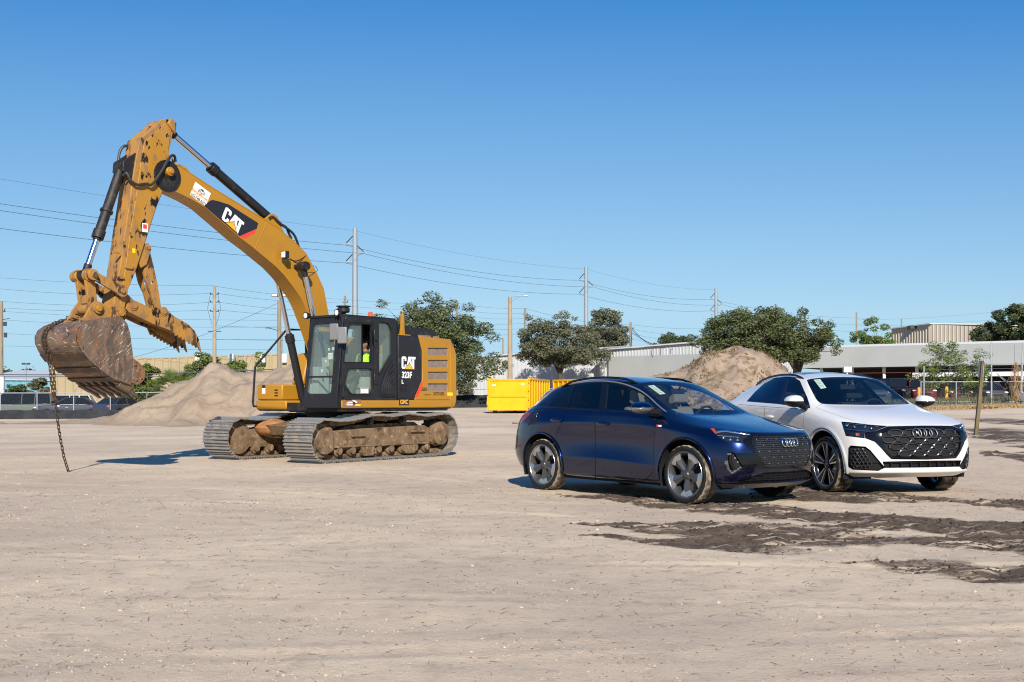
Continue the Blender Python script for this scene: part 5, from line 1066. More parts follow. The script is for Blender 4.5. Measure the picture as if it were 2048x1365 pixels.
cs.part('front_lip', 'front_lip', GREYT, q4, 'both', 0, 0.02); cs.part('tail_light', 'tail_light', TAIL, q4, 'each', 0, 0.01); cs.part('tail_bar', 'tail_light_bar', TAIL, q4, 'both', 0, 0.01)
cs.lining(['windshield', 'rear_window', 'window_front', 'window_quarter', 'window_rear', 'window_rear_quarter', 'arch'], q4)
finish_car(cs, q4, Q4S, 0.24)
for (x, s) in ((1.382, -1), (-1.382, -1), (1.382, 1), (-1.382, 1)): wheel(q4, 'star', .368, .285, .25, (x, s * .80, .368), 0, (1.02 if x > 0 else 0.98) if s < 0 else 0.3, s > 0)
# flared wheel-arch lips
for x in (-1.382, 1.382):
    P = []
    for k in range(33):
        a = math.pi * (k / 32 * 1.10 - 0.05); px_, pz_ = x + 0.452 * math.cos(a), .372 + 0.452 * math.sin(a); l, n, i, d = cs.bvh.ray_cast(Vector((px_, -2, pz_)), Vector((0, 1, 0)))
        P.append(l + Vector((0, -0.004, 0)) if l else Vector((px_, -.90, pz_)))
    b = MB(); b.tube(P, 0.016, 6); build_both(b, 'arch_lip', BLUE, q4, smooth=60)
b = MB(); b.tube(cs.trail(A4((228, 388), (300, 328), (400, 246), (480, 207), (600, 179), (760, 159), (900, 157), (1050, 177), (1200, 231), (1300, 297), (1400, 390), (1468, 444)), 0.004), 0.011, 6); build_both(b, 'window_trim', TRIMB, q4, smooth=60)
b = MB(); b.tube(cs.trail(A4((1468, 446), (1300, 446), (1070, 445), (840, 432), (600, 415), (360, 400), (235, 390)), 0.003), 0.006, 6); build_both(b, 'window_sill_trim', GLOSSK, q4, smooth=60)
def roof_rail(cs, root, y, xs, zoff, mat, r=0.017):
    b = MB(); P = []
    for i, x in enumerate(xs):
        l, n, k, d = cs.bvh.ray_cast(Vector((x, -y, 3)), Vector((0, 0, -1))); t = i / (len(xs) - 1); P.append(l + Vector((0, 0, zoff * min(1, 7 * t, 7 * (1 - t)) + 0.004)))
    b.tube(P, [r * (0.55 if i in (0, len(P) - 1) else 1) for i in range(len(P))], 8); build_both(b, 'roof_rail', mat, root, smooth=60)
roof_rail(cs, q4, .555, np.linspace(0.18, -1.36, 22), 0.035, GLOSSK)
for i, ((x0, y0), (x1, y1)) in enumerate((A4((385, 520), (490, 525)), A4((820, 550), (930, 562)))):
    (p, n), (q, n2) = cs.hit(x0, y0), cs.hit(x1, y1); b = MB(); mid = (p + q) / 2; b.ball(tuple(mid + n * 0.012), (0.125, 0.026, 0.030), 14, 8); ho_ = b.build('door_handle', BLUE, (dro if i == 0 else dfo)[0], 0, 60)
    b = MB(); b.ball((mid.x, -mid.y + 0.012, mid.z), (0.125, 0.026, 0.030), 14, 8); b.build('door_handle', BLUE, (dro if i == 0 else dfo)[1], 0, 60)
wing_mirror(q4, (.70, -1.02, 1.195), (.17, .125, .078), BLUE, TRIMB, (.93, -.875, 1.14), (1,))
b = MB(); b.tube([(.79 + .07 * math.cos(a), -1.02 - .127 * math.sin(a), 1.185) for a in np.linspace(0.3, 2.4, 10)], 0.007, 6); b.build('mirror_indicator', CHROME, q4, smooth=60)
# grille bars, studs, rings
def front_pt(cs, y, z, lift): l, n, i, d = cs.bvh.ray_cast(Vector((4, -abs(y) - 1e-4, z)), Vector((-1, 0, 0))); return Vector((l.x + lift, y, z))
b = MB(); rnd = random.Random(3)
gz = np.linspace(.50, .845, 15)
for k, z in enumerate(gz):
    wmax = lerp_tab(z, [.48, .56, .66, .80, .84], [.40, .47, .55, .57, .53]); y = -wmax
    while y < wmax - 0.03:
        L_ = rnd.choice((0.07, 0.1, 0.13)); y1 = min(y + L_, wmax); p0, p1 = front_pt(cs, y + 0.004, z, 0.0), front_pt(cs, y1 - 0.004, z, 0.0); b.tube([p0, p1], 0.0055, 4); y = y1 + rnd.choice((0.0, 0.012))
b.build('grille_bars', pbr('grille_bar', (0.05, 0.052, 0.06), 0.3, 0.5), gr4)
for k, z in enumerate(gz[1::3]):
    for y in np.arange(-.5 + (k % 2) * 0.07, .5, .14):
        if abs(y) < lerp_tab(z, [.48, .56, .66, .80, .84], [.36, .42, .5, .53, .5]): p = front_pt(cs, y, z, 0.004); c = MB(); c.box(p, (0.008, 0.011, 0.011)); c.build('grille_stud', CHROME, gr4)
rings(q4, lambda y, z: front_pt(cs, y, .775 + z, 0.022), (-.10, -.034, .034, .10), .049, .0075, CHROME)
for s in (-1, 1):      # lamp internals
    b = MB(); hit = lambda x, y, d: cs.hit(*B4((x, y))[0])[0] - Vector((d, d * -0.55, 0))
    for (pts, m_) in (([(690, 210), (800, 200), (930, 222), (1090, 245)], 0.018), ([(700, 250), (820, 262), (960, 272)], 0.010)):
        Q = [hit(x, y, 0.022) for x, y in pts]; b.tube([(q.x, q.y * -s, q.z) for q in Q] if s > 0 else [tuple(q) for q in Q], m_, 8)
    for (x, y) in ((775, 285), (860, 305), (950, 310)):
        q = hit(x, y, 0.035); b.ball((q.x, -s * q.y if s > 0 else q.y, q.z), 0.026, 10, 6)
    b.build('lamp_reflector', CHROME, hl4[0 if s < 0 else 1], 0, 60)
    b = MB(); Q = [cs.hit(*B4(p)[0])[0] for p in ((604, 162), (655, 165), (690, 225), (660, 232))]; Q = [q - Vector((0.006, -0.006, 0)) for q in Q]; b.add([(q.x, q.y if s < 0 else -q.y, q.z) for q in Q], [(0, 1, 2, 3) if s < 0 else (3, 2, 1, 0)]); b.build('side_marker', REFL, hl4[0 if s < 0 else 1], smooth=0)
b = MB(); Q = [cs.hit(*B4(p)[0])[0] for p in ((845, 560), (850, 480), (885, 480), (890, 660))]
b.tube([Q[1], Q[0], Q[3]], 0.02, 6); build_both(b, 'intake_blade', BLACK, q4, smooth=60)
b = MB()
for z in (.325, .355, .385):
    yy = np.linspace(-.62, .62, 25); b.tube([front_pt(cs, y, z, -0.025) for y in yy], 0.005, 4)
for y in np.linspace(-.56, .56, 13): b.tube([front_pt(cs, y, .31, -0.03), front_pt(cs, y, .395, -0.03)], 0.005, 4)
b.build('lower_grille_bars', BLACK, q4)
# front plate bracket hanging off the far corner, chrome cables as in the photo are left out; interior
seat(q4, 0.22, -.38, SEATL); seat(q4, 0.22, .38, SEATL); seat(q4, -.72, -.40, DARKIN, 1.0, 0.02); seat(q4, -.72, .40, DARKIN, 1.0, 0.02); seat(q4, -.72, 0, DARKIN, .7, 0.02)
def cockpit(root, xw, yw, zw, xd, zd, hw, mirror_pos):
    b = MB(); b.prism(rounded([(xd - 0.35, zd - 0.35), (xd - 0.36, zd - 0.06), (xd - 0.2, zd), (xd + 0.38, zd - 0.06), (xd + 0.3, zd - 0.35)], 0.05), -hw, hw); b.build('dashboard', DARKIN, root, 0.02)
    b = MB(); ax_ = Vector((0.94, 0, -0.34)); b.torus((xw, yw, zw), ax_, 0.185, 0.016, 26, 8); b.ball((xw, yw, zw), (0.05, 0.08, 0.06), 10, 6); b.cyl((xw, yw - 0.18, zw), (xw, yw + 0.18, zw), 0.014, 6); b.cyl((xw, yw, zw), (xw + 0.3, yw, zw - 0.11), 0.03, 8); b.build('steering_wheel', DARKIN, root)
    b = MB(); b.box(mirror_pos, (0.03, 0.25, 0.075)); b.cyl((mirror_pos[0] + 0.02, mirror_pos[1], mirror_pos[2] + 0.02), (mirror_pos[0] + 0.07, mirror_pos[1], mirror_pos[2] + 0.10), 0.012, 6); b.build('rear_view_mirror', DARKIN, root, 0.012)
    b = MB(); b.bx((-1.5, -hw, 0.34), (1.0, hw, 0.40)); b.build('cabin_floor', DARKIN, root)
cockpit(q4, .52, .38, 1.03, .82, 1.09, .70, (.40, 0.0, 1.41))
def sticker(cs, root, pts, name='window_sticker', mat=None):
    Q = [cs.hit(*p) for p in pts]; b = MB()
    if any(q[0] is None for q in Q): print('STICKER MISS', name, [q[0] for q in Q]); return None
    b.add([l - n * 0.006 for l, n in Q], [(0, 1, 2, 3)])
    b.add([l - n * 0.0075 for l, n in Q], [(3, 2, 1, 0)]); l0, l1, l3 = Q[0][0], Q[1][0], Q[3][0]; n0 = Q[0][1]; e1, e2 = l1 - l0, l3 - l0
    for k in range(5): p = l0 + e1 * 0.1 + e2 * (0.12 + 0.17 * k) - n0 * 0.005; b.add([p, p + e1 * (0.8 if k % 2 else 0.55), p + e1 * (0.8 if k % 2 else 0.55) + e2 * 0.05, p + e2 * 0.05], [(0, 1, 2, 3)], 1)
    return b.build(name, [mat or STICK, pbr('sticker_ink', (0.2, 0.28, 0.2), 0.6)], root, smooth=0)
sticker(cs, q4, D4((625, 222), (690, 214), (815, 308), (755, 316)))
l, n = cs.hit(*A4((1402, 575))[0]); b = MB(); l2, n2 = cs.hit(*A4((1425, 577))[0]); l3, _ = cs.hit(*A4((1382, 574))[0])
b.box(tuple((l + l2) / 2 + n * 0.004), ((l2 - l).length * 1.1, 0.004, 0.022)); b.box(tuple((l + l3) / 2 + n * 0.004), ((l - l3).length * 0.9, 0.004, 0.026), 1); b.build('fender_badge', [WHITEP, REDS], q4)
# ================================================================== white coupe-roofed SUV
Q8S = dict(O=(4.943, 17.28), head=(.25, -.968), wb=2.995, track=0.84, hw=0.985, Ro=0.392, arch=0.475, clear=0.21, z0=0.0,
  rows=[[(2.38, 0, .945), (2.36, .33, .945), (2.28, .62, .95), (2.12, .84, .985), (1.80, .945, 1.01)],
        [(1.95, 0, 1.09), (1.93, .36, 1.09), (1.86, .66, 1.08), (1.72, .85, 1.065), (1.50, .955, 1.055)],
        [(1.15, 0, 1.215), (1.12, .40, 1.225), (.99, .775, 1.225), (.99, .86, 1.19), (.98, .945, 1.13)],
        [(.79, 0, 1.435), (.77, .38, 1.43), (.69, .705, 1.41), (.69, .82, 1.31), (.68, .955, 1.16)],
        [(.42, 0, 1.645), (.41, .34, 1.640), (.37, .625, 1.605), (.35, .77, 1.42), (.34, .955, 1.175)],
        [(-.25, 0, 1.755), (-.25, .35, 1.74), (-.25, .635, 1.67), (-.25, .78, 1.44), (-.25, .955, 1.19)],
        [(-.9, 0, 1.735), (-.9, .345, 1.72), (-.9, .605, 1.64), (-.9, .755, 1.44), (-.9, .95, 1.21)],
        [(-1.5, 0, 1.62), (-1.48, .33, 1.61), (-1.40, .56, 1.55), (-1.38, .72, 1.41), (-1.4, .945, 1.23)],
        [(-2.05, 0, 1.49), (-2.03, .31, 1.48), (-1.92, .53, 1.42), (-1.85, .69, 1.33), (-1.85, .935, 1.22)],
        [(-2.40, 0, 1.15), (-2.39, .32, 1.15), (-2.33, .60, 1.15), (-2.25, .80, 1.14), (-2.12, .90, 1.13)]],
  levels=[[(2.44, 0, .86), (2.42, .33, .86), (2.34, .64, .86), (2.18, .87, .87), (1.86, .97, .90), (1.50, .985, .94), (.98, .98, 1.02), (.68, .975, 1.05), (.34, .975, 1.06), (-.25, .975, 1.07), (-.9, .98, 1.08), (-1.4, .985, 1.08), (-1.85, .97, 1.05), (-2.18, .91, 1.0), (-2.34, .81, .98), (-2.42, .6, .98), (-2.46, .32, .98), (-2.47, 0, .98)],
          [(2.475, 0, .66), (2.455, .33, .66), (2.37, .66, .66), (2.21, .89, .66), (1.88, .99, .68), (1.50, 1.0, .74), (.98, .98, .76), (.68, .965, .77), (.34, .96, .78), (-.25, .96, .78), (-.9, .97, .78), (-1.4, 1.0, .76), (-1.85, .985, .74), (-2.22, .91, .72), (-2.38, .80, .72), (-2.46, .6, .72), (-2.50, .32, .72), (-2.50, 0, .72)],
          [(2.455, 0, .46), (2.435, .33, .46), (2.36, .66, .46), (2.21, .885, .46), (1.90, .985, .46), (1.50, .99, .48), (.98, .985, .45), (.68, .985, .46), (.34, .985, .47), (-.25, .985, .47), (-.9, .985, .47), (-1.4, .99, .48), (-1.85, .98, .48), (-2.22, .90, .48), (-2.39, .80, .48), (-2.47, .6, .48), (-2.51, .32, .48), (-2.51, 0, .48)],
          [(2.43, 0, .32), (2.41, .33, .32), (2.34, .64, .315), (2.20, .86, .31), (1.90, .965, .29), (1.50, .96, .28), (.98, .95, .27), (.68, .95, .27), (.34, .95, .27), (-.25, .95, .27), (-.9, .95, .27), (-1.4, .95, .28), (-1.85, .94, .30), (-2.15, .85, .33), (-2.3, .72, .33), (-2.38, .5, .33), (-2.4, .32, .33), (-2.4, 0, .33)],
          [(2.30, 0, .25), (2.28, .33, .25), (2.20, .58, .25), (2.08, .76, .25), (1.85, .85, .23), (1.50, .85, .22), (.98, .86, .21), (.68, .86, .21), (.34, .86, .21), (-.25, .86, .21), (-.9, .86, .21), (-1.4, .85, .22), (-1.8, .82, .24), (-2.05, .74, .26), (-2.16, .62, .26), (-2.22, .45, .26), (-2.24, .3, .26), (-2.24, 0, .26)]],
  creases=[('cross', 2, 0, 2, .85), ('cross', 4, 0, 2, .7), ('long', 2, 2, 4, .6), ('long', 2, 4, 8, .35), ('cross', 8, 0, 3, .8), ('long', 4, 2, 8, .5), ('cross', 0, 0, 3, .7), ('long', 3, 0, 2, .3), ('long', 2, 0, 2, .25), ('ring', 3, 6, 10, .4), ('ring', 4, 0, 17, .5)])
cs8 = CarShell(Q8S); C8 = lambda *L: [(1600 + x / 5.689, 830 + y / 5.689) for x, y in L]; E8 = lambda *L: [(1480 + x / 5.12, 730 + y / 5.12) for x, y in L]
cs8.cut('door_front', [(.93, 1.16), (.93, .95), (.90, .45), (.78, .30), (-.30, .30), (-.30, 1.19)], 'side', only=['body'])
cs8.cut('door_rear', [(-.30, 1.19), (-.30, .30), (-.92, .30), (-.95, .5), (-1.15, .80), (-1.22, 1.22)], 'side', only=['body'])
cs8.cut('pillar', E8((66, 376), (380, 402), (720, 446), (712, 405), (690, 335), (640, 225), (615, 165), (560, 132), (480, 122), (350, 138), (245, 192), (150, 280)), only=['body', 'door_front', 'door_rear'])
cs8.cut('window_front', E8((410, 396), (700, 430), (680, 330), (630, 225), (602, 172), (555, 142), (492, 142), (470, 215)), only=['pillar'])
cs8.cut('window_rear', E8((82, 370), (375, 392), (428, 250), (466, 138), (350, 148), (250, 200), (160, 285)), only=['pillar'])
cs8.cut('grille_surround', C8((740, 268), (735, 205), (830, 196), (1000, 130), (1500, 122), (1500, 512), (1040, 508), (985, 455), (920, 380), (850, 310)), only=['body', 'hood'])
cs8.cut('headlight', C8((468, 78), (560, 83), (800, 113), (1000, 128), (830, 196), (735, 205), (737, 270), (640, 257), (520, 242)), only=['body', 'hood'])
cs8.cut('grille', C8((925, 205), (1040, 165), (1500, 160), (1500, 472), (1045, 475), (975, 400), (932, 270)), only=['grille_surround'])
cs8.cut('corner_intake', C8((575, 350), (745, 362), (800, 402), (970, 602), (890, 640), (600, 626), (545, 592), (550, 378)), only=['body'])
cs8.cut('lower_intake', C8((938, 532), (1500, 520), (1500, 600), (962, 606)), only=['body'])
cs8.cut('tail_bar', [(0.01, 1.10), (-.90, 1.10), (-.90, 1.02), (0.01, 1.03)], 'rear', only=['body'])
for x in (-1.4975, 1.4975): cs8.cut('arch', circle(x, .392, .475), 'side')
cs8.cut('arch', [(-1.9725, .392), (-1.0225, .392), (-1.02, .1), (-1.97, .1)], 'side'); cs8.cut('arch', [(1.0225, .392), (1.9725, .392), (1.97, .1), (1.02, .1)], 'side')
q8 = empty('white_suv', (4.943, 17.28, 0), cs8.rz, 'white coupe-roofed SUV with dark honeycomb grille parked behind the blue one', 'car')
cs8.bm.verts.index_update()
cs8.part('body', 'body', WHITE, q8, 'both', 0, 0); cs8.part('hood', 'hood', WHITE, q8, 'both', 0.004)
df8 = cs8.part('door_front', 'door', WHITE, q8, 'each', 0.006); dr8 = cs8.part('door_rear', 'door', WHITE, q8, 'each', 0.006)
cs8.part('windshield', 'windshield', WSHIELD, q8, 'both', 0, 0); cs8.part('rear_window', 'rear_window', PRIV, q8, 'both', 0, 0); cs8.part('pillar', 'pillar_trim', GLOSSK, q8, 'each', 0, 0)
cs8.part('window_front', 'side_window', SIDEGL, q8, 'each', 0, 0); cs8.part('window_rear', 'side_window', PRIV, q8, 'each', 0, 0)
cs8.part('grille_surround', 'grille_surround', GLOSSK, q8, 'both', 0.002); gr8 = cs8.part('grille', 'grille', BLACK, q8, 'both', 0, 0, 0.06, GLOSSK)[0]
hl8 = cs8.part('headlight', 'headlight', BLACK, q8, 'each', 0.001, 0, 0.07, BLACK); cs8.part('headlight', 'headlight_lens', LENS, q8, 'each', 0.002, 0)
ci8 = cs8.part('corner_intake', 'corner_intake', BLACK, q8, 'each', 0, 0, 0.05, GLOSSK); cs8.part('lower_intake', 'lower_intake', BLACK, q8, 'both', 0, 0, 0.06, GLOSSK); cs8.part('tail_bar', 'tail_light_bar', TAIL, q8, 'both', 0, 0.01)
cs8.lining(['windshield', 'rear_window', 'window_front', 'window_rear', 'arch'], q8); finish_car(cs8, q8, Q8S, 0.28)
for (x, s) in ((1.4975, -1), (-1.4975, -1), (1.4975, 1), (-1.4975, 1)): wheel(q8, 'split', .392, .312, .285, (x, s * .835, .392), 0, 0.35 if s < 0 else 0.1, s > 0)
for x in (-1.4975, 1.4975):
    for rr, tb, m_, nm in ((0.484, 0.015, WHITE, 'arch_lip'), (0.515, 0.024, pbr('arch_grey', (0.33, 0.335, 0.34), 0.4, 0, 0.5), 'arch_moulding')):
        P = []
        for k in range(33):
            a = math.pi * (k / 32 * 1.12 - 0.06); px_, pz_ = x + rr * math.cos(a), .392 + rr * math.sin(a); l, n, i, d = cs8.bvh.ray_cast(Vector((px_, -2, pz_)), Vector((0, 1, 0))); P.append(l + Vector((0, -0.0, 0)) if l else Vector((px_, -.95, pz_)))
        b = MB(); b.tube(P, tb, 6); build_both(b, nm, m_, q8, smooth=60)
roof_rail(cs8, q8, .60, np.linspace(0.26, -1.30, 20), 0.03, GLOSSK)
b = MB(); xs_ = np.linspace(-.05, -.95, 8); ys_ = np.linspace(-.42, .42, 9); V_ = []
for x in xs_:
    for y in ys_: l, n, i, d = cs8.bvh.ray_cast(Vector((x, y + 1e-4, 3)), Vector((0, 0, -1))); V_.append(l + Vector((0, 0, 0.004)))
b.add(V_, [(i * 9 + j, i * 9 + j + 1, i * 9 + j + 10, i * 9 + j + 9) for i in range(7) for j in range(8)]); b.build('sunroof', GLOSSK, q8)
wing_mirror(q8, (.82, -1.09, 1.275), (.19, .125, .088), WHITE, BLACK, (.96, -.93, 1.18))
(p, n) = cs8.hit(*E8((372, 505))[0]); b = MB(); b.ball((-.12, p.y - 0.01 if p else -.985, 1.03), (0.13, 0.028, 0.028), 14, 8); build_both(b, 'door_handle', WHITE, q8, smooth=60)
# honeycomb grille frames
def octo(cs, y, z, w, h, lift):
    pts = [(-w, -h * .35), (-w * .62, -h), (w * .62, -h), (w, -h * .35), (w, h * .35), (w * .62, h), (-w * .62, h), (-w, h * .35)]
    return [front_pt(cs, y + a, z + c, lift) for a, c in pts]
GRB = pbr('grille_frame_black', (0.10, 0.10, 0.105), 0.25, 0.8)
gw = lambda z: lerp_tab(z, [.50, .60, .70, .84, .92], [.44, .54, .60, .62, .50])
for r_, z in enumerate((.855, .765, .672, .580)):
    y0 = -.62 if r_ % 2 == 0 else -.51; y = y0
    while y < .7:
        if abs(y) + 0.06 < gw(z) and not (r_ == 0 and abs(y) < 0.16):
            b = MB(); b.tube(octo(cs8, y, z, .088, .040, -0.012), 0.0085, 6, closed=True); fo_ = b.build('honeycomb_frame', GRB, gr8, 0, 50)
            if r_ == 3: b = MB(); b.add(octo(cs8, y, z, .086, .038, -0.016), [tuple(range(8))]); b.build('honeycomb_blank', BLACK, fo_, smooth=0)
        y += .207
    for y in np.arange(y0 + .1035, .6, .207):
        if abs(y) < gw(z) - 0.05 and not (r_ == 0 and abs(y) < 0.2): b = MB(); p = front_pt(cs8, y, z, -0.01); b.box(p, (0.012, 0.016, 0.05)); b.build('grille_stud', GRB, gr8)
rings(q8, lambda y, z: front_pt(cs8, y, .848 + z, 0.0), (-.125, -.042, .042, .125), .062, .0095, pbr('dark_chrome', (0.14, 0.14, 0.15), 0.35, 0.9))
b = MB(); c8 = lambda x, y, d: cs8.hit(*C8((x, y))[0])[0] - Vector((d, 0, 0))
for row in range(6):
    for col in range(5):
        x, y = 610 + col * 48 + (row % 2) * 24, 405 + row * 38
        if in_poly((x, y), [(590, 385), (720, 390), (830, 570), (820, 600), (590, 600)]):
            Q = [c8(x + 25 * math.cos(a), y + 20 * math.sin(a), 0.012) for a in np.linspace(0, 2 * math.pi, 7)[:-1]]; b.tube(Q, 0.0055, 4, closed=True)
b2 = MB(); b2.v = [(x, -y, z) for x, y, z in b.v]; b2.f = [f[::-1] for f in b.f]; b2.m = b.m[:]
b.build('intake_mesh', GRB, ci8[0]); b2.build('intake_mesh', GRB, ci8[1])
for y in np.linspace(-.48, .48, 8): b = MB(); b.box(front_pt(cs8, y, .43, -0.03), (0.03, 0.014, 0.08)); b.build('lower_intake_slat', BLACK, q8)
for s in (-1, 1):
    b = MB(); 
    for (pts, m_) in (([(500, 165), (640, 175), (800, 190)], 0.008), ([(520, 100), (700, 112), (900, 132)], 0.006)):
        Q = [c8(x, y, 0.02) for x, y in pts]; b.tube([(q.x, q.y if s < 0 else -q.y, q.z) for q in Q], m_, 6)
    for (x, y) in ((555, 125), (640, 140), (760, 140), (830, 155)): q = c8(x, y, 0.045); b.ball((q.x, q.y if s < 0 else -q.y, q.z), 0.024, 10, 6)
    b.build('lamp_reflector', CHROME, hl8[0 if s < 0 else 1], 0, 60)
    q = c8(665, 225, 0.03); b = MB(); b.box((q.x, q.y if s < 0 else -q.y, q.z), (0.03, 0.05, 0.035)); b.build('side_marker', REFL, hl8[0 if s < 0 else 1])
seat(q8, 0.15, -.40, DARKIN, 1.05, 0.06); seat(q8, 0.15, .40, DARKIN, 1.05, 0.06); seat(q8, -.85, -.42, DARKIN, 1.0, 0.08); seat(q8, -.85, .42, DARKIN, 1.0, 0.08)
cockpit(q8, .52, .40, 1.13, .80, 1.19, .76, (.50, 0.0, 1.49)); sticker(cs8, q8, E8((755, 150), (820, 142), (886, 232), (828, 242))); sticker(cs8, q8, E8((1450, 172), (1498, 168), (1518, 200), (1475, 204)), 'registration_slip', WHITEP)
# ------------------------------------------------------------------ background
def gz_(x, y): return float(rise(x, y))
def at_px(px, y): x = (px - 1024) / F * y; return x, gz_(x, y)
def z_px(py, y): return CH + (YH - py) / F * y
rng = random.Random(11)
WOODP = worn('weathered_wood', rgb('8d8272'), [(rgb('6e6456'), 3, 0.4, 0.7), (rgb('a59a88'), 12, 0.55, 0.75)], 0.85, stretch=(3, 3, 0.4), spec=0.1)
CONCP = worn('pole_concrete', rgb('a08f78'), [(rgb('8c7c67'), 2, 0.4, 0.7)], 0.85, spec=0.1)
STEELP = pbr('pole_steel', rgb('8a949b'), 0.6, 0.2); WIREM = pbr('wire', (0.07, 0.08, 0.10), 0.6); DARKM = pbr('dark_metal', (0.05, 0.05, 0.055), 0.5, 0.5)
# ---- sand piles
def pile(name, ridge, y0, slope, bounds, step, label, seed, grass=0.0):
    """heap along a ridge: (x, height) pairs, sides at the angle of repose, eroded by noise"""
    x0, x1, ya, yb = bounds; xs = np.arange(x0, x1, step); ys = np.arange(ya, yb, step); X, Y = np.meshgrid(xs, ys); nz = Noise(seed); rx, rz_ = zip(*ridge)
    wx = X + 0.9 * nz.fbm(X, Y, 0.4, 3); wy = Y + 1.6 * nz.fbm(X + 50, Y, 0.30, 3); g = rise(X, Y); d = np.abs(wy - y0); hr = np.interp(wx, rx, rz_)
    Z = hr - slope * (np.sqrt(d * d + 0.35) - 0.55) - g; Z = np.where(Z < 0.45, 0.45 * np.exp((Z - 0.45) / 0.45), Z)      # spreads out at the foot
    k = np.clip(Z * 1.5, 0, 1); Z = Z + k * (0.34 * nz.fbm(X, Y, 0.75, 4, 0.58) + 0.09 * nz.fbm(X, Y, 3.5, 3, 0.6) - 0.12 * np.abs(nz.fbm(X * 1.0, Y * 0.3, 1.3, 3))); Zw = Z + g - 0.10
    V = np.stack([X, Y, Zw], -1).reshape(-1, 3); Q = grid_quads(len(ys), len(xs)); keep = (Z.reshape(-1)[Q] > 0.03).any(1); Q = Q[keep]
    u, inv = np.unique(Q, return_inverse=True); o = mesh_np(name, V[u], inv.reshape(Q.shape), [PILEM if not grass else PILEG]); tag(o, label, 'sand pile'); return X, Y, Zw, Z
PILEM = worn('pile_sand', rgb('9a8976'), [(rgb('8d7c6a'), 0.5, 0.4, 0.7), (rgb('7d6f61'), 4, 0.57, 0.72), (rgb('665a4e'), 14, 0.63, 0.71)], 0.95, bmp=0.8, bscale=7, spec=0.1)
PILEG = worn('pile_soil', rgb('988676'), [(rgb('877666'), 0.9, 0.4, 0.65), (rgb('77654f'), 2.6, 0.50, 0.62), (rgb('55482f'), 5, 0.58, 0.66)], 0.95, bmp=0.9, bscale=6, spec=0.1)
pile('sand_pile', [(-27, 0.05), (-22.6, 0.35), (-20.6, 1.15), (-18.7, 2.2), (-17.4, 2.3), (-16.1, 3.25), (-15.4, 3.2), (-14.8, 2.85), (-14.1, 3.05), (-13.4, 2.85), (-12.6, 3.15), (-11.5, 3.6), (-9.5, 3.3), (-7.5, 2.0), (-5.5, 0.7), (-4, 0.1)], 60.5, 0.42, (-30, 0, 49, 70), 0.14, 'long heap of pale sand behind the excavator', 5)
PX_, PY_, PZ_, PH_ = pile('sand_pile', [(0.5, 0.3), (3.2, 0.9), (5.3, 2.3), (6.6, 2.6), (7.7, 3.25), (8.8, 3.6), (9.5, 3.45), (10.3, 3.05), (11.1, 2.7), (12.2, 2.1), (14.5, 0.5), (16, 0.3)], 46, 0.55, (0, 18, 38.5, 53), 0.09, 'brown dirt mound with tufts of dry weeds behind the parked cars', 9, 1)
# ---- foliage
LEAFS = [worn('oak_leaf', (0.078, 0.100, 0.036), [((0.125, 0.140, 0.060), 1.2, 0.42, 0.65), ((0.045, 0.060, 0.026), 2.5, 0.5, 0.7)], 0.6, spec=0.3), worn('olive_leaf', (0.118, 0.123, 0.070), [((0.165, 0.165, 0.098), 1.0, 0.42, 0.65), ((0.05, 0.055, 0.03), 2.0, 0.5, 0.7)], 0.65, spec=0.25), worn('bright_leaf', (0.11, 0.16, 0.035), [((0.17, 0.20, 0.05), 1.5, 0.45, 0.65), ((0.06, 0.09, 0.025), 2.5, 0.5, 0.7)], 0.6, spec=0.3), worn('dark_leaf', (0.05, 0.07, 0.026), [((0.085, 0.105, 0.042), 1.2, 0.45, 0.65)], 0.6, spec=0.3)]
BARK = worn('bark', (0.07, 0.058, 0.046), [((0.12, 0.10, 0.08), 6, 0.45, 0.7)], 0.9, stretch=(2, 2, 0.5), spec=0.1)
def leaf_cloud(cents, n, size, rs, squash=0.8, flat=0.35):
    """n small bent leaf sprays spread through the clump volumes"""
    w = np.array([c[3] ** 2.2 for c in cents]); pick = rs.choice(len(cents), n, p=w / w.sum()); C = np.array([c[:3] for c in cents])[pick]; r = np.array([c[3] for c in cents])[pick]
    d = rs.normal(size=(n, 3)); d /= np.linalg.norm(d, axis=1)[:, None]; rad = r * rs.uniform(0.35, 1.0, n) ** 0.5 * (1 + 0.12 * rs.normal(size=n)); P = C + d * rad[:, None] * np.array([1, 1, squash])
    a = rs.normal(size=(n, 3)); a[:, 2] *= flat; a /= np.linalg.norm(a, axis=1)[:, None]; nrm = d * 0.6 + rs.normal(size=(n, 3)) * 0.7 + np.array([0, 0, 0.35]); b = np.cross(nrm, a); b /= np.linalg.norm(b, axis=1)[:, None] + 1e-9
    s = size * rs.uniform(0.6, 1.4, n)[:, None]; k = rs.uniform(0.35, 0.6, n)[:, None]
    V = np.stack([P - a * s, P + b * s * k, P + a * s, P - b * s * k], 1).reshape(-1, 3); return V, np.arange(4 * n).reshape(n, 4)
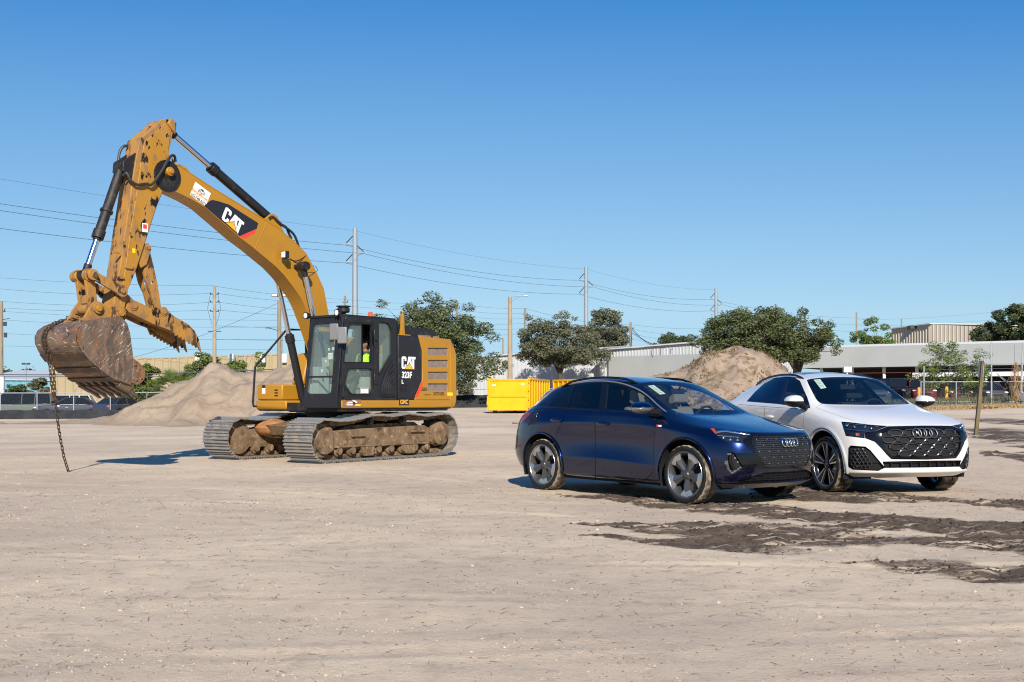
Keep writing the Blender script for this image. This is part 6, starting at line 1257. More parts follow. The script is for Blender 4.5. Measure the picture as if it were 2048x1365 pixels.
def tree(label, px, depth, top, bot, x0, x1, tips, n, size, leaf, trunk_px=None, name='oak_tree', seed=1, trunk=0.22, base=None, cat='tree', lean=0.0, twig=0.42, flat=0.5, group=None):
    """crown between photo columns x0..x1 and rows top..bot, standing at depth: twig tips fill a lumpy dome, leaves gather round the tips"""
    rs = np.random.RandomState(seed); X0, X1 = (x0 - 1024) / F * depth, (x1 - 1024) / F * depth; Zt, Zb = z_px(top, depth), z_px(bot, depth); tx = ((trunk_px or (x0 + x1) / 2) - 1024) / F * depth; g = gz_(tx, depth)
    W, Hh = (X1 - X0) / 2, (Zt - Zb); cx = (X0 + X1) / 2; cz = Zb + Hh * 0.36; lob = rs.normal(size=(9, 3)); lob /= np.linalg.norm(lob, axis=1)[:, None]; amp = rs.uniform(-0.20, 0.22, 9); cents = []
    while len(cents) < tips:
        d = rs.normal(size=3); d /= np.linalg.norm(d); q = rs.uniform(0.12, 1.0) ** 0.5
        f = 0.93 + float((amp * np.clip(lob @ d, 0, 1) ** 3 * 1.6).sum()) + rs.normal() * 0.075; up = Hh * 0.62 if d[2] > 0 else Hh * 0.40
        p = (cx + d[0] * W * q * f, depth + d[1] * W * 0.85 * q * f, cz + d[2] * up * q * f, twig * rs.uniform(0.6, 1.35))
        if p[2] > Zb - 0.1 * Hh: cents.append(p)
    root = empty(name, (tx, depth, g), 0, label, cat, group)
    V, Q = leaf_cloud(cents, int(n * 1.6), size * 0.76, rs, 0.7); V = V - np.array([tx, depth, g]); mesh_np('crown', V, Q, [LEAFS[leaf]], root, False)
    b = MB(); zf = max(Zb - g, 0.5) + Hh * 0.12; C_ = np.array([c[:3] for c in cents]) - np.array([tx, depth, g])
    b.tube([(0, 0, -0.2), (0.03, 0, zf * 0.5), (lean, 0, zf)], [trunk * 1.3, trunk, trunk * 0.85], 9); nodes = []
    for k in range(min(11, max(4, tips // 14))):
        e = Vector(C_[rs.randint(len(C_))].tolist()); e = Vector((e.x * 0.8, e.y * 0.8, max(e.z * 0.95, zf + 0.2))); st = Vector((lean * (0.6 + 0.4 * rs.rand()), 0, zf * (0.62 + 0.36 * rs.rand()))); m_ = st * 0.55 + e * 0.45 + Vector((rs.normal() * 0.15, rs.normal() * 0.15, 0.10 * (e - st).length)); P_ = [st, st * 0.7 + m_ * 0.3, m_, m_ * 0.5 + e * 0.5 + Vector((0, 0, 0.1)), e]
        b.tube(P_, [trunk * 0.60, trunk * 0.48, trunk * 0.34, trunk * 0.2, trunk * 0.07], 6); nodes += P_[2:]
    NN = np.array([tuple(q) for q in nodes])
    for c in C_:
        k = int(np.argmin(((NN - c) ** 2).sum(1))); s0 = Vector(NN[k].tolist()); e = Vector(c.tolist()); b.tube([s0, (s0 + e) / 2 + Vector((0, 0, 0.12)), e], [trunk * 0.13, trunk * 0.09, trunk * 0.03], 4, cap=False)
    b.build('trunk', BARK, root, 0, 60); return root
tree('broad dark oak rising behind the excavator engine hood', 870, 92, 576, 772, 728, 996, 330, 36000, 0.13, 0, 862, seed=6, twig=0.62)
tree('grey-green spreading oak in front of the white metal shed', 1118, 104, 630, 738, 1018, 1216, 200, 24000, 0.125, 1, 1120, seed=8, trunk=0.24, twig=0.55)
tree('tall olive tree behind the shed roof, right of the spreading oak', 1218, 128, 612, 716, 1162, 1272, 110, 12000, 0.16, 1, 1215, seed=14, twig=0.65)
tree('small far dark tree between the shed roof and the large oak', 1350, 150, 662, 706, 1306, 1394, 50, 6500, 0.17, 3, 1350, seed=15, twig=0.6)
tree('large round oak with forked trunk behind the dirt mound', 1545, 84, 596, 734, 1360, 1708, 330, 48000, 0.12, 0, 1590, seed=22, trunk=0.3, lean=0.25, twig=0.58)
tree('thin open tree beside the tan corrugated hall', 1750, 118, 638, 702, 1698, 1794, 40, 4600, 0.13, 2, 1748, seed=31, trunk=0.14, twig=0.45)
tree('dark tree at the right edge above the long white wall', 2040, 112, 588, 704, 1952, 2134, 130, 20000, 0.15, 3, 2040, seed=40, twig=0.6)
tree('small leafy sapling behind the chain-link fence on the right', 1895, 74, 660, 785, 1824, 1962, 110, 5200, 0.075, 2, 1893, seed=51, trunk=0.055, name='sapling', twig=0.30)
tree('second sapling, closer to the tall gate post', 1938, 73, 686, 800, 1905, 1990, 60, 2600, 0.07, 2, 1930, seed=52, trunk=0.05, name='sapling', twig=0.28)
tree('low scrubby bush left of the white shed', 940, 112, 708, 806, 916, 954, 30, 3000, 0.12, 1, 936, seed=60, trunk=0.08, name='bush', cat='bush', twig=0.4)
# shrubs along the tan wall on the left
def shrub(label, px, depth, top, bot, x0, x1, n, size, leaf, seed, clumps=10, name='shrub'):
    return tree(label, px, depth, top, bot, x0, x1, clumps * 4, n, size, leaf, px, name, seed, 0.05, None, 'bush', twig=0.36)
shrub('dense green shrub left of the fan palm', 290, 84, 722, 815, 248, 332, 12000, 0.10, 2, 70, 22)
shrub('loose yellowish bush under the concrete pole', 415, 86, 704, 800, 370, 456, 10000, 0.11, 2, 71, 22)
shrub('flat clipped bush right of the concrete pole', 468, 87, 706, 780, 434, 500, 7500, 0.10, 2, 72, 18)
shrub('small wispy bush near the floodlight pole', 520, 86, 716, 790, 502, 540, 2600, 0.10, 2, 73, 8)
shrub('rounded olive bush before the teal building', 76, 110, 756, 800, 50, 104, 4500, 0.13, 1, 74, 10)
shrub('dark bush beside the white-based pole', 24, 105, 760, 812, 4, 46, 4500, 0.13, 3, 75, 10)
# fan palm
rs = np.random.RandomState(4); pd = 82; pxx, pg = at_px(356, pd); palm = empty('fan_palm', (pxx, pd, pg), 0, 'low fan palm with spiky fronds behind the sand heap', 'palm')
for k in range(46):
    az = rs.uniform(0, 2 * math.pi); el = rs.uniform(0.1, 1.35); L_ = rs.uniform(1.5, 2.2); h0 = Vector((0, 0, 1.5)); d_ = Vector((math.cos(az) * math.cos(el), math.sin(az) * math.cos(el), math.sin(el))); tip = h0 + d_ * L_ * 0.75; b = MB(); b.tube([h0, tip], 0.012, 4)
    _, s_, u_ = frame(d_)
    for j in range(13):
        a = -1.2 + 2.4 * j / 12; dd = (d_ * math.cos(a) + s_ * math.sin(a)); t2 = tip + dd * 0.95 + Vector((0, 0, -0.15)); w_ = u_.cross(dd) * 0.035
        b.add([tip, tip + dd * 0.45 + w_, t2, tip + dd * 0.45 - w_], [(0, 1, 2, 3)])
    b.build('frond', LEAFS[2], palm, smooth=0)
b = MB(); b.cyl((0, 0, -0.2), (0, 0, 1.6), 0.16, 10); b.build('trunk', BARK, palm)
# ---- buildings
def corrugated(name, col, scale, dirt):
    m = pbr(name, col, 0.5, 0.0, spec=0.3); return worn_over(m, col, dirt)
def worn_over(m, col, dirt):
    v = coords(m, 'Object'); setc(m, mixc(m, noise_fac(m, v, 0.4, 0.4, 0.75), col, dirt)); return m
WSHED = corrugated('white_metal_siding', rgb('b3b6b8'), 1, rgb('a9acac')); TANS = corrugated('tan_metal_siding', rgb('a19275'), 1, rgb('94866a')); CREAM = corrugated('cream_stucco', rgb('999c9b'), 1, rgb('929594')); TANL = corrugated('pale_tan_siding', rgb('b3a998'), 1, rgb('aa9f8d')); ROOFW = pbr('roof_white', rgb('b4b7b9'), 0.5); SHADE = pbr('painted_bay_shade', (0.02, 0.02, 0.022), 0.8); TEAL = pbr('teal_siding', rgb('5d99a8'), 0.6); TRIMW = pbr('trim_white', (0.7, 0.71, 0.71), 0.5)
def ribbed_wall(mb, a, b, z0, z1, pitch, depth, zt=None, mi=0):
    """vertical-rib sheet from plan point a to b; zt: top height at b (sloping eave)"""
    a, b = Vector(a), Vector(b); L_ = (b - a).length; d = (b - a) / L_; n = Vector((d.y, -d.x)); zt = z1 if zt is None else zt; pts = []; k = 0; x = 0
    while x < L_:
        for fx_, o in ((0, 0), (0.62, 0), (0.70, depth), (0.92, depth)):
            if x + fx_ * pitch <= L_: pts.append((x + fx_ * pitch, o))
        x += pitch
    pts.append((L_, 0)); V = []
    for x, o in pts: p = a + d * x + n * o; V += [(p.x, p.y, z0), (p.x, p.y, z1 + (zt - z1) * x / L_)]
    mb.add(V, [(2 * i, 2 * i + 2, 2 * i + 3, 2 * i + 1) for i in range(len(pts) - 1)], mi)
def shed(name, label, cat, a, b, depth, z0, z1, zt, mat, pitch, rd, roofmat, rise_=0.6, overhang=0.3):
    a, b = Vector(a), Vector(b); d = (b - a).normalized(); bk = Vector((-d.y, d.x)) * depth; root = empty(name, (a.x, a.y, z0), 0, label, cat); o = Vector((a.x, a.y))
    m = MB(); ribbed_wall(m, a - o, b - o, -0.3, z1 - z0, pitch, rd, zt - z0); m.build('front_wall', mat, root, 0, 20)
    m = MB(); ribbed_wall(m, b - o, b + bk - o, -0.3, zt - z0, pitch, rd); m.build('side_wall', mat, root, 0, 20); m = MB(); ribbed_wall(m, a + bk - o, a - o, -0.3, z1 - z0, pitch, rd); m.build('side_wall', mat, root, 0, 20); m = MB(); ribbed_wall(m, b + bk - o, a + bk - o, -0.3, zt - z0, pitch, rd, z1 - z0); m.build('rear_wall', mat, root, 0, 20)
    n = -bk.normalized() * overhang; e = d * overhang; mid = bk / 2; V = []
    for p, z in ((a - o + n - e, z1), (b - o + n + e, zt), (b - o + mid + e, zt + rise_), (a - o + mid - e, z1 + rise_), (b - o + bk - n + e, zt), (a - o + bk - n - e, z1)): V.append((p.x, p.y, z - z0))
    V += [(x, y, z + 0.12) for x, y, z in V]; m = MB(); m.add(V, [(3, 2, 1, 0), (5, 4, 2, 3), (6, 7, 8, 9), (9, 8, 10, 11), (0, 1, 7, 6), (1, 2, 8, 7), (2, 4, 10, 8), (4, 5, 11, 10), (5, 3, 9, 11), (3, 0, 6, 9)]); m.build('roof', roofmat, root, smooth=0); return root
P2 = lambda px, y: ((px - 1024) / F * y, y)
g115 = gz_(0, 115)
shed('metal_shed', 'white ribbed metal shed behind the yellow dumpsters', 'shed', P2(935, 116), P2(1202, 110), 14, g115, z_px(717, 116), z_px(698, 110), WSHED, 0.42, 0.05, ROOFW, 0.5)
w2 = shed('metal_shed', 'white shed with a blank cream front panel left of the dirt mound', 'shed', P2(1200, 107), P2(1420, 99), 16, g115, z_px(702, 107), z_px(684, 99), WSHED, 0.35, 0.05, ROOFW, 0.7)
def slab(parent, a, b, z0, z1, t, mat, name, off=0.0, org=(0, 0, 0)):
    a, b = Vector(a), Vector(b); d = (b - a).normalized(); n = Vector((d.y, -d.x)); m = MB(); V = []
    for p in (a + n * off, b + n * off, b + n * (off + t), a + n * (off + t)): V += [(p.x - org[0], p.y - org[1], z0 - org[2]), (p.x - org[0], p.y - org[1], z1 - org[2])]
    m.add(V, [(0, 2, 3, 1), (2, 4, 5, 3), (4, 6, 7, 5), (6, 0, 1, 7), (1, 3, 5, 7), (6, 4, 2, 0)]); return m.build(name, mat, parent, smooth=0)
org2 = tuple(w2.location); slab(w2, P2(1222, 106), P2(1420, 99), z_px(765, 104), z_px(711, 102), 0.3, CREAM, 'cream_panel', 0.1, org2)
pz = P2(1244, 105.2); m = MB(); m.bx((pz[0] - org2[0], pz[1] - org2[1] - 0.3, z_px(722, 105) - org2[2]), (pz[0] - org2[0] + 0.3, pz[1] - org2[1] + 0.1, z_px(718.5, 105) - org2[2])); m.build('wall_lamp', TRIMW, w2)
# long white wall with an open parking bay under it
za, zb = P2(1600, 95), P2(2140, 84); gL = 1.0; lw = empty('long_building', (za[0], za[1], gL), 0, 'long low white building over a dark open parking bay', 'building'); orgL = (za[0], za[1], gL)
slab(lw, za, zb, z_px(737, 95), z_px(697, 95) , 0.4, CREAM, 'fascia_wall', 0, orgL)
m = MB(); a_, b_ = Vector(za), Vector(zb); d_ = (b_ - a_).normalized(); bk_ = Vector((-d_.y, d_.x)); ztop = z_px(697, 95) - gL
V = [(0, 0), ((b_ - a_).x, (b_ - a_).y), ((b_ - a_ + bk_ * 18).x, (b_ - a_ + bk_ * 18).y), ((bk_ * 18).x, (bk_ * 18).y)]
m.add([(x, y, ztop - 0.02) for x, y in V] + [(x, y, ztop + 0.18) for x, y in V], [(3, 2, 1, 0), (4, 5, 6, 7), (0, 1, 5, 4), (1, 2, 6, 5), (2, 3, 7, 6), (3, 0, 4, 7)]); m.build('roof', ROOFW, lw, smooth=0)
slab(lw, Vector(za) + bk_ * 7, Vector(zb) + bk_ * 7, gL - 0.5, z_px(737, 95), 0.3, SHADE, 'bay_back_wall', 0, orgL)  # back wall and ceiling coloured near-black: the bay's shade is painted in
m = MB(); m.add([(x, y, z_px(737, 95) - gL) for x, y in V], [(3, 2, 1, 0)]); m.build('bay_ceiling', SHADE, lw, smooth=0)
for k in range(10):
    p = a_ + d_ * (2 + k * 2.6); m = MB(); m.bx((p.x - za[0] - 0.1, p.y - za[1] + 0.5, -0.3), (p.x - za[0] + 0.1, p.y - za[1] + 0.7, z_px(737, 95) - gL)); m.build('post', TRIMW, lw)
slab(lw, Vector(za) + d_ * 9.5, Vector(zb), z_px(756, 92), z_px(748, 92), 0.6, TRIMW, 'canopy_beam', 0.6, orgL); slab(lw, Vector(za), Vector(zb), z_px(748.6, 94), z_px(747.4, 94), 0.05, pbr('dull_red_band', (0.09, 0.02, 0.015), 0.8), 'red_band', 0.45, orgL)
th_ = shed('tan_hall', 'tall pale tan ribbed hall rising behind the long white wall', 'building', P2(1783, 128), P2(1860, 122), 20, 0.9, z_px(659, 128), z_px(649, 122), TANL, 0.45, 0.06, ROOFW, 0.1)
m = MB(); o_h = th_.location; a2, b2 = Vector(P2(1860, 122)), Vector(P2(2010, 116)); ribbed_wall(m, a2 - Vector(o_h[:2]), b2 - Vector(o_h[:2]), -0.3, z_px(649, 122) - o_h.z, 0.45, 0.06, z_px(656, 116) - o_h.z); m.build('front_wall', TANL, th_, 0, 20)
m = MB(); m.bx((b2.x - 7 - o_h.x, b2.y + 8 - o_h.y, z_px(653, 120) - o_h.z), (b2.x - 5.6 - o_h.x, b2.y + 9 - o_h.y, z_px(646.5, 120) - o_h.z)); m.build('roof_unit', DARKM, th_)
# tan ribbed wall on the left
tw = shed('tan_warehouse', 'long tan ribbed warehouse behind the sand heap on the left', 'warehouse', P2(100, 96), P2(620, 92), 25, 0.0, z_px(724, 96), z_px(709, 92), TANS, 0.75, 0.10, TANS, 0.1, 0.05)
for px in (402, 468, 530, 573): p = P2(px, 93); m = MB(); m.bx((p[0] - tw.location.x - 0.2, p[1] - tw.location.y - 1.0, z_px(726, 92)), (p[0] - tw.location.x + 0.2, p[1] - tw.location.y - 0.4, z_px(708, 92))); m.build('downspout_head', TRIMW, tw, 0.05)
tb = shed('teal_building', 'teal building with white roof far away on the left', 'building', P2(-60, 172), P2(106, 166), 20, -0.2, z_px(760, 172), z_px(762, 166), TEAL, 1.2, 0.04, ROOFW, 1.6)
for px in (24, 33, 43, 62, 74): p = P2(px, 170); m = MB(); m.bx((p[0] - tb.location.x - 0.35, p[1] - tb.location.y - 0.25, 1.5), (p[0] - tb.location.x + 0.35, p[1] - tb.location.y - 0.02, 2.9)); m.build('window', SIDEGL if False else GREYT, tb)
m = MB(); ra = P2(60, 120); m.bx((ra[0] - 2, 119, 0), (ra[0] + 3.2, 121.5, 1.55)); m.bx((ra[0] - 2.1, 118.9, 1.45), (ra[0] + 3.3, 121.6, 1.62)); tag(m.build('green_container', pbr('container_green', rgb('2f5a3a'), 0.6), None, 0.05), 'low green waste container far behind the left fence', 'container')
# far woods along the horizon
for (x0, x1, top, dep, sd, nm, lb) in ((-60, 60, 740, 190, 81, 'tree_line', 'distant dark trees above the teal building on the left'), (1290, 1420, 690, 260, 82, 'tree_line', 'distant low trees behind the shed roof'), (560, 960, 758, 230, 83, 'tree_line', 'distant trees on the skyline behind the excavator')):
    rs = np.random.RandomState(sd); cents = []
    for k in range(26): x = x0 + (x1 - x0) * rs.rand(); r = rs.uniform(1.2, 2.6); cents.append(((x - 1024) / F * dep, dep + rs.uniform(-3, 3), z_px(top + rs.uniform(2, 24), dep) - r * 0.4, r))
    V, Q = leaf_cloud(cents, 9000, 0.3, rs); o = mesh_np(nm, V, Q, [LEAFS[3]], None, False); tag(o, lb, 'trees', kind='stuff')
# ---- yellow roll-off dumpsters
DUMP = worn('dumpster_yellow', rgb('e0a800'), [(rgb('cf9a06'), 1.0, 0.45, 0.7), (rgb('9a7420'), 9, 0.68, 0.76)], 0.45)
def dumpster(x, y, rz, W, L, Hh, label):
    root = empty('dumpster', (x, y, gz_(x, y)), rz, label, 'dumpster', 'yellow roll-off dumpsters'); zb = 0.16; b = MB()
    b.bx((-W / 2, 0.06, zb), (W / 2, L, zb + 0.08)); b.bx((-W / 2, 0.06, zb), (-W / 2 + 0.05, L, Hh)); b.bx((W / 2 - 0.05, 0.06, zb), (W / 2, L, Hh)); b.bx((-W / 2, L - 0.05, zb), (W / 2, L, Hh)); b.build('body', DUMP, root)
    b = MB(); b.bx((-W / 2 + 0.05, 0.0, zb + 0.05), (W / 2 - 0.03, 0.05, Hh - 0.02)); do = b.build('rear_door', DUMP, root, 0.01)
    for z in (zb + 0.06, zb + (Hh - zb) * 0.46, Hh - 0.05): b = MB(); b.bx((-W / 2 + 0.04, -0.06, z - 0.05), (W / 2 - 0.02, 0.0, z + 0.05)); b.build('door_rib', DUMP, do, 0.012)
    for xx in (-W / 2 + 0.08, W / 2 - 0.08): b = MB(); b.bx((xx - 0.05, -0.055, zb), (xx + 0.05, 0.0, Hh)); b.build('door_rib', DUMP, do, 0.012)
    for z in np.linspace(zb + 0.2, Hh - 0.15, 4): b = MB(); b.cyl((W / 2 + 0.02, -0.02, z - 0.06), (W / 2 + 0.02, -0.02, z + 0.06), 0.035, 8); b.build('hinge', DUMP, do)
    b = MB(); b.bx((-W / 2 - 0.05, -0.06, zb + 0.3), (-W / 2 + 0.05, 0.03, zb + 0.55)); b.build('latch', DUMP, do); b = MB(); b.bx((-W / 2 - 0.04, -0.05, zb + 0.9), (-W / 2 + 0.04, 0.03, zb + 1.1)); b.build('latch', DUMP, do)
    for s in (-1, 1):
        b = MB(); b.bx((s * W / 2 - 0.06, 0.0, Hh - 0.06), (s * W / 2 + 0.06, L + 0.03, Hh + 0.06)); b.build('top_rail', DUMP, root, 0.02)
        for k in range(9): y_ = 0.1 + k * (L - 0.2) / 8; b = MB(); b.bx((s * W / 2, y_ - 0.05, zb), (s * (W / 2 + 0.07), y_ + 0.05, Hh - 0.05)); b.build('side_rib', DUMP, root, 0.012)
        b = MB(); b.cyl((s * 0.75, 0.35, 0.1), (s * 0.95, 0.35, 0.1), 0.1, 12); b.cyl((s * 0.75, L - 0.4, 0.1), (s * 0.95, L - 0.4, 0.1), 0.1, 12); b.build('roller', DARKM, root)
    b = MB(); b.bx((-W / 2 + 0.25, -0.004, Hh - 0.38), (-W / 2 + 0.45, 0.0 - 0.001, Hh - 0.30)); b.bx((W / 2 - 0.42, -0.004, Hh - 0.34), (W / 2 - 0.24, -0.001, Hh - 0.24)); b.build('label_plate', WHITEP, do)
    return root
dumpster(-0.22, 63, -0.22, 2.36, 6.2, 1.95, 'yellow roll-off dumpster nearest the excavator, door side facing out'); dumpster(5.61, 61.9, 0.456, 2.36, 4.8, 1.86, 'second yellow dumpster half hidden behind the blue car roof')
# ---- chain-link fences
def chainlink_mat():
    m = bpy.data.materials.new('chain_link'); m.use_nodes = True; t = m.node_tree; L = t.links; b = t.nodes['Principled BSDF']; b.inputs['Base Color'].default_value = (0.26, 0.27, 0.28, 1); b.inputs['Metallic'].default_value = 0.4; b.inputs['Roughness'].default_value = 0.5
    return m
LINKM = chainlink_mat(); TARP = worn('silt_fabric', (0.022, 0.024, 0.028), [((0.04, 0.042, 0.047), 2.0, 0.4, 0.7)], 0.8, spec=0.15)
def fence(name, label, pts, h, zs, tarp, gap, posts=2.9, mesh=True, extra=None, arms=False):
    """fence run along plan points; wire mesh is real crossed wires of the given spacing"""
    root = empty(name, (pts[0][0], pts[0][1], zs(pts[0])), 0, label, 'fence'); o = Vector((pts[0][0], pts[0][1], zs(pts[0]))); mesh_b = MB()
    for a, b in zip(pts[:-1], pts[1:]):
        a, b = Vector(a), Vector(b); L_ = (b - a).length; n = max(1, round(L_ / posts))
        for k in range(n + 1):
            p = a + (b - a) * k / n; z = zs(p); q = MB(); q.cyl((p.x - o.x, p.y - o.y, z - o.z - 0.2), (p.x - o.x, p.y - o.y, z - o.z + h + 0.04), 0.035, 8)
            if arms: q.cyl((p.x - o.x, p.y - o.y, z - o.z + h), (p.x - o.x + 0.28, p.y - o.y - 0.1, z - o.z + h + 0.32), 0.02, 6)
            q.build('post', STEEL, root)
        A = Vector((a.x, a.y, zs(a))) - o; Bv = Vector((b.x, b.y, zs(b))) - o
        for zz in (h,) + ((0.12,) if extra else ()): q = MB(); q.cyl(A + Vector((0, 0, zz)), Bv + Vector((0, 0, zz)), 0.025, 6); q.build('rail', STEEL, root)
        if mesh:
            nx = int(L_ / gap); nh = int(h / gap)
            for k in range(-nh, nx):
                for s in (0, 1):
                    t0, t1 = max(0, k), min(nx, k + nh); h0, h1 = (t0 - k) * gap, (t1 - k) * gap
                    if s: h0, h1 = h - h0, h - h1
                    mesh_b.tube([A + (Bv - A) * (t0 / nx) + Vector((0, 0, h0)), A + (Bv - A) * (t1 / nx) + Vector((0, 0, h1))], 0.0018, 3, cap=False)
        if tarp:
            q = MB(); n2 = max(2, int(L_ / 0.4)); d = (b - a).normalized(); nn = Vector((d.y, -d.x)); V = []
            for i in range(n2 + 1):
                p = a + (b - a) * i / n2 + nn * 0.06; z = zs(p); wv = 0.04 * math.sin(i * 0.9) + 0.03 * math.sin(i * 2.3); V += [(p.x - o.x + nn.x * (0.08 + wv), p.y - o.y + nn.y * (0.08 + wv), z - o.z - 0.1), (p.x - o.x + nn.x * (0.04 + wv), p.y - o.y + nn.y * (0.04 + wv), z - o.z + tarp * 0.5), (p.x - o.x, p.y - o.y, z - o.z + tarp + 0.03 * math.sin(i * 1.7))]
            q.add(V, [f for i in range(n2) for f in ((3 * i, 3 * i + 3, 3 * i + 4, 3 * i + 1), (3 * i + 1, 3 * i + 4, 3 * i + 5, 3 * i + 2))]); q.build('silt_fabric', TARP, root, 0, 60)
    if mesh: mo = mesh_b.build('wire_mesh', LINKM, root, 0, 0); mo['kind'] = 'stuff'
    return root
zsf = lambda p: gz_(p[0], p[1])
fence('chain_link_fence', 'chain-link fence with black silt fabric in front of the cars on the left', [(-37, 75), (-24.8, 75.5), (-13, 78)], 1.75, zsf, 0.60, 0.16, 2.35, arms=True)
fence('chain_link_fence', 'black screened fence between the excavator and the yellow dumpster', [(-9, 97), (-3.9, 97.5), (4.5, 96)], 1.55, zsf, 1.05, 0.3, 2.2, mesh=False, arms=True)
fence('silt_fence', 'low black silt fabric strip at the foot of the screened fence', [(-9, 92), (-2.6, 92.5), (1.5, 92)], 0.4, zsf, 0.62, 0.3, 3, mesh=False)
zr = lambda p: z_px(806, p[1]) - 0.05
fr_ = fence('chain_link_fence', 'chain-link fence with two pipe rails along the road on the right', [P2(1842, 68), P2(1984, 67), P2(2120, 66)], 1.32, zr, 0, 0.12, 1.95, extra=True)
for px, ytop in ((1848, 733), (1983, 684), (2030, 690), (2041, 690)):
    p = P2(px, 66.8); q = MB(); q.cyl((p[0], p[1], zr(p) - 0.2), (p[0] + (0.15 if px > 2030 else 0), p[1], z_px(ytop, 66.8)), 0.045, 8); q.xf(Matrix.Translation(-fr_.location)); q.build('gate_post', STEEL, fr_)
for py_ in (731, 740): a, b_ = pix(1848, py_, 66.9), pix(2120, py_ - 4, 66); q = MB(); q.cyl(a, b_, 0.012, 5); q.xf(Matrix.Translation(-fr_.location)); q.build('top_wire', WIREM, fr_)
# dead palm husk and torn screen by the gate
c_ = pix(2032, 770, 65.5); rs = np.random.RandomState(6); hb = MB()
for k in range(520):
    t = rs.rand(); w_ = lerp_tab(t, [0, 0.35, 0.7, 1], [0.28, 0.42, 0.36, 0.06]); p = Vector((c_.x + rs.normal() * w_ * 0.45, c_.y + rs.normal() * w_ * 0.45, lerp_tab(t, [0, 1], [z_px(800, 65.5), z_px(724, 65.5)]))); d = Vector((rs.normal() * 0.3, rs.normal() * 0.3, -1)).normalized() * rs.uniform(0.15, 0.4); s_ = Vector((0.012, 0.008, 0)); hb.add([p - s_, p + s_, p + d], [(0, 1, 2)])
tag(hb.build('dry_palm_skirt', worn('dry_frond', rgb('a5845c'), [(rgb('7d6244'), 8, 0.4, 0.7)], 0.9, spec=0.1), None, smooth=0), 'dry brown palm husk hanging by the gate post at the right edge', 'palm husk')
sc_ = MB(); V = []
for i in range(9):
    for j in range(5): t = i / 8; p = pix(1990 + 55 * t + j * 6, 742 + 62 * t + j * 5 * (1 - t), 66.2); V.append((p.x, p.y + 0.15 * math.sin(i * 1.3 + j), p.z))
sc_.add(V, [(i * 5 + j, i * 5 + j + 1, i * 5 + j + 6, i * 5 + j + 5) for i in range(8) for j in range(4)]); tag(sc_.build('torn_screen', pbr('grey_screen', (0.09, 0.10, 0.115), 0.8), None, 0, 60), 'torn grey fabric screen sagging from the gate on the right', 'screen')
# verge, road and grass at the right
rd = MB(); A_ = [(17, 62.5), (60, 60.5), (60, 65.2), (17, 65.8)]
rd.add([(x, y, gz_(x, y) + 0.10) for x, y in A_], [(0, 1, 2, 3)]); tag(rd.build('road', worn('grey_asphalt', (0.12, 0.12, 0.12), [((0.17, 0.165, 0.16), 1.5, 0.4, 0.7)], 0.9), None, smooth=0), kind='structure')
rs = np.random.RandomState(12)
def grass(name, label, n, xr, yr, h, mat, zf):
    X = rs.uniform(*xr, n); Y = rs.uniform(*yr, n); Z = np.array([zf(x, y) for x, y in zip(X, Y)]); a = rs.uniform(0, 6.28, n); H_ = h * rs.uniform(0.4, 1.3, n); dx, dy = np.cos(a) * 0.03, np.sin(a) * 0.03; lx, ly = rs.normal(size=n) * H_ * 0.5, rs.normal(size=n) * H_ * 0.5
    V = np.stack([np.stack([X - dx, Y - dy, Z - 0.03], -1), np.stack([X + dx, Y + dy, Z - 0.03], -1), np.stack([X + lx, Y + ly, Z + H_], -1)], 1).reshape(-1, 3); o = mesh_np(name, V, np.arange(3 * n).reshape(n, 3), [mat], None, False); return tag(o, label, 'grass', kind='stuff')
DRYG = worn('dry_grass', rgb('9c7f4e'), [(rgb('6f6a35'), 1.5, 0.5, 0.7)], 0.9, spec=0.1)
grass('dry_grass', 'strip of dry grass along the near edge of the road', 4200, (16, 50), (57.5, 62), 0.20, DRYG, gz_)
grass('green_weeds', 'green weeds growing under the right-hand fence', 5200, (22, 34), (66.3, 74), 0.34, LEAFS[1], lambda x, y: gz_(x, y) + 0.12)
cu = MB(); a, b_ = pix(1945, 816.5, 58.5), pix(1996, 818, 58.5); cu.cyl(a, b_, 0.085, 12); cu.cyl(b_, b_ + Vector((0.03, 0, 0)), 0.05, 12); tag(cu.build('rusty_pipe', worn('rust', rgb('6e3226'), [(rgb('4c2a22'), 4, 0.4, 0.7)], 0.85), None), 'rusty red pipe lying on the verge behind the leaning sign post', 'pipe')
# yellow bollards
for px, lb in ((1838, 'yellow bollard left of the sapling in front of the maroon car'), (1893, 'yellow bollard at the foot of the sapling')):
    p = P2(px, 73.5); z0 = gz_(*p) + 0.05; q = MB(); q.lathe([(0.11, 0), (0.11, 1.05), (0.08, 1.12), (0.01, 1.15)], (p[0], p[1], z0), (0, 0, 1), 14); tag(q.build('bollard', worn('bollard_yellow', rgb('c79224'), [(rgb('8d6f3a'), 8, 0.5, 0.7)], 0.6) if px == 1838 else MATS['bollard_yellow'], None), lb, 'bollard', 'yellow bollards by the fence')
# leaning sign post
sy = 33.0; bs = pix(1951.5, 873, sy); tp_ = pix(1966, 724, sy); sg = empty('sign_post', tuple(bs), 0, 'leaning square post carrying a blank grey sign back', 'sign'); d_ = tp_ - bs; b = MB()
rm = d_.to_track_quat('Z', 'Y').to_matrix(); b.box(tuple(d_ / 2 - d_ * 0.04), (0.10, 0.10, d_.length * 1.08), 0, rm); b.build('post', worn('post_wood', rgb('6d6147'), [(rgb('52492f'), 5, 0.4, 0.7)], 0.9, stretch=(3, 3, 0.5)), sg, 0.006)
b = MB(); c_ = pix(1962, 738.5, sy + 0.08) - bs; b.box(tuple(c_), (0.36, 0.012, 0.50), 0, rm); b.build('sign_panel', pbr('sign_back', (0.40, 0.42, 0.44), 0.55, 0.3), sg, 0.004)
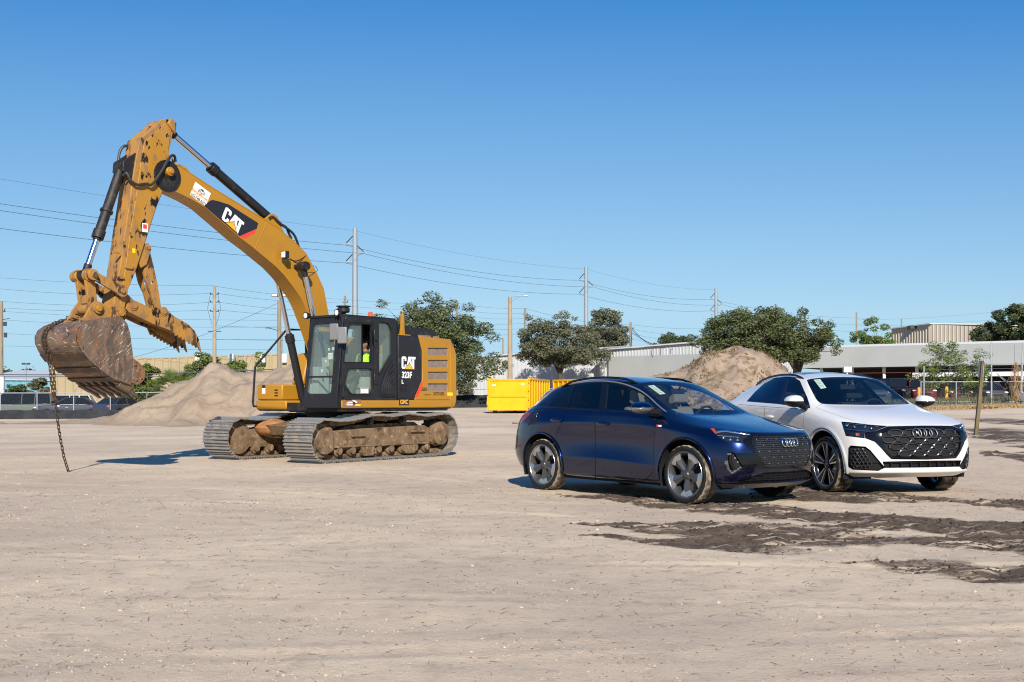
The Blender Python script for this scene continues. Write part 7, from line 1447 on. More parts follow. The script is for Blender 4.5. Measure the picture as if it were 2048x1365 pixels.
# white box on a pole behind the white car roof
p = pix(1696, 740, 60); b = MB(); b.bx((p.x - 0.2, p.y, p.z - 0.14), (p.x + 0.2, p.y + 0.3, p.z + 0.16)); b.cyl((p.x, p.y + 0.15, gz_(p.x, p.y)), (p.x, p.y + 0.15, p.z), 0.05, 8); tag(b.build('utility_box', TRIMW, None, 0.02), 'small white utility box on a post seen above the white car roof', 'box')
# ---- poles and lamps
def pole(name, label, px, depth, top, r0, r1, mat, bot=None, kind='pole', bits=None):
    x, g = at_px(px, depth); root = empty(name, (x, depth, g), 0, label, 'pole'); b = MB(); hgt = z_px(top, depth) - g; b.tube([(0, 0, -0.3), (0, 0, hgt)], [r0, r1], 12); b.build('shaft', mat, root, 0, 60); return root, hgt
def part_on(root, name, mat, fn, **kw): b = MB(); fn(b); return b.build(name, mat, root, **kw)
TP = []
for i, (px, dep, top, lb) in enumerate(((710, 140, 457, 'tall grey steel transmission pole rising above the cab'), (1172, 181, 535, 'tall grey steel transmission pole above the olive tree'), (1432, 216, 577, 'farthest of the steel transmission poles, above the large oak'))):
    rt, hgt = pole('transmission_pole', lb, px, dep, top, 0.52 if i == 0 else 0.45, 0.28, STEELP); rt['group'] = 'steel transmission poles'; ar_ = []
    for sd, dz in ((-1, 2.1), (1, 3.3), (-1, 4.35)):
        e = Vector((sd * 1.15, -0.15, hgt - dz + (0.2 if sd > 0 else 0.08))); part_on(rt, 'cross_arm', STEELP, lambda b: b.tube([(0, 0, hgt - dz - (0.15 if sd > 0 else 0)), e], [0.15, 0.10], 6)); part_on(rt, 'insulator', DARKM, lambda b: b.tube([e + Vector((-sd * 0.05, 0, 0.12)), (sd * 0.3, 0, hgt - dz + 1.1)], 0.065, 5)); ar_.append(Vector((rt.location.x, rt.location.y, rt.location.z)) + e + Vector((0, 0, -0.12)))
    TP.append((ar_, Vector((rt.location.x, rt.location.y, rt.location.z + hgt - 0.3))))
def wire(name, a, b, sag, r=0.012, group='overhead wires', label=None):
    m = MB(); m.tube([a + (b - a) * t - Vector((0, 0, 4 * sag * t * (1 - t))) for t in np.linspace(0, 1, 21)], r, 4, cap=False); o = m.build(name, WIREM, None); return tag(o, label, 'wire', group)
far0 = [pix(0, 407, 104), pix(0, 416, 104), pix(0, 452, 104)]; fart = pix(0, 353, 104); nmv = ['upper', 'middle', 'lower']
for k in range(3):
    ends = [pix(-130, (388, 402, 440)[k], 96)] + [t[0][k] for t in TP]
    for j, w in enumerate(('left of the first', 'between the first and second', 'between the second and third')): wire('power_line', ends[j], ends[j + 1], 1.0 if j else 0.4, 0.022, 'transmission wires', '%s thick transmission wire %s steel pole%s' % (nmv[k], w, 's' if j else ''))
et = [pix(-130, 336, 96)] + [t[1] for t in TP]
for j, w in enumerate(('left of the first', 'between the first and second', 'between the second and third')): wire('shield_wire', et[j], et[j + 1], 0.8 if j else 0.3, 0.012, 'transmission wires', 'thin topmost shield wire %s steel pole%s' % (w, 's' if j else ''))
dp = TP[2]; 
for k in range(3): wire('power_line', dp[0][k], pix(1760 + k, 636 + 14 * k, 270), 1.2, 0.02, 'transmission wires', '%s transmission wire beyond the farthest steel pole' % nmv[k])
r1, h1 = pole('utility_pole', 'concrete utility pole with jumper cables behind the sand heap', 429, 84, 573, 0.17, 0.12, CONCP)
part_on(r1, 'riser_guard', TRIMW, lambda b: b.bx((-0.25, -0.1, 0), (-0.10, 0.1, h1 * 0.40)))
for k, z in enumerate((h1 - 0.6, h1 - 1.2, h1 - 1.9)):
    part_on(r1, 'insulator', DARKM, lambda b: (b.cyl((-0.3, 0, z), (0.3, 0, z), 0.03, 6), b.cyl((-0.3, 0, z), (-0.3, 0, z + 0.12), 0.05, 6), b.cyl((0.3, 0, z), (0.3, 0, z + 0.12), 0.05, 6)))
for s in (-1, 1): part_on(r1, 'cutout_switch', DARKM, lambda b: b.tube([(s * 0.15, -0.1, h1 - 2.9), (s * 0.32, -0.1, h1 - 2.4), (s * 0.5, -0.1, h1 - 1.7), (s * 0.28, -0.1, h1 - 0.6)], 0.014, 5)); part_on(r1, 'bracket_arm', DARKM, lambda b: b.cyl((0, 0, h1 - 3.4), (s * 0.5, 0, h1 - 3.4), 0.035, 6))
r2, h2 = pole('floodlight_pole', 'wooden pole with twin floodlights left of the boom cylinder', 558.5, 72, 602, 0.16, 0.12, WOODP)
for s in (-1, 1):
    part_on(r2, 'bracket_arm', STEEL, lambda b: b.tube([(0, 0, h2 - 0.35), (s * 0.2, 0, h2 - 0.2), (s * 0.28, 0, h2 + 0.2)], 0.025, 6)); fl = part_on(r2, 'floodlight', DARKM, lambda b: b.bx((s * 0.28 - 0.2, -0.12, h2 + 0.25), (s * 0.28 + 0.2, 0.12, h2 + 0.46)), bevel=0.02); part_on(fl, 'lens', LAMPG, lambda b: b.bx((s * 0.28 - 0.17, -0.135, h2 + 0.28), (s * 0.28 + 0.17, -0.118, h2 + 0.43)))
r3, h3 = pole('street_lamp', 'concrete street lamp with curved arm behind the yellow dumpster', 1020, 76, 594, 0.19, 0.13, CONCP)
part_on(r3, 'lamp_arm', STEEL, lambda b: (b.tube([(0, 0, h3 - 0.25), (0.15, 0, h3 - 0.02), (0.4, 0, h3 + 0.05), (1.0, 0, h3 + 0.06)], 0.03, 6), b.tube([(0.05, 0, h3 - 0.35), (0.75, 0, h3 + 0.05)], 0.018, 5))); part_on(r3, 'lamp_head', STEEL, lambda b: b.prism([(0.9, h3 + 0.1), (1.25, h3 + 0.08), (1.22, h3 + 0.02), (0.92, h3 + 0.02)], -0.1, 0.1), bevel=0.02); part_on(r3, 'base_shroud', DARKM, lambda b: b.cyl((0, 0, -0.1), (0, 0, 1.6), 0.24, 12)) 
r4, h4 = pole('street_lamp', 'small far street lamp between the dark oak and the concrete lamp', 1006, 130, 676, 0.14, 0.1, CONCP); part_on(r4, 'lamp_arm', DARKM, lambda b: b.tube([(0, 0, h4 - 0.2), (-0.7, 0, h4 + 0.1), (-1.3, 0, h4 + 0.2)], 0.04, 5))
r5, h5 = pole('street_lamp', 'far street lamp beside the floodlight pole', 563, 120, 662, 0.15, 0.11, CONCP); part_on(r5, 'lamp_arm', DARKM, lambda b: b.tube([(0, 0, h5 - 0.2), (-0.7, 0, h5 + 0.12), (-1.4, 0, h5 + 0.3)], 0.04, 5)); part_on(r5, 'lamp_head', DARKM, lambda b: b.bx((-1.7, -0.1, h5 + 0.25), (-1.2, 0.1, h5 + 0.36)))
r6, h6 = pole('floodlight_mast', 'thin mast with two floodlights above the teal building', 52, 125, 728, 0.07, 0.05, STEELP); part_on(r6, 'floodlight', DARKM, lambda b: (b.bx((-0.45, -0.1, h6 - 0.1), (-0.1, 0.1, h6 + 0.1)), b.bx((0.1, -0.1, h6 - 0.1), (0.45, 0.1, h6 + 0.1)), b.cyl((-0.3, 0, h6), (0.3, 0, h6), 0.03, 5)))
UP = []
for px, dep, top, lb in ((2.5, 80, 604, 'wooden utility pole with white base at the left edge'), (690, 118, 592, 'wooden utility pole just left of the steel pole'), (914, 112, 603, 'wooden utility pole inside the dark oak crown'), (1050, 122, 617, 'wooden utility pole right of the concrete street lamp'), (1261.5, 116, 645, 'short wooden pole on the shed roof line'), (1713, 190, 625, 'thin far pole right of the large oak'), (1803, 210, 638, 'thin far pole above the tan hall')):
    rt, hgt = pole('utility_pole', lb, px, dep, top, 0.16, 0.12, WOODP); rt['group'] = 'wooden utility poles'; UP.append((rt, hgt))
    if px < 1700: part_on(rt, 'insulator', DARKM, lambda b: (b.cyl((-0.25, 0, hgt - 0.7), (0.25, 0, hgt - 0.7), 0.03, 5), b.cyl((0.25, 0, hgt - 0.75), (0.25, 0, hgt - 0.5), 0.04, 6)))
part_on(UP[0][0], 'riser_guard', TRIMW, lambda b: b.bx((0.02, -0.22, 0), (0.26, 0.02, UP[0][1] * 0.36))); part_on(UP[0][0], 'switch_gear', DARKM, lambda b: (b.box((0.3, -0.1, UP[0][1] - 1.6), (0.25, 0.1, 0.3)), b.box((0.35, -0.1, UP[0][1] - 2.4), (0.2, 0.1, 0.35)), b.cyl((0, 0, UP[0][1] - 1.3), (0.6, 0, UP[0][1] - 1.2), 0.025, 5)))
def dwire(a, b, sag, label, r=0.010): wire('utility_wire', pix(*a), pix(*b), sag, r, 'utility wires', label)
runs = [((0, 556, 90), (429, 572, 84), 0.15, 'top'), ((0, 578, 90), (425, 587, 84), 0.3, 'second'), ((0, 603, 90), (424, 605, 84), 0.3, 'third'), ((0, 616, 92), (424, 621, 84), 0.2, 'fourth'), ((0, 623, 95), (560, 641, 95), 0.2, 'fifth'), ((0, 640, 95), (560, 654, 95), 0.25, 'sixth'), ((0, 667, 95), (560, 679, 95), 0.2, 'seventh'), ((0, 692, 95), (560, 700, 95), 0.1, 'lowest')]
for a, b, s, w in runs: dwire(a, b, s, '%s thin wire running left from the concrete pole' % w)
runs = [((431, 573, 84), (690, 599, 118), 0.2, 'top'), ((433, 587, 84), (690, 604, 118), 0.3, 'second'), ((433, 604, 84), (690, 620, 118), 0.3, 'third'), ((433, 620, 84), (690, 632, 118), 0.2, 'fourth'), ((431, 652, 84), (690, 656, 118), 0.1, 'fifth'), ((431, 679, 84), (690, 679, 118), 0.1, 'sixth')]
for a, b, s, w in runs: dwire(a, b, s, '%s thin wire from the concrete pole to the pole by the cab' % w)
for k, w in enumerate(('top', 'second', 'third', 'fourth', 'fifth', 'lowest')):
    dwire((690, 599 + 13 * k, 118), (914, 607 + 12 * k, 112), 0.2, '%s thin wire entering the dark oak from the left' % w); dwire((914, 607 + 12 * k, 112), (1050, 617 + 10 * k, 122), 0.2, '%s thin wire between the oak pole and the street-lamp pole' % w); dwire((1050, 617 + 10 * k, 122), (1262, 650 + 8 * k, 150), 0.5, '%s thin wire sloping down to the shed pole' % w, 0.012)
    if k < 4: dwire((1262, 650 + 9 * k, 116), (1450, 655 + 18 * k, 150), 0.3, '%s thin wire right of the shed pole' % w)
for k, (b_, w) in enumerate((((1312, 695, 101), 'left'), ((1328, 697, 101), 'middle'), ((1345, 699, 101), 'right'))): dwire((1264, 656 + 5 * k, 116), b_, 0.3, '%s thick service cable dropping to the shed roof' % w, 0.03)
dwire((-500, 730, 70), (570, 738, 70), 0.5, 'heavy low cable crossing in front of the tan warehouse', 0.03); dwire((-500, 750, 72), (430, 752, 84), 0.1, 'lower heavy cable left of the bucket', 0.025); dwire((555, 607, 72), (255, 718, 84), 0.3, 'slack diagonal guy cable from the floodlight pole', 0.012)
dwire((1713, 640, 190), (2048, 618, 170), 0.4, 'upper far wire above the tan hall'); dwire((1713, 652, 190), (2048, 634, 170), 0.4, 'lower far wire above the tan hall')
DARKW = pbr('dark_car_window', (0.010, 0.012, 0.015), 0.04, spec=0.3)
# ------------------------------------------------------------------ parked cars behind the fences (simpler bodies, same build)
def simple_car(name, label, px, depth, heading, L, W, Hh, col, style, zoff=None, group='cars parked behind the fences'):
    x, g = at_px(px, depth); g = g if zoff is None else zoff; root = empty(name, (x, depth, g), heading, label, 'car', group)
    pm = pbr('car_paint_%d' % len(MATS), col, 0.5, 0.0, 0.15, 0.15); hw = W / 2; f, r = L / 2, -L / 2; sh = {'sedan': dict(hood=0.62, belt=0.64, a=0.22, rf=0.06, rr=-0.20, c=-0.36, tr=0.68), 'suv': dict(hood=0.60, belt=0.62, a=0.24, rf=0.10, rr=-0.40, c=-0.47, tr=0.62), 'van': dict(hood=0.56, belt=0.56, a=0.30, rf=0.16, rr=-0.46, c=-0.485, tr=0.56), 'pickup': dict(hood=0.62, belt=0.62, a=0.20, rf=0.10, rr=-0.08, c=-0.13, tr=0.60)}[style]
    z = lambda q: q * Hh; zb = 0.22; bl_ = z(sh['belt']); secs = []
    xs = [f, f - 0.08, f - 0.35, sh['a'] * L, 0, sh['c'] * L, r + 0.25, r + 0.05, r]; hts = [z(0.42), z(sh['hood'] - 0.10), z(sh['hood'] - 0.03), z(sh['hood']) + 0.04, bl_, bl_ + 0.02, z(sh['tr']), z(sh['tr']) - 0.06, z(0.42)]; wd = [0.62, 0.82, 0.94, 1, 1, 1, 0.95, 0.88, 0.72]
    b = MB(); n = len(xs)
    for x_, h_, w_ in zip(xs, hts, wd):
        yw = hw * w_; b.v += [(x_, -yw * 0.86, zb), (x_, -yw, zb + 0.18), (x_, -yw, h_ * 0.78), (x_, -yw * 0.94, h_ - 0.03), (x_, -yw * 0.8, h_), (x_, yw * 0.8, h_), (x_, yw * 0.94, h_ - 0.03), (x_, yw, h_ * 0.78), (x_, yw, zb + 0.18), (x_, yw * 0.86, zb)]
    for i in range(n - 1):
        for k in range(10): b.f.append((i * 10 + k, i * 10 + (k + 1) % 10, (i + 1) * 10 + (k + 1) % 10, (i + 1) * 10 + k)); b.m.append(0)
    b.f += [tuple(range(9, -1, -1)), tuple(range((n - 1) * 10, n * 10))]; b.m += [0, 0]; b.build('body', pm, root, 0.02, 40)
    rz = Hh; P = [(sh['a'] * L, bl_ + 0.03, hw * 0.92), (sh['rf'] * L, rz - 0.03, hw * 0.72), (sh['rr'] * L, rz - 0.03, hw * 0.72), (sh['c'] * L, bl_ + 0.03, hw * 0.92)]
    V = [(x_, -y_, z_) for x_, z_, y_ in P] + [(x_, y_, z_) for x_, z_, y_ in P]; gl = MB(); gl.add(V, [(0, 1, 5, 4)]); gl.build('windshield', DARKW, root, smooth=0); gl = MB(); gl.add(V, [(3, 7, 6, 2)]); gl.build('rear_window', DARKW, root, smooth=0)
    for s, q in ((0, (3, 2, 1, 0)), (1, (4, 5, 6, 7))): gl = MB(); gl.add(V, [q]); gl.build('side_window', DARKW, root, smooth=0)
    rf = MB(); rf.add([(P[1][0] + 0.05, -P[1][2] - 0.02, rz - 0.05), (P[2][0] - 0.05, -P[1][2] - 0.02, rz - 0.05), (P[2][0] - 0.05, P[1][2] + 0.02, rz - 0.05), (P[1][0] + 0.05, P[1][2] + 0.02, rz - 0.05), (P[1][0] - 0.1, -P[1][2] + 0.1, rz), (P[2][0] + 0.1, -P[1][2] + 0.1, rz), (P[2][0] + 0.1, P[1][2] - 0.1, rz), (P[1][0] - 0.1, P[1][2] - 0.1, rz)], [(0, 1, 5, 4), (1, 2, 6, 5), (2, 3, 7, 6), (3, 0, 4, 7), (4, 5, 6, 7)][::1]); rf.build('roof', pm, root, 0, 50)
    pi = MB()
    for s in (-1, 1):
        for i in range(3 if style == 'sedan' else 3): a, c = P[i], P[i + 1]; pi.tube([(a[0], s * a[2], a[1]), (c[0], s * c[2], c[1])], 0.035, 6)
        xm = (P[0][0] + P[3][0]) / 2; pi.tube([(xm, s * P[0][2], bl_), (xm - 0.02, s * P[1][2], rz - 0.03)], 0.035, 6)
        if style in ('van', 'suv'): xm = P[3][0] * 0.55; pi.tube([(xm, s * P[0][2], bl_), (xm - 0.02, s * P[1][2], rz - 0.03)], 0.035, 6)
    pi.build('pillars', pm, root, 0, 60)
    for xx in (0.31 * L, -0.29 * L):
        for s in (-1, 1):
            w = MB(); w.lathe([(0.18, 0.06), (0.21, 0.11), (0.32, 0.11), (0.33, 0.0), (0.32, -0.11), (0.18, -0.11)], (xx, s * (hw - 0.10), 0.33), (0, s, 0), 22); wo = w.build('wheel', TYRE, root, 0, 40); w = MB(); w.lathe([(0.205, 0.085), (0.19, 0.10), (0.05, 0.07), (0.01, 0.075)], (xx, s * (hw - 0.10), 0.33), (0, s, 0), 18); w.build('rim', STEEL, wo, 0, 40); w = MB(); w.lathe([(0.37, -0.02), (0.37, 0.125), (0.34, 0.13)], (xx, s * (hw - 0.12), 0.34), (0, s, 0), 22); w.build('wheel_arch', BLACK, wo, 0, 40)
    for s in (-1, 1):
        m = MB(); m.ball((f - 0.16, s * hw * 0.72, z(0.50)), (0.12, 0.17, 0.07), 10, 6); m.build('headlight', LAMPG, root, 0, 60); m = MB(); m.ball((r + 0.10, s * hw * 0.76, z(0.55)), (0.09, 0.14, 0.09), 10, 6); m.build('tail_light', REFL, root, 0, 60); m = MB(); m.ball((sh['a'] * L - 0.18, s * (hw + 0.06), bl_ + 0.06), (0.07, 0.10, 0.07), 8, 6); m.build('door_mirror', pm, root, 0, 60)
        m = MB(); m.box((0.04 * L, s * (hw + 0.005), z(0.52)), (0.18, 0.03, 0.03)); m.build('door_handle', STEEL, root)
    m = MB(); m.bx((f - 0.09, -hw * 0.45, z(0.30)), (f + 0.005, hw * 0.45, z(0.42))); m.build('grille', BLACK, root, 0.02); return root
simple_car('parked_van', 'grey-green minivan behind the left fence', 36, 79, R(188), 5.1, 1.98, 1.76, (0.10, 0.12, 0.11), 'van')
simple_car('parked_sedan', 'dark blue-grey sedan behind the left fence beside the chain', 142, 79.5, R(196), 4.9, 1.85, 1.46, (0.035, 0.045, 0.07), 'sedan')
simple_car('parked_suv', 'white-roofed SUV behind the dark sedan on the left', 128, 84, R(190), 4.7, 1.85, 1.66, (0.55, 0.57, 0.58), 'suv')
simple_car('parked_sedan', 'dark sedan with red tail lamp beside the sand heap', 243, 81, R(70), 4.7, 1.82, 1.45, (0.03, 0.04, 0.07), 'sedan')
simple_car('parked_sedan', 'dark car at the far left edge behind the minivan', -8, 82, R(190), 4.7, 1.82, 1.62, (0.04, 0.05, 0.06), 'suv')
zc = lambda px, y: gz_((px - 1024) / F * y, y)
simple_car('parked_pickup', 'black pickup behind the right fence beside the maroon car', 1790, 83, R(-80), 5.4, 2.0, 1.85, (0.02, 0.02, 0.024), 'suv', 1.05)
simple_car('parked_suv', 'maroon SUV facing out behind the right fence', 1838, 82, R(-100), 4.6, 1.9, 1.80, (0.10, 0.014, 0.014), 'suv', 1.05)
simple_car('parked_sedan', 'dark red car behind the sapling on the right', 1905, 84, R(-95), 4.6, 1.85, 1.60, (0.08, 0.02, 0.02), 'suv', 1.05)
simple_car('parked_suv', 'dark grey car seen through the white car windshield', 1745, 80, R(-95), 4.6, 1.85, 1.65, (0.06, 0.065, 0.07), 'suv', 1.0)
simple_car('parked_sedan', 'dark car partly hidden by the torn screen at the right edge', 1975, 86, R(-95), 4.6, 1.85, 1.6, (0.05, 0.05, 0.06), 'suv', 1.05)
# ------------------------------------------------------------------ excavator operator: seated figure, one continuous skinned body
def skin_body(name, joints, edges, mats, parent=None, lvl=2):
    me = bpy.data.meshes.new(name); me.from_pydata([j[0] for j in joints], edges, []); o = bpy.data.objects.new(name, me); link(o, parent)
    o.modifiers.new('skin', 'SKIN'); 
    if not me.skin_vertices: me.attributes.new
    for i, j in enumerate(joints): sv = me.skin_vertices[0].data[i]; sv.radius = (j[1], j[2] if len(j) > 2 else j[1]); sv.use_root = (i == 0)
    s = o.modifiers.new('sub', 'SUBSURF'); s.levels = lvl; s.render_levels = lvl
    dg = bpy.context.evaluated_depsgraph_get(); m2 = bpy.data.meshes.new_from_object(o.evaluated_get(dg)); o.modifiers.clear(); o.data = m2
    for m in mats: m2.materials.append(m)
    m2.polygons.foreach_set('use_smooth', [True] * len(m2.polygons)); return o
per = empty('person', (EXC[0], EXC[1], EXZ), EXA, 'operator in dark clothes and a lime safety vest sitting in the excavator cab', 'person')
SKINM = pbr('skin', (0.22, 0.12, 0.08), 0.6); CLOTH = pbr('dark_work_clothes', (0.03, 0.035, 0.045), 0.85); VEST = pbr('lime_vest', (0.30, 0.75, 0.02), 0.7); HAIRM = pbr('dark_cap', (0.012, 0.012, 0.014), 0.8)
cy = 0.96
def bodymesh():
    me = bpy.data.meshes.new('body'); J = [((0.08, cy, 1.74), 0.15), ((0.06, cy, 1.92), 0.14), ((0.05, cy, 2.10), 0.155), ((0.06, cy, 2.24), 0.10), ((0.08, cy, 2.32), 0.055), ((0.10, cy, 2.38), 0.07)]
    E_ = [(0, 1), (1, 2), (2, 3), (3, 4), (4, 5)]
    for s in (-1, 1):
        k = len(J); J += [((0.07, cy + s * 0.19, 2.18), 0.07), ((0.14, cy + s * 0.26, 1.95), 0.052), ((0.40, cy + s * 0.27, 1.86), 0.04), ((0.50, cy + s * 0.28, 1.90), 0.035)]; E_ += [(3, k), (k, k + 1), (k + 1, k + 2), (k + 2, k + 3)]
        k = len(J); J += [((0.14, cy + s * 0.10, 1.72), 0.10), ((0.56, cy + s * 0.14, 1.72), 0.075), ((0.66, cy + s * 0.14, 1.36), 0.055), ((0.80, cy + s * 0.14, 1.28), 0.045)]; E_ += [(0, k), (k, k + 1), (k + 1, k + 2), (k + 2, k + 3)]
    me.from_pydata([j[0] for j in J], E_, []); o = bpy.data.objects.new('body', me); link(o, per); o.modifiers.new('skin', 'SKIN'); bpy.context.view_layer.update()
    for i, j in enumerate(J): sv = me.skin_vertices[0].data[i]; sv.radius = (j[1], j[1]); sv.use_root = (i == 0)
    s = o.modifiers.new('sub', 'SUBSURF'); s.levels = 2; s.render_levels = 2; dg = bpy.context.evaluated_depsgraph_get(); m2 = bpy.data.meshes.new_from_object(o.evaluated_get(dg)); o.modifiers.clear(); o.data = m2; m2.materials.append(CLOTH); m2.materials.append(SKINM); m2.polygons.foreach_set('use_smooth', [True] * len(m2.polygons))
    for p in m2.polygons:
        if p.center.z > 2.30 or (p.center.x > 0.44 and p.center.z > 1.82): p.material_index = 1
bodymesh()
b = MB(); b.ball((0.11, cy, 2.46), (0.10, 0.078, 0.125), 16, 12); b.ball((0.21, cy, 2.445), (0.025, 0.018, 0.03), 8, 6); b.ball((0.20, cy, 2.39), (0.015, 0.03, 0.008), 8, 6)
for s in (-1, 1): b.ball((0.10, cy + s * 0.08, 2.45), (0.025, 0.012, 0.035), 8, 6); b.ball((0.195, cy + s * 0.035, 2.475), (0.012, 0.014, 0.009), 8, 6, 1)
b.build('head', [SKINM, BLACK], per, 0, 60)
b = MB(); b.lathe([(0.112, 0), (0.11, 0.05), (0.08, 0.10), (0.01, 0.115)], (0.10, cy, 2.50), (0, 0, 1), 18); b.prism([(0.18, 2.50), (0.32, 2.49), (0.32, 2.50), (0.18, 2.52)], cy - 0.07, cy + 0.07); b.build('cap', HAIRM, per, 0, 50)
b = MB()
for s in (-1, 1):
    V = []
    for t in np.linspace(0, 1, 9): z_ = 1.86 + 0.40 * t; fx_ = 0.06 + lerp_tab(t, [0, 0.5, 0.9, 1], [0.17, 0.185, 0.14, 0.06]); V += [(fx_, cy + s * (0.03 + 0.05 * t), z_), (fx_ - 0.03, cy + s * (0.125 + 0.035 * t), z_), (fx_ - 0.13, cy + s * (0.185 + 0.005 * t), z_)]
    b.add(V, [f if s < 0 else f[::-1] for i in range(8) for f in ((3 * i, 3 * i + 1, 3 * i + 4, 3 * i + 3), (3 * i + 1, 3 * i + 2, 3 * i + 5, 3 * i + 4))])
b.build('vest', VEST, per, 0, 60)
FLAT = [(-3.892, 24.48, 4.2, 0.03)]
for car_, sp_ in ((q4, Q4S), (q8, Q8S)):
    h_ = Vector(sp_['head']).normalized(); n_q = Vector((-h_.y, h_.x)); O_c = Vector(sp_['O'])
    for x_ in (-1, 1):
        for y_ in (-1, 1): p_ = O_c + h_ * x_ * sp_['wb'] / 2 + n_q * y_ * .82; FLAT.append((p_.x, p_.y, 0.55, 0.004))
# ------------------------------------------------------------------ ground sheet (built last so that wheels and tracks have pressed it flat)
for fx_, fy_, fr_, fz_ in FLAT: flatten(fx_, fy_, fr_, fz_)
go = mesh_np('ground', np.stack([GX, GY, GZ], -1).reshape(-1, 3), grid_quads(len(gy), len(gx)), [SAND]); tag(go, kind='structure')
at_ = go.data.attributes.new('mud', 'FLOAT', 'POINT'); at_.data.foreach_set('value', mud.astype(np.float32).ravel())
# ------------------------------------------------------------------ grit, stones and dry bits lying on the ground
def GZi(x, y):
    i = np.clip(np.searchsorted(gx, x) - 1, 0, len(gx) - 2); j = np.clip(np.searchsorted(gy, y) - 1, 0, len(gy) - 2); tx_ = (x - gx[i]) / (gx[i + 1] - gx[i]); ty_ = (y - gy[j]) / (gy[j + 1] - gy[j])
    return (GZ[j, i] * (1 - tx_) + GZ[j, i + 1] * tx_) * (1 - ty_) + (GZ[j + 1, i] * (1 - tx_) + GZ[j + 1, i + 1] * tx_) * ty_
ICO_V = np.array([(0, 0, 1)] + [(0.894 * math.cos(a), 0.894 * math.sin(a), 0.447) for a in np.arange(5) * 2 * math.pi / 5] + [(0.894 * math.cos(a), 0.894 * math.sin(a), -0.447) for a in (np.arange(5) + 0.5) * 2 * math.pi / 5] + [(0, 0, -1)])
ICO_F = np.array([(0, 1 + i, 1 + (i + 1) % 5) for i in range(5)] + [(1 + i, 6 + i, 1 + (i + 1) % 5) for i in range(5)] + [(6 + i, 6 + (i + 1) % 5, 1 + (i + 1) % 5) for i in range(5)] + [(11, 6 + (i + 1) % 5, 6 + i) for i in range(5)])
def stones(name, label, n, mat, smin, smax, pw, seed, where=None, ymax=26, flat=0.55, ico=False):
    rs = np.random.RandomState(seed); y = 3.4 + (ymax - 3.4) * rs.rand(n) ** 1.7; x = y * rs.uniform(-0.50, 0.50, n)
    if where is not None:
        k = where(x, y, rs); x, y = x[k], y[k]; n = len(x)
    s = smin + (smax - smin) * rs.rand(n) ** pw; s = s * np.clip(0.55 + y / 14, 0.6, 1.6); z = GZi(x, y); D = ICO_V if ico else np.array([(1, 0, 0), (0, 1, 0), (-1, 0, 0), (0, -1, 0), (0, 0, 1), (0, 0, -1)], float); K = len(D)
    P = D[None] * s[:, None, None] * rs.uniform(0.6, 1.2, (n, K, 1)); P[:, :, 2] *= flat; a = rs.uniform(0, 6.28, n); c, t = np.cos(a)[:, None], np.sin(a)[:, None]
    V = np.stack([P[:, :, 0] * c - P[:, :, 1] * t + x[:, None], P[:, :, 0] * t + P[:, :, 1] * c + y[:, None], P[:, :, 2] + z[:, None] + 0.12 * s[:, None]], -1).reshape(-1, 3)
    Fq = ICO_F if ico else np.array([(0, 1, 4), (1, 2, 4), (2, 3, 4), (3, 0, 4), (1, 0, 5), (2, 1, 5), (3, 2, 5), (0, 3, 5)]); Q = (np.arange(n)[:, None, None] * K + Fq[None]).reshape(-1, 3)
    return tag(mesh_np(name, V, Q, [mat], None, False), label, 'gravel', kind='stuff')
def streak(x, y):                     # windrows of loose gravel left by the grader and by tyres
    px_ = 1024 + F * x / y; py_ = YH + F * CH / y; s = np.zeros_like(x)
    for pts, w in (([(0, 982), (350, 998), (500, 1020), (640, 1042), (720, 1062), (1000, 1085)], 9), ([(0, 1030), (200, 1052), (420, 1068), (700, 1078)], 7), ([(0, 1190), (400, 1225), (800, 1265), (1300, 1330)], 22), ([(900, 1180), (1300, 1205), (1700, 1255), (2048, 1330)], 22), ([(0, 1320), (300, 1330), (700, 1365)], 25), ([(500, 930), (800, 950), (1000, 985), (1150, 1000)], 4)):
        p = np.array(pts, float); s = np.maximum(s, np.exp(-((py_ - np.interp(px_, p[:, 0], p[:, 1])) / w) ** 2) * ((px_ > p[0, 0]) & (px_ < p[-1, 0])))
    return s
patch = lambda x, y, rs: (NZ2.fbm(x, y, 0.45, 3) + 0.35 * rs.normal(size=len(x)) + 0.9 * streak(x, y) > 0.22) & (mud_mask(x, y) < 0.2)
stones('gravel', 'pale stone grit scattered over the sand', 60000, worn('pale_stone', rgb('c3b5a3'), [(rgb('9a8a78'), 30, 0.4, 0.6)], 0.9, spec=0.1), 0.002, 0.010, 3.0, 1, patch)
stones('dark_crumbs', 'brown crumbs of soil scattered over the sand', 26000, worn('soil_crumb', rgb('8a7763'), [(rgb('5e5042'), 25, 0.4, 0.6)], 0.95, spec=0.1), 0.002, 0.010, 3.0, 2, lambda x, y, rs: (NZ.fbm(x, y, 0.35, 3) + 0.30 * rs.normal(size=len(x)) + 0.35 * streak(x, y) > 0.12))
def in_mud(x, y, rs): return mud_mask(x, y) > 0.25 + 0.3 * rs.rand(len(x))
stones('mud_clods', 'dark wet clods lying in the churned mud', 60000, worn('mud_clod', rgb('453a32'), [(rgb('5c4f44'), 12, 0.45, 0.65)], 0.95, spec=0.1), 0.003, 0.020, 3.4, 3, in_mud, 22, 0.65, True)
stones('stones', 'larger pale stones lying about on the sand', 900, MATS['pale_stone'], 0.006, 0.020, 2.5, 4, patch, 20, 0.6, True)
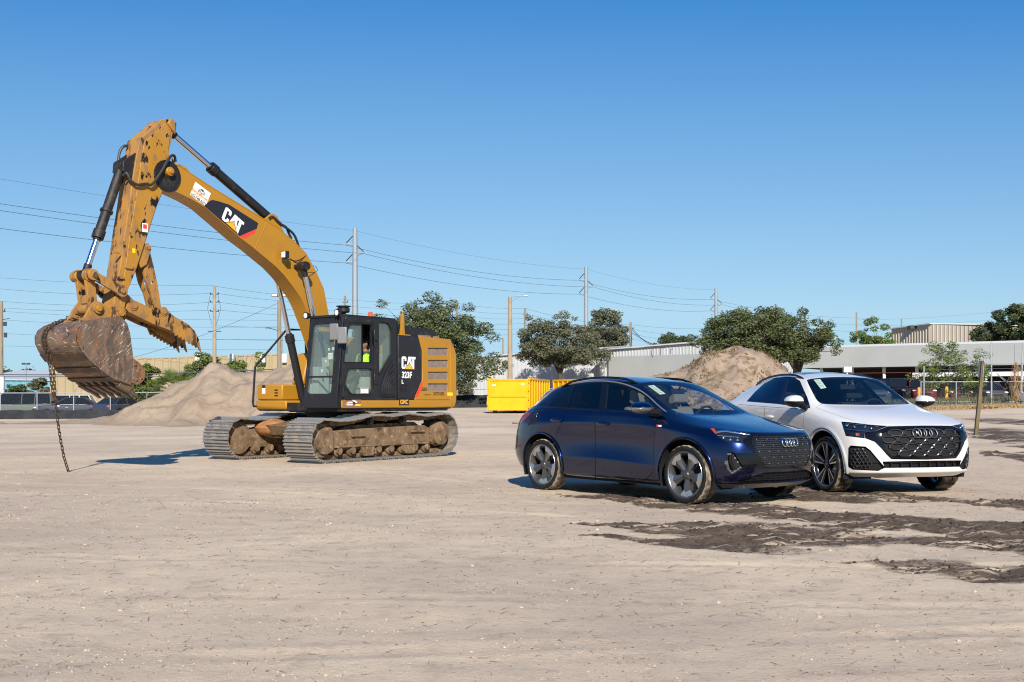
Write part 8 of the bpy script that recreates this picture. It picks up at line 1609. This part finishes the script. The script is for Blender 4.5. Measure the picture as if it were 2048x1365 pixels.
rs = np.random.RandomState(9); n = 5200; y = 3.4 + 20 * rs.rand(n) ** 1.5; x = y * rs.uniform(-0.5, 0.5, n); k = NZ.fbm(x, y, 0.5, 3) + 0.3 * rs.normal(size=n) > 0.02; x, y = x[k], y[k]; n = len(x)
L_ = rs.uniform(0.012, 0.06, n) * np.clip(0.6 + y / 12, 0.7, 2); a = rs.uniform(0, 6.28, n); z = GZi(x, y) + 0.003; dx, dy = np.cos(a) * L_, np.sin(a) * L_; w = 0.0016 * np.clip(y / 5, 0.8, 3); ux_, uy_ = -np.sin(a) * w, np.cos(a) * w
V = np.stack([np.stack([x - dx - ux_, y - dy - uy_, z], -1), np.stack([x - dx + ux_, y - dy + uy_, z + 0.002], -1), np.stack([x + dx, y + dy, z + rs.uniform(0, 0.012, n)], -1)], 1).reshape(-1, 3)
tag(mesh_np('dry_straw', V, np.arange(3 * n).reshape(n, 3), [pbr('straw', rgb('6f5c48'), 0.9)], None, False), 'dry straw and root bits strewn over the sand', 'straw', kind='stuff')
# weeds on the dirt mound
rs = np.random.RandomState(15); cand = np.argwhere(PH_ > 0.5); sel = cand[rs.randint(len(cand), size=16000)]; wx_, wy_, wz_ = (A[sel[:, 0], sel[:, 1]] for A in (PX_, PY_, PZ_)); k = (Noise(3).fbm(wx_, wy_, 0.9, 3) > 0.16); wx_, wy_, wz_ = wx_[k], wy_[k], wz_[k]; n = len(wx_)
H_ = rs.uniform(0.03, 0.13, n); a = rs.uniform(0, 6.28, n); V = np.stack([np.stack([wx_ - np.cos(a) * 0.03, wy_ - np.sin(a) * 0.03, wz_ - 0.03], -1), np.stack([wx_ + np.cos(a) * 0.03, wy_ + np.sin(a) * 0.03, wz_ - 0.03], -1), np.stack([wx_ + rs.normal(size=n) * H_ * 0.7, wy_ + rs.normal(size=n) * H_ * 0.7, wz_ + H_], -1)], 1).reshape(-1, 3)
tag(mesh_np('dry_weeds', V, np.arange(3 * n).reshape(n, 3), [worn('dry_weed', rgb('7d6a4e'), [(rgb('5c5236'), 3, 0.4, 0.6)], 0.9, spec=0.1)], None, False), 'dry weeds growing on the dirt mound', 'weeds', kind='stuff')
